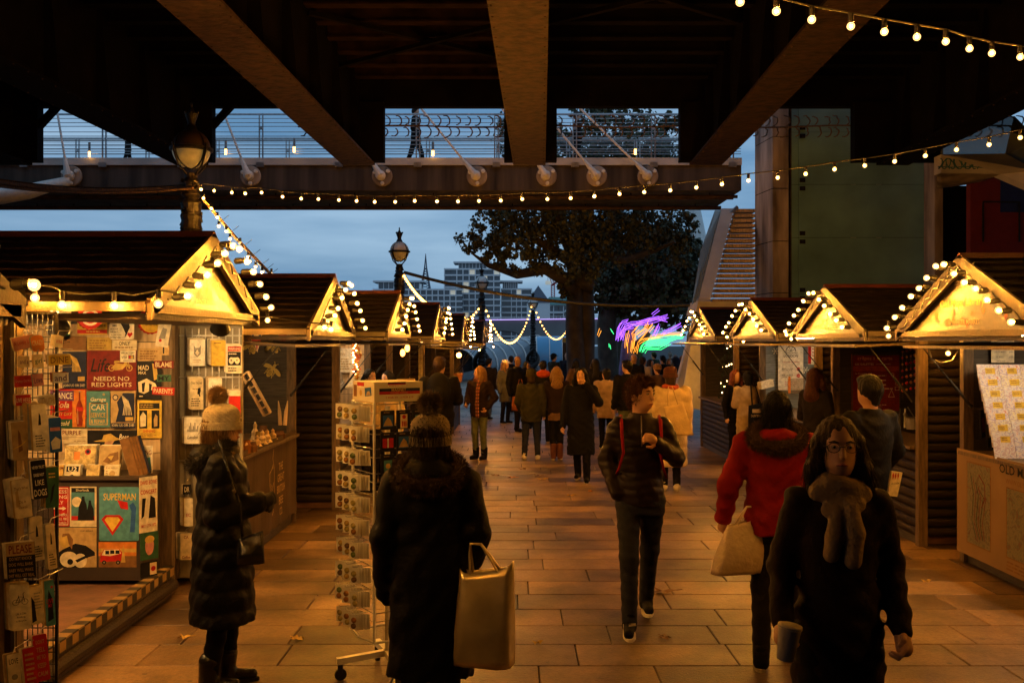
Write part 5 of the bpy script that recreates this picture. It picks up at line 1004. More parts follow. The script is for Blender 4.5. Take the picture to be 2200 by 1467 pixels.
def pad(s):
    s.rect(.06, .78, .94, .95, c['red']); s.text('WARNING', .5, .865, .8, .1, c['paper']); s.rect(.06, .28, .94, .76, c['black']); s.lines(.12, .88, .64, .73, 1, c['paper']); s.disc(.3, .45, .17, c['paper'], .12); s.disc(.7, .45, .17, c['paper'], .12); s.rect(.3, .42, .7, .56, c['paper']); s.disc(.3, .46, .05, c['black']); s.disc(.68, .46, .05, c['black']); s.lines(.1, .9, .06, .22, 2, c['black'])
dd2 = 8.05
bunch('white cat portrait sign at the top of the door', 408, 729, 440, 786, dd2, 'white', n=5, yaw=8, deco=cat, spread=1.6, grp=g2)
bunch('plain bright yellow sign at the top of the door', 455, 731, 484, 786, dd2, 'yellow', n=5, yaw=10, deco=lambda s: s.lines(.2, .9, .84, .94, 1, c['brown']), spread=2.0, grp=g2)
bunch('black and cream game controller warning sign', 488, 741, 519, 802, dd2, 'paper', n=4, yaw=6, deco=pad, spread=1.6, grp=g2)
def dog(s): s.text('Crazy Dog Lady', .5, .84, .86, .12, c['black']); s.poly([(.55, .5), (.6, .68), (.8, .7), (.82, .6), (.75, .5), (.8, .42), (.7, .42), (.66, .48)], c['black']); s.text('I live here', .4, .66, .5, .06, c['black']); s.lines(.1, .9, .1, .38, 4, c['black'], seed=6)
bunch('cream crazy dog lady sign', 409, 812, 436, 880, dd2, 'cream', n=6, yaw=8, deco=dog, spread=1.5, grp=g2)
bunch('white sketched cat sign beside the dog sign', 449, 812, 476, 876, dd2, 'white', n=5, yaw=8, deco=cat, spread=1.6, grp=g2)
bunch('white city skyline sign', 396, 896, 432, 953, dd2, 'white', n=4, yaw=8, deco=lambda s: ([s.rect(.2 + .08 * k, .45, .26 + .08 * k, .55 + .12 * ((k * 7) % 3), c['grey']) for k in range(8)], s.text('London', .5, .25, .6, .13, c['black'], shear=.3)), spread=1.6, grp=g2)
bunch('orange sign half hidden by the knitted hat', 440, 893, 470, 950, dd2, 'orange', n=4, yaw=8, deco=lambda s: s.text('Bless', .5, .75, .7, .16, c['dred'], shear=.3), spread=1.6, grp=g2)
bunch('red and white sign behind the pompom', 492, 838, 516, 900, dd2, 'red', n=3, yaw=8, deco=lambda s: s.rect(0, .8, 1, 1, c['paper']), spread=1.6, grp=g2)
bunch('black framed sign low on the door', 393, 1040, 410, 1062, dd2, 'black', [('DR', .5, .6, .5)], 'paper', n=2, yaw=8, grp=g2)
bunch('cream sign with red letters lowest on the door', 388, 1145, 412, 1202, dd2, 'cream', [('CA', .85, .4, .12), ('Coffee', .1, .7, .1)], 'dred', n=4, yaw=8, grp=g2)
bunch('pale pink sign low on the door', 396, 1070, 414, 1130, dd2, 'paper', [('EC', .4, .5, .12)], 'red', n=4, yaw=8, grp=g2)
# ================================================================ BEE GIFT HUT
cl = thing('counter_cloth', 'dark brown counter cloth with cream lettering and half a bee drawing', 'cloth', (-2.42, 9.7, 0))
q = MB(); n = 30
vs = []
for k in range(n + 1):
    y = 8.42 + 2.64 * k / n
    for z in (.06, .5, .97): vs.append((-2.405 + .012 * math.sin(k * 1.3) * (1 - z), y, z))
q.add(vs, [(3 * k + j, 3 * k + 3 + j, 3 * k + 4 + j, 3 * k + 1 + j) for k in range(n) for j in (0, 1)]); q.build('cloth', mat('brown_cloth', (.055, .03, .018), rough=.8, var=.35, scale=4, bump=.3, bscale=60), cl)
s = Sheet((-2.385, 9.74, .5), (0, 1, 0), UZ, 2.64, .94)
for tx, z, wf in (('THE', .68, .07), ('GREAT', .56, .11), ('BRITISH', .44, .13), ('BEE', .31, .07), ('CO.', .19, .05)): s.text(tx, .70, z, wf, .085, c['tan'])
for k in range(3): s.stroke([(.575, .75 - .02 * k), (.53 - .012 * k, .66), (.52, .56 - .03 * k), (.56, .5 - .03 * k), (.578, .55)], .006, c['tan'])
s.stroke([(.58, .9), (.565, .8), (.585, .7), (.59, .45), (.575, .3), (.56, .2)], .012, c['tan'])
for k in range(4): s.stroke([(.575, .42 - .06 * k), (.55, .40 - .06 * k)], .006, c['tan'])
s.done(cl, 'lettering')
beeM = mat('bee_yellow', (.42, .30, .05), rough=.5, var=.2)
def bee(label, x, y, ang, sz):
    O = at(x, y, 11.0); m_ = MB(); a = R(ang); ca, sa = math.cos(a), math.sin(a); t = thing('bee_cutout', label, 'ornament', O, 'yellow bee cutouts')
    def pp(u, v): return O + Vector(((u * ca - v * sa) * sz, 0, (u * sa + v * ca) * sz))
    def el(cu, cv, ru, rv, rot=0, n=14): return [pp(cu + ru * math.cos(2 * math.pi * k / n) * math.cos(rot) - rv * math.sin(2 * math.pi * k / n) * math.sin(rot), cv + ru * math.cos(2 * math.pi * k / n) * math.sin(rot) + rv * math.sin(2 * math.pi * k / n) * math.cos(rot)) for k in range(n)]
    def part(nm, P, off=0): q = MB(); q.prism([p + Vector((0, -off, 0)) for p in P], (0, -.006, 0)); q.build(nm, beeM, t)
    part('abdomen', el(0, -.32, .17, .30)); part('thorax', el(0, .08, .15, .15)); part('head', el(0, .3, .11, .10))
    part('wing', el(-.42, .02, .34, .14, .35), .004); part('wing', el(.42, .02, .34, .14, -.35), .004)
    q = MB()
    for sd in (-1, 1):
        q.tube([pp(sd * .05, .36), pp(sd * .1, .48), pp(sd * .18, .52)], .004, 4)
        for j in range(3): q.tube([pp(sd * .1, .05 - .12 * j), pp(sd * .26, -.08 - .18 * j), pp(sd * .3, -.2 - .18 * j)], .004, 4)
    q.build('leg', beeM, t)
    s = Sheet(O + Vector((0, -.006, 0)), Vector((ca, 0, sa)), Vector((-sa, 0, ca)), sz, sz)
    for k in range(4): s.stroke([(.38, .36 - .09 * k), (.5, .32 - .09 * k), (.62, .36 - .09 * k)], .005, c['black'])
    s.done(t, 'stripe')
bee('upper yellow bee cutout on the dark wall', 588, 742, 25, .15); bee('lower yellow bee cutout on the dark wall', 585, 793, -35, .16); bee('bee cutout half hidden beside the bunting', 541, 743, 15, .15)
for lab, x, y in (('small flag bunting pennant beside the bees', 551, 738), ('dark red bunting pennant at the post', 607, 729)):
    O = at(x, y, 10.6); q = MB(); q.prism([O + Vector((-.06, 0, .09)), O + Vector((.06, 0, .09)), O + Vector((.01, 0, -.09))], (0, -.002, 0)); o = q.build('bunting_pennant', c['paper'] if 'flag' in lab else c['dred'], origin=O); tag(o, lab, 'bunting')
    if 'flag' in lab:
        s = Sheet(O + Vector((0, -.003, 0)), RX, UZ, .12, .18); s.poly([(.42, .95), (.58, .95), (.6, .2), (.52, .1)], c['red']); s.poly([(.1, .72), (.9, .72), (.85, .58), (.18, .58)], c['red']); s.poly([(.05, 1), (.3, 1), (.2, .8)], c['blue']); s.poly([(.7, 1), (.95, 1), (.82, .8)], c['blue']); s.done(o)
lt = thing('letter_tray', 'slanting wooden compartment tray on the bee gift counter', 'tray', at(550, 890, 9.9))
for (x0, y0), (x1, y1) in (((521, 806), (568, 893)), ((533, 798), (581, 886))):
    q = MB(); q.bar(at(x0, y0, 9.8), at(x1, y1, 9.8), .06, .018); q.build('side_rail', M['pine'], lt)
for k in range(7):
    t = k / 6; q = MB(); q.bar(at(521 + 47 * t, 806 + 87 * t, 9.8), at(533 + 48 * t, 798 + 88 * t, 9.8), .06, .012); q.build('divider', M['pine'], lt)
pz = H0 - (960 - CY) * 9.8 / F
rn = random.Random(9)
for k, (x, d, h) in enumerate(((552, 9.5, .13), (564, 9.7, .16), (574, 9.9, .15), (538, 9.3, .11), (548, 10.2, .2), (586, 10.2, .13))):
    p = at(x, 0, d); p.z = .96 + .03 + G(9.7); q = MB(); q.lathe([(.004, 0), (.008, .02)] + [(.045 * (1 - i / 5) + (.012 if i % 2 == 0 else 0), .02 + (h - .02) * i / 5) for i in range(5)] + [(0, h)], p, 10)
    tag(q.build('wooden_tree', M['pine'], origin=p), 'small carved wooden tree, %s along the gift counter' % 'first second third fourth fifth sixth'.split()[k], 'ornament', 'carved wooden trees')
for k, (x, d, h, r_) in enumerate(((541, 9.2, .09, .05), (556, 9.95, .12, .04), (566, 10.3, .15, .05), (598, 10.5, .08, .07), (530, 9.1, .12, .04))):
    p = at(x, 0, d); p.z = .99 + G(9.7); q = MB(); q.lathe([(r_, 0), (r_ * 1.05, h * .6), (r_ * .8, h * .8), (r_ * .8, h), (0, h)], p, 12); tag(q.build('honey_jar', mat('jar_%d' % k, rn.choice([(.25, .10, .02), (.12, .06, .03), (.3, .2, .06)]), rough=.2, var=.2), origin=p), 'small dark jar on the gift counter, %s from the counter end' % 'first second third fourth fifth'.split()[k], 'jar', 'jars on the gift counter')
for k, (x, lean) in enumerate(((602, -2), (612, 3))):
    p = at(x, 905, 10.6); q = MB(); q.tube([p + Vector((0, 0, -.04)), p + Vector((lean * .004, 0, .10)), p + Vector((lean * .01, 0, .22))], [.022, .02, .004], 6); tag(q.build('driftwood_stick', M['pine'], origin=p), 'pointed driftwood stick, %s of the pair at the counter end' % ['first', 'second'][k], 'ornament', 'driftwood sticks')
# ================================================================ JEWELLERY HUT
for k, (x, y) in enumerate(((757, 812), (731, 815))):
    p = at(x, y + 22, 13.6); q = MB(); q.lathe([(.10, 0), (.105, .02), (.09, .06), (.035, .12), (.03, .2), (.034, .24), (0, .245)], p, 14); o = q.build('necklace_bust', c['cream'] if k == 0 else c['grey'], smooth=True, origin=p); tag(o, ['cream necklace bust in the jewellery hut', 'grey necklace bust in the jewellery hut'][k], 'bust', 'necklace busts')
    q = MB(); q.tube([p + Vector((.06 * math.cos(a), -.07 * abs(math.sin(a)) - .02, .15 - .08 * abs(math.sin(a)))) for a in [R(180 + 20 * j) for j in range(10)]], .004, 5); q.build('necklace', M['steel'], o)
gl = thing('leaf_garland', 'orange autumn leaf garland hanging in the jewellery hut', 'garland', at(768, 770, 13.2)); rn = random.Random(5); V = []
lm = [mat('autumn_%d' % i, cc, rough=.6, var=.3) for i, cc in enumerate(((.5, .2, .02), (.45, .10, .02), (.5, .32, .04)))]
for k in range(26):
    p = at(768 + rn.uniform(-8, 8), 735 + 3.0 * k, 13.2); q = MB(); a0 = rn.uniform(0, 6.28); rr = rn.uniform(.03, .055); n = 10
    q.add([p] + [p + Vector((rr * (1 if j % 2 else .5) * math.cos(a0 + j * .628), rn.uniform(-.03, .01), rr * (1 if j % 2 else .5) * math.sin(a0 + j * .628))) for j in range(n)], [(0, 1 + j, 1 + (j + 1) % n) for j in range(n)]); q.build('leaf', rn.choice(lm), gl)
for k in range(14): inst('fairy_bulb', BT, at(764 + rn.uniform(-6, 6), 738 + 5 * k, 13.15), gl)
s = pxsign('wall_poster', 'pale printed panel on the jewellery hut wall', 722, 748, 762, 800, 14.5, c['paper']); s.text('NEW', .3, .75, .4, .12, c['tan']); s.lines(.1, .9, .1, .6, 5, c['tan']); s.done(s.obj)
for k, (x, y) in enumerate(((865, 758), (875, 748))):
    p = at(x, y, 16.2); t = thing('pendant_lamp', ['lower amber pendant bulb in the fourth hut', 'upper amber pendant bulb in the fourth hut'][k], 'lamp', p); q = MB(); q.ball(p, .04, 10, 8, (1, 1, 1.5)); q.build('bulb', M['pendant'], t, smooth=True); q = MB(); q.tube([p + Vector((0, 0, .05)), p + Vector((0, 0, .3))], .006, 5); q.build('cord', M['black'], t)
p = at(872, 832, 16.2); t = thing('lamp_shade', 'tan fabric lamp shade in the fourth hut', 'lamp shade', p); q = MB(); q.lathe([(.20, -.14), (.15, .14)], p, 20); q.build('shade', c['tan'], t, smooth=True); q = MB(); q.tube([p + Vector((0, 0, -.35)), p], .015, 6); q.build('stand', M['iron'], t)
p = at(986, 763, 19.5); t = thing('pendant_lamp', 'bright amber bulb over the hanging flower pot', 'lamp', p); q = MB(); q.ball(p, .05, 10, 8); q.build('bulb', mat('pendant_bright', (1, .6, .2), var=0, emit=(1, .42, .08), estr=22), t, smooth=True)
p = at(985, 812, 19.2); t = thing('flower_pot', 'terracotta pot hung on cords beside the fifth hut', 'pot', p); q = MB(); q.lathe([(.06, -.08), (.085, .06), (.095, .06), (.095, .09), (0, .09)], p, 14); q.build('pot', mat('terracotta', (.36, .15, .06), var=.2), t); q = MB(); q.tube([p + Vector((-.08, 0, .08)), p + Vector((0, 0, .4)), p + Vector((.08, 0, .08))], .005, 5); q.build('cord', M['barge'], t)
tp = pxsign('height_banner', 'narrow white ruled banner at the fourth hut post', 899, 728, 908, 830, 17.4, c['paper']); tp.lines(.15, .8, .05, .95, 22, c['grey'], fill=.25); tp.done(tp.obj)
# ================================================================ MAP SELLER HUT
s = pxsign('price_list', 'cream price list pinned on the map hut wall', 2130, 728, 2179, 779, 8.98, c['paper'])
for tx, pr_, v in (('ILLUSTRATIONS', '£22', .88), ('SMALL MAPS', '£27', .67), ('LARGE MAPS', '£45', .45), ('XL MAPS', '£90', .24)): s.text(tx, .36, v, .5 if len(tx) > 8 else .32, .07, c['grey']); s.text(pr_, .84, v, .17, .075, c['grey'])
s.lines(.25, .75, .03, .09, 1, c['grey']); s.done(s.obj)
def marble(name, cols, sc):
    m_ = bpy.data.materials.new(name); m_.use_nodes = True; t = m_.node_tree; b = t.nodes['Principled BSDF']; b.inputs['Roughness'].default_value = .5
    tc_ = t.nodes.new('ShaderNodeTexCoord'); n1 = t.nodes.new('ShaderNodeTexNoise'); n1.inputs['Scale'].default_value = sc; n1.inputs['Detail'].default_value = 3; n1.inputs['Distortion'].default_value = 2.5
    r = t.nodes.new('ShaderNodeValToRGB'); e = r.color_ramp.elements; e[0].color = (*cols[0], 1); e[0].position = .3; e[1].color = (*cols[-1], 1); e[1].position = .72
    for i, cc in enumerate(cols[1:-1]): x = e.new(.3 + .42 * (i + 1) / (len(cols) - 1)); x.color = (*cc, 1)
    t.links.new(tc_.outputs['Object'], n1.inputs['Vector']); t.links.new(n1.outputs['Fac'], r.inputs['Fac']); t.links.new(r.outputs[0], b.inputs['Base Color']); return m_
MBL = [marble('marbled_lilac', [(.26, .22, .42), (.66, .62, .6), (.45, .30, .36), (.7, .66, .58)], 13), marble('marbled_rose', [(.55, .22, .18), (.7, .64, .6), (.36, .30, .5), (.6, .46, .34)], 18), marble('marbled_gold', [(.55, .40, .12), (.7, .64, .5), (.40, .32, .42), (.55, .32, .2)], 22)]
ordn = 'first second third fourth fifth sixth seventh eighth'.split()
for i in range(7):
    d = 8.85 - .085 * i; y0 = 782 + 24.5 * i
    for j in range(3):
        x0 = 2101 + 5.5 * i + j * 47; a = R(14); U = Vector((0, math.sin(a), math.cos(a)))
        if x0 > 2215: continue
        s = sign('map_folder', 'marbled map folder with yellow label, row %s from the top, %s from the post' % (ordn[i].replace('first', 'one').replace('second', 'two').replace('third', 'three').replace('fourth', 'four').replace('fifth', 'five').replace('sixth', 'six').replace('seventh', 'seven'), ordn[j]), at(x0 + 23.5, y0 + 28, d), RX, U, 46 * d / F, 56 * d / F, MBL[(i + j) % 3], cat='folder', group='marbled map folders', t=.006)
        s.rect(.36, .62, .82, .86, c['yellow']); s.lines(.42, .78, .68, .82, 2, c['brown']); s.done(s.obj)
q = MB(); q.bbox((4.2, 8.02, .98), (5.4, 8.12, 1.02)); tag(q.build('display_tray', M['barge'], origin=(4.8, 8.07, 1.0)), 'pale tray edge holding flat marbled sheets on the map counter', 'tray')
for k in range(3):
    O = Vector((4.48 + .28 * k, 7.98 - .03 * k, 1.05)); s = sign('map_folder', 'flat marbled sheet on the map counter, %s along the tray' % ordn[k], O, RX, Vector((0, .9, .25)), .25, .2, MBL[k], cat='folder', group='flat marbled sheets', t=.005); s.rect(.3, .5, .7, .8, c['yellow']); s.done(s.obj)
for k, (x, y0, y1) in enumerate(((2105, 880, 940), (2118, 860, 960), (2130, 885, 965))):
    s = pxsign('framed_map', 'small dark framed map leaning at the map hut post, %s of three' % ordn[k], x, y0, x + 14, y1, 8.9 - .1 * k, c['black'], tilt=6, yaw=40, t=.015, group='framed maps', cat='frame'); s.rect(.15, .2, .85, .7, c['dred'] if k == 0 else c['tan']); s.done(s.obj)
bn = board_mesh((4.05, 7.75, .52), (0, -1, 0), UZ, 2.62, .93, .01).build('counter_banner', mat('banner_tan', (.22, .135, .06), rough=.6, var=.12, scale=3), origin=(4.05, 7.75, .5)); tag(bn, 'tan counter banner with map posters on the map seller hut', 'banner')
s = Sheet((4.05, 7.75, .52), (0, -1, 0), UZ, 2.62, .93); oldm = marble('antique_map', [(.10, .02, .015), (.12, .13, .10), (.17, .15, .09), (.09, .09, .07), (.16, .04, .02)], 9)
s.rect(.075, .12, .245, .90, c['brown']); s.rect(.08, .13, .24, .885, oldm); s.rect(.345, .14, .60, .76, c['brown']); s.rect(.35, .15, .595, .75, oldm); s.lines(.35, .59, .03, .12, 3, c['brown']); s.rect(.70, .13, .86, .885, oldm)
for k in range(6): s.stroke([(.11 + .018 * k, .8 - .04 * k), (.13 + .018 * k, .6), (.12 + .015 * k, .35), (.15 + .012 * k, .2)], .008, c['dred'] if k % 2 else c['black'])
s.stroke([(.17, .8), (.21, .72), (.215, .6), (.19, .5)], .012, c['dred'])
s.text('OLD MAPS LIBRARY', .52, .915, .42, .08, c['black']); s.text('WWW.OLDMAPSLIBRARY.CO.UK', .51, .815, .32, .045, c['brown']); s.done(bn)
# ================================================================ CREPE HUT
s = pxsign('menu_board', 'dark red crepe menu board with pale lettering', 1830, 761, 1934, 882, 12.3, c['dred'], t=.02); pk_ = pm('menu_pink', (.50, .22, .16)); wl_ = pm('menu_white', (.55, .42, .34))
s.rect(0, .0, .02, 1, M['barge']); s.rect(.98, 0, 1, 1, M['barge']); s.rect(.02, .98, .98, 1, M['barge'])
s.text('crêpes à la carte', .48, .92, .72, .075, pk_); s.text('LES GALETTES', .26, .825, .38, .035, wl_); s.text('(our savoury pancakes)', .65, .825, .3, .025, wl_); s.rect(.03, .70, .97, .79, pm('menu_orange', (.30, .045, .015))); s.text('La Complète £10', .24, .655, .36, .032, wl_)
for v in (.62, .54, .46, .39): s.lines(.35, .88, v - .012, v + .012, 1, wl_, fill=.8, seed=int(v * 100))
s.lines(.3, .75, .06, .12, 2, wl_, seed=3)
s.poly([(.74, .24), (.88, .24), (.81, .38)], wl_); s.poly([(.755, .25), (.865, .25), (.81, .36)], c['dred'])
for u, v in ((.83, .64), (.92, .48)): s.disc(u, v, .035, wl_); s.disc(u, v, .028, c['dred'])
s.rect(.88, .36, .97, .43, wl_); s.rect(.89, .367, .96, .423, c['dred']); s.done(s.obj)
gm_ = thing('spice_garland', 'strings of orange and red dried fruit hanging in the crepe hut', 'garland', at(1955, 800, 11.8)); rn = random.Random(8)
for k in range(4):
    x = 1938 + 9 * k; q = MB(); q.tube([at(x, 740, 11.8), at(x + 2, 860 - 12 * k, 11.8)], .003, 4); q.build('string', M['barge'], gm_)
    for j in range(7): q = MB(); q.ball(at(x + 1, 755 + 14 * j - 2 * k, 11.8), rn.uniform(.012, .024), 8, 6); q.build('fruit', rn.choice([lm[0], lm[1], c['red']]), gm_)
p = at(1962, 930, 10.8); p.z = 1.0; pt = thing('crepe_pan', 'steel batter pot and ladle on the crepe counter', 'pot', p); q = MB(); q.lathe([(.07, 0), (.075, .12), (.06, .13), (0, .13)], p, 14); q.build('pot', M['steel'], pt); q = MB(); q.tube([p + Vector((.03, 0, .1)), p + Vector((-.06, 0, .24))], .006, 5); q.build('ladle', M['steel'], pt)
for k, (x, m_) in enumerate(((1935, 'black'), (1945, 'steel'), (1975, 'barge'))):
    p = at(x, 930, 11.0); p.z = 1.0; q = MB(); q.lathe([(.03, 0), (.03, .13), (.012, .17), (.012, .21), (0, .21)], p, 10); tag(q.build('bottle', M[m_], origin=p), ['dark sauce bottle on the crepe counter', 'steel sauce bottle on the crepe counter', 'amber sauce bottle on the crepe counter'][k], 'bottle', 'bottles on the crepe counter')
# ================================================================ DELICATESSEN HUT
s = pxsign('menu_banner', 'tall white delicatessen menu banner', 1672, 738, 1726, 838, 15.75, c['white']); 
s.stroke([(.36 + .0, .83)] + [(.5 + .2 * math.cos(R(180 - 12 * k)), .83 + .11 * math.sin(R(12 * k))) for k in range(16)], .012, c['black'])
for k in range(4): s.stroke([(.5, .83), (.5 + .19 * math.cos(R(30 + 40 * k)), .83 + .10 * math.sin(R(30 + 40 * k)))], .006, c['black'])
s.text('THE POLISH DELI', .5, .80, .5, .032, c['black']); s.text('LONDON', .5, .735, .56, .06, c['black']); s.text('TODAY WE ARE SERVING', .5, .60, .68, .025, c['red'])
for v, tx in ((.46, 'SMOKED SAUSAGE'), (.32, 'FRIED SAUSAGE')): s.text(tx, .36, v, .44, .03, c['black']); s.text('IN A BAGUETTE', .36, v - .035, .38, .026, c['black']); s.disc(.80, v - .01, .075, c['red']); s.text('£8.50', .80, v - .01, .1, .022, c['white'])
for v in (.18, .14, .10): s.lines(.25, .75, v - .01, v + .01, 1, c['red'], seed=int(v * 100))
s.done(s.obj)
s = pxsign('menu_banner', 'small red and white menu card on the blue wall', 1736, 742, 1758, 783, 15.7, c['white']); s.rect(.0, .03, .3, .97, c['red']); s.lines(.4, .9, .2, .9, 4, c['red'], seed=2, fill=.3); s.done(s.obj)
for k, (x, y) in enumerate(((1666, 754), (1731, 795))):
    O = at(x, y, 15.8); o = thing('snowflake_decal', ['white snowflake decal at the corner of the blue wall', 'white snowflake decal between the menus'][k], 'decal', O); q = MB()
    for j in range(6):
        a = R(60 * j); e = O + Vector((.055 * math.cos(a), 0, .055 * math.sin(a))); q.bar(O, e, .004, .007)
        for b in (-.5, .5): mm_ = O.lerp(e, .6); q.bar(mm_, mm_ + Vector((.02 * math.cos(a + b), 0, .02 * math.sin(a + b))), .004, .005)
    q.build('arm', c['white'], o)
s = pxsign('menu_card', 'clear stand with ketchup coloured stripe on the deli counter', 1692, 812, 1728, 845, 14.2, glassmat('acrylic', (.5, .45, .4), alpha=.25)); s.rect(.05, 0, .18, 1.1, c['orange']); s.done(s.obj)
# ================================================================ FARTHEST HUT GREENERY, FAIRY LIGHTS, BOARDS
gr = thing('evergreen_garland', 'evergreen garland with tiny lights inside the farthest hut', 'garland', at(1580, 790, 18.5)); rn = np.random.default_rng(3)
def sprig(P, size, name, m_, parent):
    q = MB()
    for p in P:
        for _ in range(7):
            dv = Vector(rn.normal(size=3)).normalized() * size; sd = dv.cross(UZ).normalized() * size * .16; q.add([p - sd, p + sd, p + dv], [(0, 1, 2)])
    o = q.build(name, m_, parent); return o
gm2 = mat('evergreen', (.03, .05, .02), rough=.6, var=.4)
P = [at(1572 + 22 * math.sin(k * .7) + rn.uniform(-9, 9), 742 + 1.5 * k + rn.uniform(-6, 6), 18.6 + rn.uniform(-.3, .3)) for k in range(90)]
sprig(P, .09, 'foliage', gm2, gr)
for k in range(36): inst('fairy_bulb', BT, P[int(rn.integers(0, len(P)))] + Vector((rn.uniform(-.05, .05), -.08, rn.uniform(-.05, .05))), gr)
fl = thing('fairy_light_curtain', 'curtain of tiny lights hanging beside the farthest hut', 'light string', at(1538, 800, 20.2))
for k in range(58): inst('fairy_bulb', BT, at(1538 + rn.normal() * 5, 742 + 2.3 * k, 20.2), fl)
q = MB(); q.tube([at(1538, 738, 20.2), at(1540, 800, 20.2), at(1538, 876, 20.2)], .004, 4); q.build('wire', M['black'], fl)
def aboard(label, x0, x1, ytop, ybot, m_, lean, art=None):
    b0 = foot((x0 + x1) / 2, ybot); d = b0.y; hgt = (ybot - ytop) * d / F; t = thing('pavement_sign', label, 'sign', b0)
    A = b0 + Vector((lean, 0, hgt)); dv = Vector((0.35, .85, 0)).normalized() * .42
    q = MB(); q.prism([b0 - dv * .5, b0 + dv * .5, A + dv * .5, A - dv * .5], (.03, -.01, 0)); q.build('board', m_, t)
    q = MB(); e = b0 + Vector((lean * 2.1, .1, 0)); q.bar(A + dv * .4, e + dv * .4, .025, .025); q.bar(A - dv * .4, e - dv * .4, .025, .025); q.bar(b0.lerp(A, .3), e.lerp(A, .3), .02, .02); q.build('back_leg', M['black'], t)
aboard('green pavement sign board leaning by the farthest hut', 1498, 1520, 858, 924, mat('board_green', (.05, .13, .05), var=.2), .22)
aboard('painted pavement sign on black folding legs', 1518, 1548, 848, 926, mat('board_art', (.4, .22, .08), var=.8, scale=9, col2=(.12, .08, .06)), .26)
# ================================================================ MAGNET SPINNER STAND
K = at(804, 1100, 5.72); K.z = 0; th_ = R(32); e1 = Vector((math.cos(th_), math.sin(th_), 0)); e2 = Vector((-math.sin(th_), math.cos(th_), 0)); SD = .31
C0 = K + (e1 + e2) * SD / 2; C0.z = G(C0.y)
ms = thing('magnet_stand', 'white wire spinner stand of souvenir magnets on castors', 'display stand', C0)
zt, zb_, zr = 1.715, 1.60, .22
q = MB()
P4 = [K, K + e1 * SD, K + (e1 + e2) * SD, K + e2 * SD]
q.prism([p + Vector((0, 0, zb_)) for p in P4], (0, 0, zt - zb_)); hd = q.build('header_box', mat('header_white', (.62, .56, .46), var=.05), ms)
s = Sheet(K + e1 * SD / 2 + Vector((0, 0, (zt + zb_) / 2)), e1, UZ, SD, zt - zb_); s.rect(.10, .38, .94, .68, c['navy']); s.rect(.10, .38, .94, .52, c['red']); s.text('MAGNET', .5, .60, .3, .14, c['gold']); s.text('SPECIAL OFFER!', .5, .45, .36, .09, c['pink']); s.text('1 FOR £4 - 3 FOR £10', .52, .22, .56, .10, c['red']); s.rect(.27, .86, .64, .99, c['navy']); s.rect(.27, .86, .64, .92, c['red']); s.rect(.27, .76, .64, .85, c['white']); s.lines(.29, .62, .78, .83, 1, c['red']); s.done(hd)
s = Sheet(K + e2 * SD / 2 + Vector((0, 0, (zt + zb_) / 2)), -e2, UZ, SD, zt - zb_); s.rect(.05, .2, .2, .8, c['brown']); s.rect(.22, .76, .55, .95, c['red']); s.rect(.22, .68, .55, .76, c['white']); s.disc(.4, .42, .06, c['gold']); s.poly([(.6, .25), (.9, .32), (.88, .75), (.58, .68)], c['blue']); s.poly([(.64, .3), (.86, .36), (.8, .55), (.7, .5)], c['tan']); s.done(hd)
q = MB()
for p in P4: q.tube([p + Vector((0, 0, zr)), p + Vector((0, 0, zb_))], .0085, 8)
q.build('frame', M['white_steel'], ms)
q = MB(); ring = [p + Vector((0, 0, zr)) for p in P4]; q.tube([ring[0], ring[0].lerp(ring[1], .5) - e2 * .03, ring[1], ring[2], ring[3], ring[3].lerp(ring[0], .5) - e1 * .03], .008, 6, closed=True)
q.build('ring', M['white_steel'], ms); q = MB(); q.tube([ring[0] + Vector((0, 0, .62)), ring[3] + Vector((0, 0, .62))], .006, 6); q.build('cross_bar', M['white_steel'], ms)
q = MB(); q.tube([C0 + Vector((0, 0, .12)), C0 + Vector((0, 0, zb_ - .002))], .016, 10); q.build('pole', M['white_steel'], ms)
rowy = [869, 914, 963, 1015, 1062, 1110, 1158, 1210, 1260, 1308]
q = MB()
for ry in rowy:
    z = H0 - (ry - CY) * 5.85 / F + .008
    for a, b, nn in ((P4[3], P4[0], -e1), (P4[0], P4[1], -e2)):
        q.tube([a + Vector((0, 0, z)), b + Vector((0, 0, z))], .0035, 5); q.tube([a + Vector((0, 0, z - .05)), b + Vector((0, 0, z - .05))], .0025, 5)
q.build('wire_rail', M['steel'], ms)
for k in range(4):
    a = R(20 + 90 * k); dv = Vector((math.cos(a), math.sin(a), 0)); q = MB(); q.bar(C0 + dv * .02 + Vector((0, 0, .135)), C0 + dv * .30 + Vector((0, 0, .115)), .04, .035); lg = q.build('base_leg', M['white_steel'], ms)
    q = MB(); e = C0 + dv * .28; q.lathe([(.034, -.012), (.036, -.006), (.036, .006), (.034, .012)], e + Vector((0, 0, .037)), 14, (-dv.y, dv.x, 0)); q.bbox(e + Vector((-.014, -.014, .045)), e + Vector((.014, .014, .095))); q.build('castor', M['black'], lg)
card = MB(); card.box((0, 0, -.043), (.056, .0018, .088)); cm = card.mesh('magnet_card', mat('card_white', (.80, .76, .68), rough=.45, var=.06, objrand=.12))
mg = []
for i, cc in enumerate(((.40, .28, .08), (.30, .13, .03), (.36, .30, .10), (.16, .09, .04), (.12, .16, .05))):
    b = MB(); b.lathe([(.0165, 0), (.0165, .004), (.011, .0075), (0, .0085)], (0, 0, 0), 12, (0, -1, 0)); mg.append(b.mesh('magnet', mat('magnet_%d' % i, cc, rough=.2, var=.6, scale=60), smooth=True))
rg = random.Random(21); nrow = 'top second third fourth fifth sixth seventh eighth ninth bottom'.split()
yaw0 = math.atan2(-e1.y, -e1.x) + math.pi / 2   # face outward along -e1
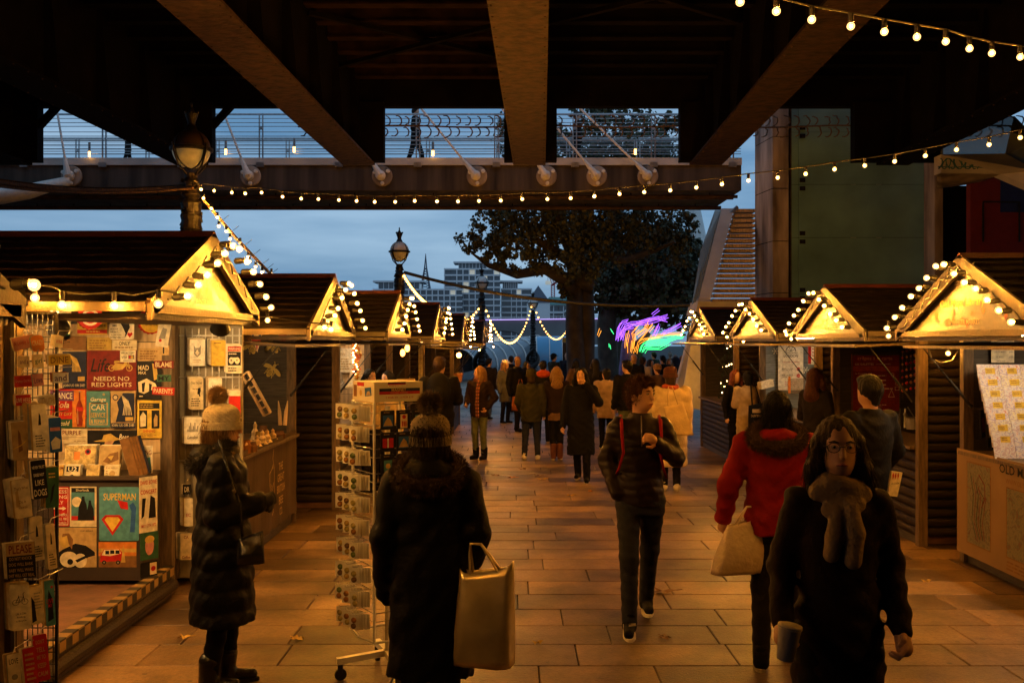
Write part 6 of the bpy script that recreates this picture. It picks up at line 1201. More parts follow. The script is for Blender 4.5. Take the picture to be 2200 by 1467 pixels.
for ri, ry in enumerate(rowy):
    z = H0 - (ry - CY) * 5.85 / F
    for hk in range(3):
        base = P4[3].lerp(P4[0], .14 + .33 * hk + rg.uniform(-.02, .02)); q = MB(); q.tube([base + Vector((0, 0, z + .008)), base - e1 * .10 + Vector((0, 0, z + .006)), base - e1 * .108 + Vector((0, 0, z + .016))], .0022, 5); q.build('hook', M['steel'], ms)
        tw_ = rg.uniform(-.1, .35)
        for k in range(5):
            p = base - e1 * (.10 - .019 * k) + Vector((0, 0, z + .004 - .002 * k)); front_ = (k == 0)
            o = inst('magnet_card', cm, p, None, rot=(rg.uniform(-.05, .05), rg.uniform(-.05, .05), yaw0 + (.62 if front_ else .45) + tw_ * (.6 if front_ else .4) + rg.uniform(-.12, .12)))
            tag(o, 'white magnet card in the %s row of the stand, %s hook, card %s' % (nrow[ri], ordn[hk], ['at the front', 'second back', 'third back', 'fourth back', 'at the rail'][k]), 'magnet card', 'magnet cards')
            if front_:
                for zz in (-.032, -.066):
                    mo = bpy.data.objects.new('magnet', rg.choice(mg)); COL.objects.link(mo); mo.parent = o; mo.location = (rg.uniform(-.004, .004), -.001, zz)
PK = [c['navy'], c['black'], c['brown']]
yw2 = math.atan2(-e2.y, -e2.x) + math.pi / 2
for ri in range(5):
    z = H0 - (880 + 46 * ri - CY) * 5.85 / F
    for hk in range(3):
        O = P4[0].lerp(P4[1], .2 + .32 * hk) - e2 * .05 + Vector((0, 0, z - .05)); s = sign('magnet_pack', 'dark boxed souvenir magnet, row %s under the header, %s across' % (['one', 'two', 'three', 'four', 'five'][ri], ordn[hk]), O, e1, UZ, .085, .11, c['black'], cat='magnet', group='boxed magnets', t=.008)
        s.lines(.2, .8, .86, .94, 1, c['tan']); k = (ri * 3 + hk) % 4
        if k == 0: s.rect(.12, .15, .88, .75, c['blue']); s.poly([(.15, .2), (.85, .2), (.7, .5), (.5, .65), (.3, .45)], c['tan'])
        elif k == 1: s.rect(.25, .06, .78, .78, c['cream']); s.disc(.52, .64, .14, c['red'])
        elif k == 2: s.rect(.2, .1, .8, .7, c['cyan']); s.disc(.5, .4, .18, c['gold'])
        else: s.rect(.1, .2, .9, .7, c['red']); s.rect(.45, .2, .55, .7, c['white'])
        if k == 1: [s.rect(.36 + .13 * q_, .14, .44 + .13 * q_, .42, c['red']) for q_ in range(3)]
        s.done(s.obj)
# ================================================================ FALLEN LEAVES
def fallen(label, x, y, sz, m_, ang):
    p = foot(x, y) + Vector((0, 0, .006)); q = MB(); n = 10; vs = [p + Vector((0, 0, .012))]
    for j in range(n): a = ang + j * .628; rr = sz * (1 if j % 2 else .45); vs.append(p + Vector((rr * math.cos(a), rr * .8 * math.sin(a), .004 + .02 * (j % 3 == 0))))
    q.add(vs, [(0, 1 + j, 1 + (j + 1) % n) for j in range(n)]); q.tube([p + Vector((0, 0, .008)), p + Vector((sz * 1.5 * math.cos(ang), sz * 1.5 * math.sin(ang), .01))], .003, 4); tag(q.build('fallen_leaf', m_, origin=p), label, 'leaf', 'fallen leaves')
dm = mat('dead_leaf', (.16, .08, .03), rough=.6, var=.4)
for lab, x, y, sz, m_, a in (("curled brown leaf beside the walking man's shoe", 1425, 1273, .11, dm, .3), ('small pale leaf on the slabs before the camera', 1155, 1385, .04, lm[2], 1), ('torn leaf on the slab in front of the man', 1428, 1373, .05, dm, 2), ('yellow leaf near the cream coat hem', 1226, 1066, .07, lm[2], .5), ('brown leaf among the far slabs below the boots', 1123, 1009, .08, dm, 1.2), ('brown leaf pair member by the black coat', 1160, 1024, .08, dm, .2), ('yellowish leaf by the black coat', 1165, 1031, .09, lm[2], .8), ('brown leaf close to the plaid scarf woman', 1065, 1023, .08, dm, 2.2), ('orange leaf scrap near the tote bag', 1100, 1027, .07, lm[0], .1), ('pale leaf on the slabs before the map hut', 1990, 1252, .045, lm[2], .7), ('tiny orange leaf near the knee high boots', 1268, 1057, .04, lm[0], 1.9), ("pale leaf under the spinner stand's castors", 640, 1375, .05, lm[2], 2.5), ('pale scrap on the hut floor slab edge', 395, 1372, .05, lm[2], .4)):
    fallen(lab, x, y, sz, m_, a)
# ================================================================ PEOPLE
def rotz(p, a): return np.array([p[0] * math.cos(a) - p[1] * math.sin(a), p[0] * math.sin(a) + p[1] * math.cos(a), p[2]])
def rzm(a): return np.array([[math.cos(a), -math.sin(a), 0], [math.sin(a), math.cos(a), 0], [0, 0, 1]])
class SD_:
    def __init__(s): s.p = []
    def cap(s, a, b, r1, r2=None, k=.02, op='u'):
        a = np.array(a, float); b = np.array(b, float); r2 = r1 if r2 is None else r2; R_ = max(r1, r2)
        def f(X, Y, Z):
            d = b - a; L = max(d @ d, 1e-9); t = np.clip(((X - a[0]) * d[0] + (Y - a[1]) * d[1] + (Z - a[2]) * d[2]) / L, 0, 1)
            return np.sqrt((X - a[0] - t * d[0]) ** 2 + (Y - a[1] - t * d[1]) ** 2 + (Z - a[2] - t * d[2]) ** 2) - (r1 + (r2 - r1) * t)
        s.p.append((f, np.minimum(a, b) - R_, np.maximum(a, b) + R_, k, op)); return s
    def chain(s, P, r, k=.02):
        for i in range(len(P) - 1): s.cap(P[i], P[i + 1], r[i], r[i + 1], k)
        return s
    def ell(s, c, r, k=.02, Rm=None, op='u'):
        c = np.array(c, float); r = np.array(r, float); m = r.min(); B = r.max()
        def f(X, Y, Z):
            x, y, z = X - c[0], Y - c[1], Z - c[2]
            if Rm is not None:
                x, y, z = Rm[0, 0] * x + Rm[1, 0] * y + Rm[2, 0] * z, Rm[0, 1] * x + Rm[1, 1] * y + Rm[2, 1] * z, Rm[0, 2] * x + Rm[1, 2] * y + Rm[2, 2] * z
            k0 = np.sqrt((x / r[0]) ** 2 + (y / r[1]) ** 2 + (z / r[2]) ** 2); k1 = np.sqrt((x / r[0] ** 2) ** 2 + (y / r[1] ** 2) ** 2 + (z / r[2] ** 2) ** 2)
            return k0 * (k0 - 1) / np.maximum(k1, 1e-6)
        s.p.append((f, c - B, c + B, k, op)); return s
    def loft(s, rings, k=.02, op='u'):
        g = np.array(sorted(rings)); z = g[:, 0]; B = g[:, 3].max(); B2 = g[:, 4].max()
        def f(X, Y, Z):
            cx = np.interp(Z, z, g[:, 1]); cy_ = np.interp(Z, z, g[:, 2]); rx = np.interp(Z, z, g[:, 3]); ry = np.interp(Z, z, g[:, 4])
            d = (np.sqrt(((X - cx) / rx) ** 2 + ((Y - cy_) / ry) ** 2) - 1) * np.minimum(rx, ry)
            return np.maximum(d, np.maximum(z[0] - Z, Z - z[-1]))
        s.p.append((f, np.array([g[:, 1].min() - B, g[:, 2].min() - B2, z[0]]), np.array([g[:, 1].max() + B, g[:, 2].max() + B2, z[-1]]), k, op)); return s
    def mesh(s, h, disp=None):
        lo = np.min([p[1] for p in s.p if p[4] == 'u'], 0) - .03; hi = np.max([p[2] for p in s.p if p[4] == 'u'], 0) + .03
        n = np.ceil((hi - lo) / h).astype(int) + 1; ax = [lo[i] + h * np.arange(n[i]) for i in range(3)]; V = np.full(n, .15)
        for f, a, b, k, op in s.p:
            m = k + 2.5 * h + .015; i0 = np.maximum(((a - m - lo) / h).astype(int), 0); i1 = np.minimum(((b + m - lo) / h).astype(int) + 2, n)
            if (i1 <= i0).any(): continue
            sl = tuple(slice(i0[i], i1[i]) for i in range(3))
            X = ax[0][sl[0]][:, None, None]; Y = ax[1][sl[1]][None, :, None]; Z = ax[2][sl[2]][None, None, :]
            d = f(X, Y, Z); v = V[sl]
            if op == 'u': t = np.clip(.5 + .5 * (d - v) / k, 0, 1); V[sl] = d + (v - d) * t - k * t * (1 - t)
            else: V[sl] = np.maximum(v, -d)
        if disp is not None: V += disp(ax[0][:, None, None], ax[1][None, :, None], ax[2][None, None, :])
        return surfnet(V, lo, h)
OFF = np.array([[i, j, k] for i in (0, 1) for j in (0, 1) for k in (0, 1)], float)
EDG = [(a, b) for a in range(8) for b in range(a + 1, 8) if np.abs(OFF[a] - OFF[b]).sum() == 1]
def surfnet(V, o, h):
    ins = V < 0; cn = np.zeros(np.array(V.shape) - 1, np.int8)
    for i in (0, 1):
        for j in (0, 1):
            for k in (0, 1): cn += ins[i:V.shape[0] - 1 + i, j:V.shape[1] - 1 + j, k:V.shape[2] - 1 + k]
    act = (cn > 0) & (cn < 8); ii = np.argwhere(act); idx = np.full(act.shape, -1, np.int32); idx[act] = np.arange(len(ii))
    C = np.stack([V[ii[:, 0] + int(q[0]), ii[:, 1] + int(q[1]), ii[:, 2] + int(q[2])] for q in OFF], 1)
    S = np.zeros((len(ii), 3)); ct = np.zeros((len(ii), 1))
    for a, b in EDG:
        m = ((C[:, a] < 0) != (C[:, b] < 0))[:, None]; t = (C[:, a] / (C[:, a] - C[:, b] + 1e-12))[:, None]; S += np.where(m, OFF[a] + (OFF[b] - OFF[a]) * t, 0); ct += m
    P = o + h * (ii + S / np.maximum(ct, 1)); Fs = []
    for ax in range(3):
        u, w = [(1, 2), (2, 0), (0, 1)][ax]
        a = [slice(1, -1)] * 3; b = [slice(1, -1)] * 3; a[ax] = slice(0, -1); b[ax] = slice(1, None)
        e = ins[tuple(a)] != ins[tuple(b)]; q = np.argwhere(e)
        if not len(q): continue
        q = q + np.array([1 if i != ax else 0 for i in range(3)]); du = np.zeros(3, int); du[u] = 1; dw = np.zeros(3, int); dw[w] = 1
        f = np.stack([idx[tuple((q - du - dw).T)], idx[tuple((q - dw).T)], idx[tuple(q.T)], idx[tuple((q - du).T)]], 1)
        fl = ~ins[tuple(q.T)]; f[fl] = f[fl][:, ::-1]; Fs.append(f)
    Fs = np.concatenate(Fs); return P, Fs[(Fs >= 0).all(1)]
def add_np(name, P, Fq, m, parent, smooth=True):
    me = bpy.data.meshes.new(name); n = len(Fq); me.vertices.add(len(P)); me.vertices.foreach_set('co', np.ascontiguousarray(P, np.float32).ravel())
    w = Fq.shape[1]; me.loops.add(w * n); me.loops.foreach_set('vertex_index', np.ascontiguousarray(Fq, np.int32).ravel()); me.polygons.add(n); me.polygons.foreach_set('loop_start', np.arange(0, w * n, w, dtype=np.int32))
    me.polygons.foreach_set('use_smooth', np.full(n, smooth)); me.materials.append(m); me.update(calc_edges=True); me.validate()
    o = bpy.data.objects.new(name, me); COL.objects.link(o); o.parent = parent; return o
def fur_tris(name, P, N, length, width, m, parent, seed=0, droop=.3, jit=.5):
    rg = np.random.default_rng(seed); n = len(P); D = N + rg.normal(size=(n, 3)) * jit; D /= np.linalg.norm(D, axis=1)[:, None]; D[:, 2] -= droop * rg.uniform(0, 1, n)
    Sd = np.cross(D, rg.normal(size=(n, 3))); Sd /= np.linalg.norm(Sd, axis=1)[:, None] + 1e-9; L = length * rg.uniform(.6, 1.2, (n, 1))
    V = np.stack([P - Sd * width, P + Sd * width, P + D * L], 1).reshape(-1, 3); return add_np(name, V, np.arange(3 * n).reshape(-1, 3), m, parent, False)
def cloth(name, col, rough=.75, bump=.25, bscale=45, var=.25): return mat('cloth_' + name, col, rough=rough, var=var, scale=9, bump=bump, bscale=bscale, spec=.12)
SK1 = mat('skin', (.52, .29, .18), rough=.5, var=.12, scale=14); SK2 = mat('skin_brown', (.20, .10, .06), rough=.5, var=.12)
HR = {k: mat('hair_' + k, v, rough=.55, var=.5, scale=20, stretch=(6, 6, .7), bump=.6, bscale=22, spec=.18) for k, v in dict(black=(.006, .005, .004), brown=(.026, .013, .007), auburn=(.06, .02, .009), blond=(.20, .11, .04), red=(.16, .045, .015), grey=(.2, .19, .18)).items()}
ARM = ((.235, .02, 1.13), (.25, -.05, .88))
def person(label, pos, H, rot, coat, legs='black', shoes='black', hair=('black', 'short'), hat=None, armL=ARM, armR=None, footL=(.09, 0, .0), footR=(-.09, 0, .0), yaw=0, res=.012, hands=(True, True), skin=None, hem=.88, bulk=1.0, flare=0.0, quilt=0, hood=None, scarf=None, face=False, shoe_sole='sole', skirt=None, pitch=.1, glove=None, boot=0, group='people on the promenade', legbulk=1.0, lean=0.0, curl=.9):
    skin = skin or SK1; root = bpy.data.objects.new('person', None); COL.objects.link(root); tag(root, label, 'person', group)
    if armR is None: armR = tuple((-p[0], p[1], p[2]) for p in armL) if armL is ARM else tuple((-p[0], p[1], p[2]) for p in ARM)
    Y = R(yaw); hr = lambda p: tuple(rotz(p, Y)); RM = rzm(Y); fine = res < .013
    # ---- body
    B = SD_(); B.loft([(.90, 0, 0, .13, .09), (1.1, 0, 0, .12, .085), (1.3, 0, 0, .14, .09), (1.42, 0, 0, .13, .07), (1.46, 0, 0, .07, .06)], .03)
    B.cap((0, .012, 1.42), hr((0, .008, 1.56)), .056, .050, .03)
    B.ell(hr((0, -.005, 1.635)), (.073, .092, .108), .02, RM); B.ell(hr((0, -.035, 1.567)), (.052, .058, .055), .03, RM)
    if fine or face:
        B.cap(hr((0, -.094, 1.637)), hr((0, -.112, 1.603)), .009, .0135, .012)
        for sx in (-1, 1): B.ell(hr((sx * .031, -.098, 1.640)), (.017, .012, .010), .01, RM, 'sub'); B.ell(hr((sx * .075, .005, 1.615)), (.010, .02, .03), .008, RM)
        B.ell(hr((0, -.088, 1.568)), (.024, .012, .009), .012, RM)
    for sx, (el, wr), ft in ((1, armL, footL), (-1, armR, footR)):
        sh = (sx * .148, 0, 1.40); B.chain([sh, el, wr], [.038, .034, .026], .02)
        hip = (sx * .085, 0, .92); an = (ft[0], ft[1] + .03, .085 + ft[2]); kn = ((hip[0] + an[0]) / 2, (hip[1] + an[1]) / 2 - .035, (hip[2] + an[2]) / 2 + .02); B.chain([hip, kn, an], [.07, .045, .028], .03); B.cap((an[0], an[1], an[2] - .03), (ft[0], ft[1] - .09, .036 + ft[2]), .026, .018, .01)
    GV = SD_(); BODY = B
    for hv, sx, (el, wr) in ((hands[0], 1, armL), (hands[1], -1, armR)):
        B = GV if glove else BODY
        if not hv: continue
        e_, w_ = np.array(el), np.array(wr); d = (w_ - e_) / np.linalg.norm(w_ - e_); n = np.array([-sx, 0, 0.0]); n = n - d * (n @ d); n /= np.linalg.norm(n) + 1e-9; sd = np.cross(d, n) * sx
        if sd[1] > 0: sd = -sd
        pc = w_ + d * .05; B.cap(w_ + d * .02, w_ + d * .075, .03, .033, .015)
        if res < .02:
            for i in range(4):
                L = (.036, .040, .038, .030)[i]; b0 = w_ + d * .085 + sd * (.026 - .0175 * i); p1 = b0 + (d * math.cos(curl * .6) + n * math.sin(curl * .6)) * L; p2 = p1 + (d * math.cos(curl * 1.6) + n * math.sin(curl * 1.6)) * L * .9; B.chain([b0, p1, p2], [.0095, .0088, .0075], .004)
            t0 = w_ + d * .03 + sd * .028; t1 = t0 + sd * .028 + d * .028 + n * .01; B.chain([t0, t1, t1 + d * .022 + n * .02], [.012, .0105, .009], .008)
    B = BODY
    if glove: P, Fq = GV.mesh(.0075, lambda X, Y_, Z: -.006 + 0 * X + 0 * Y_ + 0 * Z); add_np('glove', P, Fq, glove, root)
    P, Fq = B.mesh(max(res * .62, .0065) if fine else res); add_np('body', P, Fq, skin, root)
    # ---- trousers
    T = SD_(); T.loft([(.80, 0, 0, .15 * legbulk, .11 * legbulk), (.92, 0, 0, .16 * legbulk, .115 * legbulk), (1.04, 0, 0, .145, .10)], .04)
    for sx, ft in ((1, footL), (-1, footR)):
        hip = (sx * .085, 0, .88); an = (ft[0], ft[1] + .03, .085 + ft[2]); kn = ((hip[0] + an[0]) / 2, (hip[1] + an[1]) / 2 - .035, (hip[2] + an[2]) / 2 + .02); lb = legbulk
        T.chain([hip, kn, an], [.092 * lb, .066 * lb, .054 * lb], .03)
    wr_ = lambda X, Y_, Z: .0035 * np.sin(Z * 70 + X * 25) * np.sin(Y_ * 31 + Z * 17)
    P, Fq = T.mesh(res, wr_); add_np('trousers', P, Fq, CL[legs], root)
    for sx, ft in ((1, footL), (-1, footR)):
        S_ = SD_(); S_.cap((ft[0], ft[1] + .045, .055 + ft[2]), (ft[0] + sx * .012, ft[1] - .13, .042 + ft[2]), .042, .034, .02); S_.cap((ft[0], ft[1] + .035, .05 + ft[2]), (ft[0], ft[1] + .03, .13 + ft[2]), .046, .048, .03)
        if boot: S_.cap((ft[0], ft[1] + .03, .1 + ft[2]), (ft[0], ft[1] + .025, boot + ft[2]), .058, .066, .02)
        P, Fq = S_.mesh(res * .8); P[:, 2] = np.maximum(P[:, 2], .014 + ft[2]); so = add_np('shoe', P, Fq, CL[shoes], root)
        q = MB(); n = 16; q.prism([(ft[0] + sx * .004 + .044 * math.cos(2 * math.pi * k / n), ft[1] - .04 + .135 * math.sin(2 * math.pi * k / n), ft[2]) for k in range(n)], (0, 0, .022)); q.build('sole', CL[shoe_sole], so)
    # ---- coat
    b = bulk; Cc = SD_(); hw = .165 * b + flare; hd = .125 * b + flare * .9
    Cc.loft([(hem, 0, lean * .5, hw, hd)] + ([(.95, 0, 0, .172 * b + flare * .35, .13 * b + flare * .3)] if hem < .90 else []) + [(1.10, 0, 0, .158 * b, .118 * b), (1.28, 0, 0, .178 * b, .125 * b), (1.38, 0, 0, .185 * b, .115 * b), (1.435, 0, .005, .15 * b, .09 * b), (1.475, 0, .01, .085 * b, .075 * b), (1.50, 0, .012, .078, .072)], .03)
    for sx, (el, wr) in ((1, armL), (-1, armR)):
        e_, w_ = np.array(el), np.array(wr); we = w_ + (w_ - e_) * .02; Cc.chain([(sx * .165 * b, 0, 1.405), tuple(e_), tuple(we)], [.070 * b, .058 * b, .046 * b], .035)
    if hood: Cc.ell((0, .10, 1.44), (.15, .09, .085), .05)
    if quilt: dsp = lambda X, Y_, Z: -quilt * np.abs(np.sin(math.pi * (Z + .012 * np.sin(X * 17) * np.sin(Y_ * 15)) / pitch)) ** .7 + .0035 * np.sin(X * 60 + Z * 31 + Y_ * 20) * np.sin(Y_ * 47 + Z * 23) + .003 * np.sin(Z * 33 + X * 41)
    else: dsp = lambda X, Y_, Z: .0045 * np.sin(Z * 38 + X * 22 + 2 * np.sin(Y_ * 14)) * np.sin(Y_ * 24 + Z * 13 + X * 9) * (1 + .5 * np.sin(Z * 9)) + .004 * np.sin(Z * 61 - np.abs(X) * 47 + np.sin(X * 19) * 2) * np.sin(X * 13 + Z * 7)
    P, Fq = Cc.mesh(res, dsp); add_np('coat', P, Fq, CL[coat], root)
    if skirt:
        z1, wdt, cm_ = skirt; K_ = SD_(); K_.loft([(z1, 0, 0, wdt, wdt * .8), (hem + .05, 0, 0, hw * .93, hd * .93)], .02); P, Fq = K_.mesh(res, dsp); add_np('skirt', P, Fq, CL[cm_], root)
    # ---- hair
    if hair:
        hc, st = hair; A = SD_()
        if st == 'bald': A.ell(hr((0, .03, 1.62)), (.074, .07, .06), .02, RM); A.ell(hr((0, -.03, 1.66)), (.075, .09, .09), .01, RM, 'sub')
        else:
            A.ell(hr((0, .012, 1.655)), (.084, .098, .104), .02, RM)
            if st == 'short': A.ell(hr((0, -.055, 1.715)), (.062, .05, .035), .03, RM); A.cap(hr((0, .06, 1.63)), hr((0, .06, 1.55)), .055, .035, .03)
            if st in ('long', 'wavy'):
                L0 = 1.36 if st == 'long' else 1.30
                A.cap(hr((0, .055, 1.64)), hr((0, .085, L0 + .06)), .078, .085, .04); A.ell(hr((0, .085, L0 + .04)), (.115, .055, .09), .04, RM)
                for sx in (-1, 1): A.chain([hr((sx * .07, -.01, 1.65)), hr((sx * .092, -.015, 1.54)), hr((sx * .105, -.05, L0))], [.034, .038, .022], .03)
            if st == 'bob': A.cap(hr((0, .04, 1.65)), hr((0, .05, 1.55)), .082, .074, .03)
            if st == 'pony': A.chain([hr((0, .09, 1.68)), hr((0, .15, 1.6)), hr((0, .14, 1.45))], [.035, .035, .012], .02)
            A.ell(hr((0, -.10, 1.605)), (.068, .075, .092), .02, RM, 'sub')
        P, Fq = A.mesh(max(.008, res * .8), lambda X, Y_, Z: .004 * np.sin(X * 150 + Z * 20) * np.sin(Y_ * 130 - Z * 25)); ho = add_np('hair', P, Fq, HR[hc], root)
        if (fine or face) and st != 'bald':
            rg = np.random.default_rng(7); kk = rg.integers(0, len(P), 4200); PP = P[kk]; NN = PP - np.array([0, .02, 1.62]); NN /= np.linalg.norm(NN, axis=1)[:, None] + 1e-9; lg = st in ('long', 'wavy', 'bob', 'pony')
            NN = NN * (.18 if lg else .5) + np.array([0, .02, -1.0 if lg else -.15]); NN /= np.linalg.norm(NN, axis=1)[:, None]; fur_tris('hair_strands', PP, NN, .075 if lg else .03, .0013, HR[hc], ho, 9, .1, .16)
    if face:
        for sx in (-1, 1):
            q = MB(); q.ball(hr((sx * .031, -.0855, 1.640)), .0095, 10, 8); e_ = q.build('eye', mat('eye_white', (.36, .31, .27), rough=.2, var=0), root, smooth=True)
            q = MB(); q.ball(hr((sx * .031 + .001, -.0905, 1.6395)), .0058, 8, 6); q.build('iris', CL['black'], e_)
            q = MB(); q.tube([hr((sx * .014, -.099, 1.657)), hr((sx * .032, -.098, 1.662)), hr((sx * .05, -.086, 1.657))], [.003, .0045, .0025], 6); q.build('eyebrow', HR[hair[0]] if hair else CL['black'], root)
        q = MB(); q.tube([hr((-.022, -.094, 1.567)), hr((-.006, -.102, 1.570)), hr((.006, -.102, 1.570)), hr((.022, -.094, 1.567))], [.003, .0055, .0055, .003], 6); q.build('lips', mat('lips', (.33, .10, .08), rough=.4, var=.1), root)
    if hat: hat(root, Y, hr)
    if scarf:
        sm, long_ = scarf; F_ = SD_()
        for k in range(12):
            a0, a1 = 2 * math.pi * k / 12, 2 * math.pi * (k + 1) / 12; F_.cap((.085 * math.cos(a0), .012 + .078 * math.sin(a0), 1.485 + .012 * math.sin(2 * a0)), (.085 * math.cos(a1), .012 + .078 * math.sin(a1), 1.485 + .012 * math.sin(2 * a1)), .036, .036, .02)
        if long_ == 'wide': F_.cap((-.09, -.055, 1.455), (.06, -.085, 1.415), .036, .032, .02); F_.cap((.09, -.05, 1.45), (-.05, -.09, 1.39), .034, .032, .014); F_.chain([(.03, -.105, 1.40), (.045, -.125, 1.31), (.035, -.125, 1.20)], [.032, .036, .034], .012); F_.chain([(-.02, -.105, 1.38), (-.035, -.12, 1.29), (-.045, -.115, 1.22)], [.03, .034, .032], .012)
        elif long_: F_.chain([(.04, -.10, 1.46), (.06, -.155 * b, 1.3), (.05, -.16 * b, 1.05), (.06, -.16 * b, .82)], [.035, .034, .036, .034], .02)
        P, Fq = F_.mesh(max(.009, res * .8)); add_np('scarf', P, Fq, sm, root)
    if hood and hood is not True:
        rg = np.random.default_rng(5); n = 9000 if fine else 300; a = rg.uniform(0, 2 * math.pi, n); bb = rg.uniform(0, 2 * math.pi, n); rr = .045
        cx_ = np.cos(a) * .138; cy2 = .065 + np.sin(a) * .10; cz = 1.465 - .055 * np.sin(a)
        nx = np.cos(a) * np.cos(bb); ny = np.sin(a) * np.cos(bb); nz = np.sin(bb); P = np.stack([cx_ + rr * nx, cy2 + rr * ny, cz + rr * nz], 1); N = np.stack([nx, ny, nz], 1)
        fo_ = fur_tris('hood_fur', P, N, .034, .0016 if fine else .008, hood, root, 3)
        q = MB(); q.tube([(math.cos(t) * .138, .065 + math.sin(t) * .10, 1.465 - .055 * math.sin(t)) for t in [2 * math.pi * k / 24 for k in range(24)]], .046, 10, closed=True); q.build('hood_trim', hood, root, smooth=True)
    root.scale = (H / 1.75,) * 3; root.rotation_euler = (0, 0, R(rot)); root.location = pos; return root
CL = dict(black=cloth('black', (.0045, .004, .004)), blackpuff=mat('cloth_blackpuff', (.0048, .0042, .0048), rough=.6, var=.3, bump=.25, bscale=35, spec=.14), dark=cloth('dark', (.013, .010, .009)), jeans=cloth('jeans', (.022, .024, .035), bscale=120), blue=cloth('bluejeans', (.06, .08, .12)), red=cloth('red', (.24, .008, .010)), beige=cloth('beige', (.36, .27, .16)), cream=cloth('cream', (.52, .40, .24)), creamcoat=cloth('creamcoat', (.46, .35, .22), bump=.5, bscale=120), olive=cloth('olive', (.028, .026, .012)), green=cloth('greenjeans', (.11, .12, .06)), brown=cloth('brown', (.014, .007, .005)), boot=cloth('suede', (.10, .035, .02)), white=cloth('whiteshoe', (.55, .5, .42)), sole=cloth('sole', (.35, .31, .25)), bsole=cloth('blacksole', (.012, .011, .010)), pink=cloth('pinkcoat', (.42, .30, .24)), grey=cloth('grey', (.085, .085, .085)), navy=cloth('navy', (.018, .02, .035)), puffer=mat('cloth_puffer', (.013, .007, .008), rough=.5, var=.2, bump=.2, bscale=30, spec=.22), tan=cloth('tan', (.13, .075, .04)), orange=cloth('orange', (.42, .06, .015)), leather=mat('leather_black', (.012, .011, .011), rough=.22, var=.3, bump=.2, bscale=80))
def beanie(mcol, pom=None, brim=True, low=0.0):
    def f(root, Y, hr):
        q = MB(); n = 84; rows = 34; vs = []; Rm = rzm(Y)
        for i in range(rows + 1):
            t = i / rows; z = 1.625 - low + .165 * t
            rr = 1.0 if t < .55 else math.sqrt(max(0.0, 1 - ((t - .55) / .45) ** 2)) ; rr = max(rr, .02)
            cuff = 1.07 if t < .28 else 1.0
            for k in range(n):
                a = 2 * math.pi * k / n; kn = (1 + .035 * math.cos(k * math.pi)) if t < .28 else (1 + .028 * math.cos(a * 21 + i * 1.25) + .014 * math.cos(i * 2.1))
                p = Rm @ np.array([.098 * rr * cuff * kn * math.cos(a), .006 + .112 * rr * cuff * kn * math.sin(a), z]); vs.append(p)
        q.add(vs, [(i * n + k, i * n + (k + 1) % n, (i + 1) * n + (k + 1) % n, (i + 1) * n + k) for i in range(rows) for k in range(n)] + [tuple(rows * n + k for k in range(n))]); o = q.build('knitted_hat', mcol, root, smooth=True)
        if pom:
            rg = np.random.default_rng(2); N = rg.normal(size=(2600, 3)); N /= np.linalg.norm(N, axis=1)[:, None]; c0 = np.array(hr((0, .03, 1.835 - low))); fur_tris('pompom', c0 + N * .038, N, .038, .0022, pom, o, 4, 0.1, .35)
            q = MB(); q.ball(tuple(c0), .042, 14, 10); q.build('pompom_core', pom, o, smooth=True)
    return f
def cap_hat(mcol, peak=True, wide=False):
    def f(root, Y, hr):
        S_ = SD_(); Rm = rzm(Y); S_.ell(hr((0, .01, 1.69)), (.09, .105, .085), .02, Rm); S_.ell(hr((0, -.03, 1.60)), (.2, .2, .075), .01, Rm, 'sub')
        if peak: S_.ell(hr((0, -.13, 1.675)), (.07, .07, .012), .02, Rm)
        if wide: S_.ell(hr((0, 0, 1.685)), (.16, .17, .012), .02, Rm)
        P, Fq = S_.mesh(.012); add_np('hat', P, Fq, mcol, root)
    return f
knitA = mat('knit_oatmeal', (.50, .44, .35), rough=.9, var=.2, scale=40, bump=.5, bscale=150); knitB = mat('knit_grey', (.20, .155, .10), rough=.9, var=.25, scale=40, bump=.5, bscale=150)
furA = mat('fur_black', (.014, .011, .010), rough=.8, var=.3); furB = mat('fur_brown', (.055, .026, .014), rough=.8, var=.4); furC = mat('fur_tan', (.34, .22, .11), rough=.8, var=.3); furD = mat('fur_pom', (.15, .10, .06), rough=.8, var=.4)
scA = mat('scarf_grey', (.20, .17, .14), rough=.9, var=.3, bump=.4, bscale=90); scB = mat('scarf_dark', (.014, .013, .013), rough=.9, var=.3)
def plaid():
    m_ = bpy.data.materials.new('plaid'); m_.use_nodes = True; t = m_.node_tree; b = t.nodes['Principled BSDF']; b.inputs['Roughness'].default_value = .9
    tc_ = t.nodes.new('ShaderNodeTexCoord'); w1 = t.nodes.new('ShaderNodeTexWave'); w1.bands_direction = 'Z'; w1.inputs['Scale'].default_value = 5; w2 = t.nodes.new('ShaderNodeTexWave'); w2.bands_direction = 'X'; w2.inputs['Scale'].default_value = 9
    r = t.nodes.new('ShaderNodeValToRGB'); e = r.color_ramp.elements; e[0].color = (.05, .02, .015, 1); e[1].color = (.42, .25, .12, 1); x = e.new(.5); x.color = (.30, .06, .02, 1)
    ad = t.nodes.new('ShaderNodeMath'); ad.operation = 'MULTIPLY'
    for w in (w1, w2): t.links.new(tc_.outputs['Object'], w.inputs['Vector'])
    t.links.new(w1.outputs['Fac'], ad.inputs[0]); t.links.new(w2.outputs['Fac'], ad.inputs[1]); t.links.new(ad.outputs[0], r.inputs['Fac']); t.links.new(r.outputs[0], b.inputs['Base Color']); return m_
PLAID = plaid()
def gp(x, d): return Vector(((x - CX) * d / F, d, G(d)))
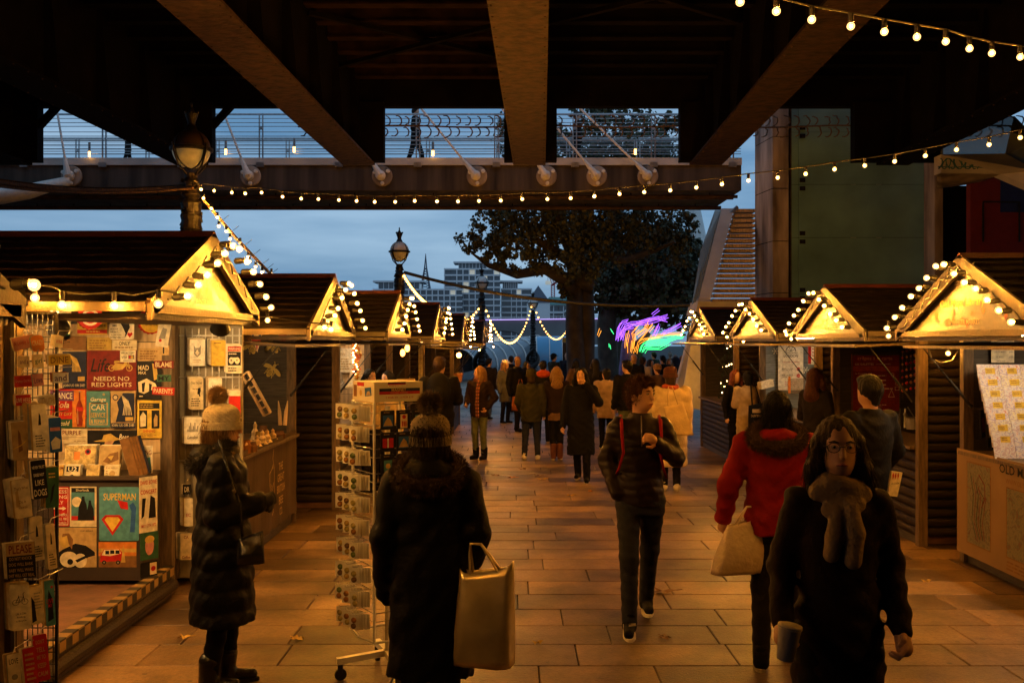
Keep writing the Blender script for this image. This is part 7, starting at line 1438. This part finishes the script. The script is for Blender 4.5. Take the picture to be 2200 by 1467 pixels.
# --- foreground
P1 = person('woman in long black padded coat and oatmeal pompom hat browsing the signs', gp(478, 5.72), 1.60, 104, 'blackpuff', shoes='leather', shoe_sole='bsole', hair=('blond', 'bob'), hat=beanie(knitA, furC, low=.005), armR=((-.22, .02, 1.12), (-.14, -.21, 1.17)), armL=((.22, -.0, 1.13), (.13, -.2, 1.12)), hem=.44, bulk=1.22, flare=.045, quilt=.012, pitch=.13, hood=furA, scarf=(scA, False), res=.0115, footL=(.08, -.05, 0), footR=(-.075, .05, 0), yaw=-8, face=True, skin=SK1, glove=furA, boot=.19)
P2 = person('woman seen from behind in long black coat and grey jewelled pompom hat', gp(925, 4.72), 1.64, 182, 'blackpuff', shoes='leather', shoe_sole='bsole', hair=('brown', 'bob'), hat=beanie(knitB, furD, low=.035), armR=((-.235, .03, 1.16), (-.215, -.02, 1.0)), armL=((.23, .03, 1.14), (.245, -.08, .88)), hem=.44, bulk=1.06, flare=.035, quilt=.006, pitch=.3, hood=furB, scarf=(scB, False), res=.0115, yaw=-6, glove=CL['black'])
P3 = person('young man in dark quilted jacket walking with red backpack straps', gp(1376, 6.95), 1.74, -4, 'puffer', 'jeans', shoes='black', shoe_sole='white', hair=('auburn', 'short'), armL=((.245, -.02, 1.19), (.10, -.19, 1.31)), armR=((-.235, .06, 1.16), (-.17, -.05, .95)), footR=(-.085, -.20, 0), footL=(.06, .30, .03), hem=.86, bulk=.94, quilt=.0055, pitch=.058, yaw=48, face=True, res=.0105, hands=(True, False), curl=1.35, legbulk=.98)
P4 = person('woman walking away in red jacket with fur hood', gp(1668, 6.15), 1.68, 168, 'red', 'dark', hair=('black', 'bob'), armL=((.30, .03, 1.14), (.33, -.05, .92)), armR=((-.25, -.06, 1.14), (-.2, -.2, 1.05)), hem=.84, bulk=1.18, flare=.015, hood=furB, footL=(.1, .12, 0), footR=(-.08, -.14, 0), res=.0125, hands=(True, False))
P5 = person('woman with glasses and brown hair in dark coat striding toward the camera', gp(1800, 3.85), 1.68, -8, 'brown', 'black', hair=('brown', 'wavy'), armR=((-.215, .04, 1.15), (-.235, -.13, .96)), armL=((.215, .06, 1.15), (.225, -.08, .93)), hem=.50, bulk=.92, flare=.035, face=True, res=.0105, scarf=(cloth('cowl', (.30, .22, .13), bump=.5, bscale=70), 'wide'), footR=(-.09, -.14, 0), footL=(.09, .16, .01), curl=1.3)
P6 = person('man in dark jacket and beige trousers at the crepe hut', gp(1868, 7.55), 1.74, 205, 'black', 'beige', shoes='black', hair=('black', 'short'), armR=((-.27, 0, 1.16), (-.22, -.14, .98)), hem=.82, bulk=1.12, footL=(.1, .02, 0), footR=(-.1, -.1, 0), res=.013, legbulk=1.08)
# --- middle distance
def fp(x, yf): return foot(x, yf)
person('woman in cream long coat with dark shoulder bag at the delicatessen', fp(1606, 1003), 1.56, 186, 'creamcoat', 'black', hair=('black', 'bob'), armR=((-.28, -.08, 1.26), (-.22, -.30, 1.34)), armL=((.22, -.05, 1.14), (.12, -.25, 1.15)), hem=.22, bulk=1.12, flare=.03, res=.018)
person('laughing woman in black facing the cream coat', gp(1581, 16.6), 1.58, 25, 'black', 'black', hair=('red', 'long'), armL=((.24, -.05, 1.14), (.05, -.2, 1.36)), hem=.6, res=.018)
person('woman with cream rucksack straps queueing at the delicatessen', gp(1752, 12.2), 1.70, 128, 'dark', 'black', hair=('auburn', 'long'), armL=((.24, -.05, 1.13), (.15, -.25, 1.05)), hem=.8, res=.017)
person('man with dark rucksack and glasses before the fifth hut', gp(944, 14.0), 1.82, 196, 'black', 'black', hair=('brown', 'short'), hem=.8, bulk=1.2, res=.017, yaw=-35, armR=((-.27, -.05, 1.16), (-.18, -.26, 1.12)))
person('blond woman in plaid scarf with hand in jacket pocket', fp(1030, 986), 1.62, -28, 'brown', 'green', shoes='black', shoe_sole='bsole', boot=.2, hair=('blond', 'wavy'), scarf=(PLAID, True), armL=((.30, .06, 1.16), (.20, -.06, .98)), armR=((-.24, -.02, 1.14), (-.18, -.18, 1.05)), hem=.80, bulk=1.12, yaw=-38, res=.014, face=True, hands=(True, True))
person('person in olive jacket and white trainers walking away', fp(1141, 987), 1.56, 178, 'olive', 'navy', shoes='white', hair=('brown', 'bob'), hat=beanie(CL['olive']), hem=.74, bulk=1.2, footL=(.13, .04, 0), footR=(-.13, -.02, 0), res=.017, armL=((.26, -.04, 1.12), (.2, -.15, .95)))
person('woman with long fair hair and brown boots seen from behind', fp(1196, 987), 1.62, 180, 'brown', 'black', shoes='boot', boot=.26, hair=('blond', 'long'), hem=.88, bulk=1.08, res=.016, skirt=(.74, .165, 'tan'), armL=((.24, -.03, 1.14), (.18, -.15, 1.0)), footL=(.06, 0, 0), footR=(-.06, 0, 0))
person('dark haired woman in ankle length black coat adjusting her hair', fp(1248, 1035), 1.66, -10, 'black', 'black', hair=('black', 'wavy'), armL=((.28, -.06, 1.22), (.09, -.18, 1.50)), armR=((-.25, .02, 1.12), (-.27, -.04, .86)), hem=.42, bulk=1.12, flare=.03, res=.0145, face=True, footL=(.1, -.12, 0), footR=(-.07, .22, .02), skin=SK1)
person('woman in pale pink padded coat seen from behind', gp(1302, 19.2), 1.55, 185, 'pink', 'black', hair=('black', 'bob'), hem=.68, bulk=1.16, quilt=.01, res=.018, yaw=25)
person('man in black jacket and olive trousers facing the light strips', gp(1347, 18.2), 1.72, 200, 'black', 'green', hair=('black', 'short'), hem=.82, bulk=1.15, res=.018, yaw=30)
person('woman in cream padded coat and maroon hat behind the young man', gp(1440, 13.6), 1.66, 176, 'cream', 'black', shoes='white', hair=('brown', 'bob'), hat=beanie(mat('knit_maroon', (.07, .015, .012), rough=.9, var=.3)), scarf=(mat('scarf_red', (.33, .05, .02), rough=.9, var=.3), False), hem=.36, bulk=1.28, flare=.02, quilt=.014, pitch=.16, res=.016)
# --- background
BG = [(1050, 27, 1.66, 190, 'dark', 'blue', ('black', 'short'), None, 'person in dark jacket and blue jeans by the pier'), (1086, 25.5, 1.62, 20, 'grey', 'black', ('blond', 'long'), cap_hat(CL['white']), 'person in grey coat and white cap near the pier'), (1112, 23, 1.76, -5, 'black', 'black', ('black', 'bald'), None, 'bald man in black walking toward the camera'), (1132, 24, 1.62, 10, 'brown', 'black', ('black', 'wavy'), None, 'dark haired woman with a tan bag in the crowd'), (1167, 20.5, 1.68, 150, 'black', 'black', ('black', 'short'), None, 'young man with orange hood and black jacket'), (1190, 33, 1.74, 170, 'olive', 'black', ('black', 'short'), cap_hat(CL['black'], False, True), 'man in brimmed hat before the blue pier'), (1218, 34, 1.78, -30, 'navy', 'black', ('grey', 'bald'), None, 'bald man in navy coat beside the totem'), (1237, 26, 1.66, 180, 'tan', 'black', ('black', 'long'), None, 'woman with long black hair below the tree trunk'), (1279, 22, 1.70, 170, 'black', 'black', ('black', 'wavy'), None, 'woman with thick dark hair behind the pink coat'), (1362, 25, 1.80, -60, 'black', 'black', ('brown', 'bald'), None, 'tall balding man in black beside the trees'), (1382, 27, 1.70, 175, 'creamcoat', 'black', ('brown', 'bob'), None, 'person in pale hooded coat among the far crowd'), (1398, 28, 1.62, 5, 'brown', 'black', ('brown', 'long'), None, 'brown haired woman facing out of the far crowd'), (1412, 23, 1.55, 180, 'tan', 'black', ('auburn', 'short'), beanie(mat('knit_tan', (.25, .14, .07), rough=.9, var=.3)), 'person in tan woolly hat in the far crowd'), (1424, 29, 1.72, 185, 'black', 'black', ('black', 'short'), None, 'man in black seen from behind in the far crowd'), (1438, 30, 1.62, 0, 'grey', 'blue', ('blond', 'long'), None, 'fair haired girl in grey in the far crowd'), (1452, 32, 1.72, 190, 'navy', 'black', ('grey', 'short'), None, 'grey haired person with navy rucksack in the far crowd'), (1464, 34, 1.66, 180, 'red', 'black', ('red', 'bob'), None, 'person in dark red at the edge of the far crowd'), (1405, 36, 1.78, 180, 'dark', 'black', ('black', 'short'), None, 'tall person in dark coat at the back of the crowd'), (1098, 30, 1.7, 170, 'black', 'black', ('brown', 'short'), None, 'person in black half hidden behind the white cap'), (1440, 38, 1.8, 160, 'olive', 'black', ('grey', 'short'), None, 'person in olive coat at the back of the crowd')]
for i, (x, d, H, ro, co, lg, ha, ht, lab) in enumerate(BG):
    o = person(lab, gp(x, d), H, ro + (-35, 20, 40, -15, 30)[i % 5], co, lg, hair=ha, hat=ht, res=.024, hem=(.82, .6, .9)[i % 3], bulk=1.15, hands=(False, False), footL=(.1, .16 * (i % 3 - 1), 0), footR=(-.1, -.16 * (i % 3 - 1), 0), yaw=(-30, 25, 0, 40, -15)[i % 5], armL=((.24, -.02 - .05 * (i % 3), 1.13), (.22 - .1 * (i % 2), -.08 - .1 * (i % 3), .9 + .12 * (i % 3))), skin=SK2 if i in (2, 3) else SK1)
    if 'orange hood' in lab:
        K_ = SD_(); K_.ell((0, .09, 1.47), (.15, .1, .09), .02); K_.ell((0, .0, 1.46), (.13, .11, .05), .03); P, Fq = K_.mesh(.018); add_np('hood', P, Fq, CL['orange'], o)
# stall keepers and bridge walkers
person('woman with tied back dark hair and cream jumper at the jewellery counter', Vector((at(795, 0, 13.4).x, 13.4, G(13.4))), 1.66, 55, 'creamcoat', 'black', hair=('black', 'pony'), res=.016, hem=.9, bulk=1.1, yaw=-10, face=True, group='jewellery customers')
person('young woman with long dark hair and cream top beside the jewellery counter', Vector((at(832, 0, 13.9).x, 13.9, G(13.9))), 1.62, -20, 'cream', 'black', hair=('black', 'long'), res=.016, hem=.9, yaw=-15, face=True, group='jewellery customers')
person('blurred dark walker crossing the footbridge in the middle bay', Vector((at(893, 0, 27.6).x, 27.6, 6.66)), 1.78, 80, 'black', 'black', hair=('black', 'short'), res=.026, hands=(False, False), footL=(.08, -.25, 0), footR=(-.08, .25, .02), group='walkers on the footbridge')
person('dark walker crossing the footbridge beside the big globe lamp', Vector((at(275, 0, 27.8).x, 27.8, 6.66)), 1.2, -80, 'dark', 'black', hair=('brown', 'short'), res=.028, hands=(False, False), footL=(.08, -.2, 0), footR=(-.08, .2, .02), group='walkers on the footbridge')
person('walker in brown coat on the footbridge in front of the tree', Vector((at(1240, 0, 28).x, 28, 6.66)), 1.75, 100, 'brown', 'black', hair=('brown', 'short'), res=.028, hands=(False, False), group='walkers on the footbridge')
# ================================================================ THINGS PEOPLE CARRY
gold = mat('gold_leather', (.80, .66, .42), rough=.36, metal=.7, var=.22, scale=5, bump=.35, bscale=7)
def bag(name, label, cat, P, Rv, w, wt, h, dep, m_, lean=0.0, handles=None, inner=None, bulge=.02, n=14, sag=0.0):
    """soft bag hanging below P (top centre)"""
    P = Vector(P); Rv = Vector(Rv).normalized(); Nv = Rv.cross(UZ); t = thing(name, label, cat, P - Vector((0, 0, h))); q = MB(); rows = 12; ring = 28; vs = []
    for i in range(rows + 1):
        s_ = i / rows; ww = (wt + (w - wt) * s_) / 2; dd_ = dep / 2 * (.35 + .65 * min(1, s_ * 1.5)); off = Rv * lean * s_
        for k in range(ring):
            a = 2 * math.pi * k / ring; ca, sa = math.cos(a), math.sin(a); sq = .35
            x = ww * (abs(ca) ** sq) * (1 if ca > 0 else -1); y = dd_ * (abs(sa) ** .6) * (1 if sa > 0 else -1) * (1 + bulge * 8 * math.sin(s_ * math.pi))
            wv = .006 * math.sin(k * 2.3 + i * 1.1) * math.sin(i * .7 + k); dz = sag * math.cos(a * 2) * (1 - s_) + .02 * (1 - s_) * (x / max(ww, .01))
            vs.append(P + off + Rv * x + Nv * (y + wv) - Vector((0, 0, h * s_ - dz)))
    fs = [(i * ring + k, i * ring + (k + 1) % ring, (i + 1) * ring + (k + 1) % ring, (i + 1) * ring + k) for i in range(rows) for k in range(ring)] + [tuple(rows * ring + k for k in range(ring))]
    q.add(vs, fs); b = q.build('bag_body', m_, t, smooth=True); sd = b.modifiers.new('thick', 'SOLIDIFY'); sd.thickness = .004; sd.offset = 0
    if handles:
        hp = Vector(handles)
        for sg in (-1, 1):
            a = P + Rv * wt * .28 + Nv * dep * .16 * sg - Vector((0, 0, .03)); c_ = P - Rv * wt * .28 + Nv * dep * .16 * sg - Vector((0, 0, .03)); q = MB(); q.tube([a, a.lerp(hp + Rv * .03, .6), hp + Rv * .025, hp - Rv * .025, c_.lerp(hp - Rv * .03, .6), c_], .007, 6); q.build('handle', m_, t)
    return t
d2 = 4.62; bag('tote_bag', "metallic gold tote bag hanging from the pompom hat woman's hand", 'bag', at(1045, 1218, d2), (1, -.25, 0), 128 * d2 / F, 118 * d2 / F, 205 * d2 / F, .17, gold, lean=-.01, handles=at(1022, 1168, d2), bulge=.01, sag=.015)
plastic = mat('white_plastic', (.62, .50, .42), rough=.35, var=.15, bump=.6, bscale=22)
d4 = 6.1; hp = P4.location + Vector((-.335, -.05, .86)); bag('carrier_bag', 'white plastic carrier bag held by the woman in red', 'bag', at(1600, 1120, d4), (1, .3, 0), 112 * d4 / F, 80 * d4 / F, 108 * d4 / F, .12, plastic, lean=-.06, handles=at(1612, 1088, d4), bulge=.05)
bpy.context.view_layer.update(); p = P5.location + Matrix.Rotation(P5.rotation_euler.z, 3, 'Z') @ (Vector((-.225, -.215, .895)) * (1.68 / 1.75)); t = thing('paper_cup', 'white paper cup in the lowered hand of the woman with glasses', 'cup', p - Vector((0, 0, .06))); q = MB(); q.lathe([(.030, -.06), (.042, .055), (.045, .058), (.040, .06)], p, 20, (.15, 0, 1)); q.build('cup', CL['white'], t, smooth=True); q = MB(); q.lathe([(.045, .06), (.044, .07), (.03, .074), (0, .074)], p, 20, (.15, 0, 1)); q.build('lid', CL['white'], t, smooth=True)
p = at(1922, 1035, 7.35); t = thing('paper_bag', 'small paper food bag with red petals print held by the man in beige trousers', 'bag', p); q = MB(); q.prism([p + Vector((-.05, 0, -.10)), p + Vector((.02, 0, -.11)), p + Vector((.06, 0, .07)), p + Vector((-.02, 0, .08))], (0, .03, 0)); q.build('bag_body', c['paper'], t); s = Sheet(p + Vector((.005, -.001, 0)), RX, UZ, .1, .17); [s.poly([(.3 + .18 * k, .6), (.4 + .18 * k, .75), (.38 + .18 * k, .92), (.28 + .18 * k, .8)], c['red']) for k in range(3)]; s.text('LA CRÊPE', .5, .45, .6, .1, c['black']); s.done(t)
# handbag of the first woman
HB = P1.location; p = at(538, 1150, 5.5); t = bag('handbag', 'shiny black handbag on a long strap at the padded coat', 'bag', p, (1, .3, 0), .15, .13, .15, .09, CL['leather'], bulge=.05)
q = MB(); q.tube([p + Vector((-.05, .02, -.01)), at(515, 1080, 5.46), at(490, 1010, 5.46), at(470, 945, 5.5)], .008, 6); q.build('strap', CL['leather'], t); q = MB(); q.ball(at(503, 1055, 5.44), .012, 8, 6); q.build('buckle', M['barge'], t)
# jewelled dots and pattern stars on hat and scarf of the woman from behind
q = MB(); rg = random.Random(3); hc = P2.location; sc_ = 1.64 / 1.75
def loc2w(o, p): return o.location + Matrix.Rotation(o.rotation_euler.z, 3, 'Z') @ (Vector(p) * o.scale[0])
w0 = wl(P2)
q = MB()
for i in range(7):
    for j in range(6): a = R(60 + 11 * i + (5 if j % 2 else 0)); z = 1.68 + .016 * j; rr = 1.0 if z < 1.70 else math.sqrt(max(.05, 1 - ((z - 1.706) / .074) ** 2)); q.ball((.108 * rr * math.cos(a), .006 + .122 * rr * math.sin(a), z), .0035, 6, 4)
o = bpy.data.objects.new('jewel', q.mesh('jewel', mat('rhinestone', (.8, .7, .5), rough=.05, metal=.8, var=0))); COL.objects.link(o); o.parent = P2; o['kind'] = 'stuff'
for par, nst in ((P2, 12), (P1, 8)):
    q = MB()
    for k in range(nst):
        a = R(10 + 340 * k / nst); cc_ = Vector((.124 * math.cos(a), .012 + .117 * math.sin(a), 1.487 + .02 * math.sin(k * 2.4))); nn = Vector((math.cos(a), math.sin(a), .1)).normalized(); ux = Vector((-math.sin(a), math.cos(a), 0)); uy = nn.cross(ux); sz = .011 + .006 * (k % 3)
        q.add([cc_ + nn * .003] + [cc_ + (ux * math.cos(j * .628) + uy * math.sin(j * .628)) * sz * (1 if j % 2 == 0 else .42) + nn * .002 for j in range(10)], [(0, 1 + j, 1 + (j + 1) % 10) for j in range(10)])
    sc = [ch for ch in par.children if ch.name.startswith('scarf')][0]; o = bpy.data.objects.new('star_print', q.mesh('star_print', c['tan'])); COL.objects.link(o); o.parent = sc
# red rucksack straps and shoe stripes of the young man
bp = bpy.data.objects.new('backpack', None); COL.objects.link(bp); tag(bp, "dark backpack with red straps worn by the young man", 'backpack'); bp.location = P3.location; bp.rotation_euler = P3.rotation_euler; bp.scale = P3.scale
def lobj(q, name, m_, par, smooth=True): o = bpy.data.objects.new(name, q.mesh(name, m_, smooth=smooth)); COL.objects.link(o); o.parent = par; return o
S_ = SD_(); S_.ell((0, .2, 1.2), (.15, .09, .22), .02); P, Fq = S_.mesh(.015); add_np('bag_body', P, Fq, CL['navy'], bp)
for sx in (-1, 1):
    q = MB(); q.tube([(sx * .13, .14, 1.40), (sx * .135, .05, 1.475), (sx * .135, -.06, 1.45), (sx * .135, -.125, 1.36), (sx * .125, -.145, 1.24), (sx * .155, -.10, 1.12), (sx * .18, .0, 1.05)], [.012, .014, .014, .013, .011, .009, .009], 6); lobj(q, 'strap', CL['red'], bp)
q = MB()
for k in range(3): q.box((-.128, -.22 + .028 * k, .052), (.004, .012, .055), Euler((R(-25), 0, 0)).to_matrix()); q.box((-.07, -.27 + .022 * k, .085), (.05, .010, .004), Euler((R(-20), 0, R(20))).to_matrix())
sh_ = [ch for ch in P3.children if ch.name.startswith('shoe')][1]; lobj(q, 'stripe', CL['white'], sh_, False)
# collar zip of the young man, glasses of the striding woman
q = MB(); q.tube([(0, -.075, 1.49), (0, -.118, 1.40), (0, -.135, 1.28)], .004, 5); lobj(q, 'zip', M['steel'], P3)
q = MB(); 
for sx in (-1, 1): q.tube([(sx * .034 + .024 * math.cos(a), -.108 + .004 * abs(math.cos(a)), 1.638 + .019 * math.sin(a)) for a in [2 * math.pi * k / 16 for k in range(16)]], .0013, 5, closed=True); q.tube([(sx * .058, -.10, 1.642), (sx * .078, .0, 1.64)], .0022, 5)
q.tube([(-.01, -.112, 1.642), (.01, -.112, 1.642)], .0022, 5); lobj(q, 'glasses', M['black'], P5)
# tote, rucksacks and bags in the middle distance
d7 = 16.0; t = bag('shoulder_bag', 'dark book tote bag on the cream coat shoulder', 'bag', at(1626, 868, 15.75), (1, .2, 0), .27, .27, .36, .10, CL['black'], handles=at(1616, 818, 15.8)); s = Sheet(at(1626, 893, 15.66), RX, UZ, .2, .26); s.text('DAUNT BOOKS', .5, .5, .9, .16, c['tan']); s.rect(.15, .68, .85, .9, c['tan']); s.done(t, 'lettering')
bag('shoulder_bag', 'cream canvas tote on the cream padded coat', 'bag', at(1447, 870, 13.25), (1, .1, 0), .34, .26, .40, .10, cloth('tote_canvas', (.45, .33, .18)), handles=at(1440, 830, 13.3), lean=.10)
bag('shoulder_bag', 'tan leather bag in the crowd with a light strap', 'bag', at(1118, 850, 20.2), (1, 0, 0), .36, .32, .30, .14, cloth('tan_leather', (.22, .07, .03), rough=.4), handles=at(1118, 815, 20.2))
O = at(1645, 826, 15.6); q = MB(); q.box(O, (.22, .12, .10), Euler((0, R(-12), R(15))).to_matrix()); q.box(O + Vector((0, 0, .056)), (.23, .13, .008), Euler((0, R(-12), R(15))).to_matrix()); tag(q.build('takeaway_box', c['paper'], origin=O), 'white takeaway box raised by the cream coat woman', 'box')
for lab, x, d, z, cm_ in (('dark rucksack on the man before the fifth hut', 942, 13.72, 1.28, 'black'), ('dark navy rucksack in the far crowd', 1452, 31.7, 1.22, 'navy')):
    S_ = SD_(); cx_ = at(x, 0, d).x; S_.ell((0, 0, 0), (.17, .1, .25), .02); S_.ell((0, -.08, -.08), (.12, .06, .12), .03); P, Fq = S_.mesh(.02); o = add_np('rucksack', P, Fq, CL[cm_], None); o.location = (cx_, d, z); tag(o, lab, 'rucksack')
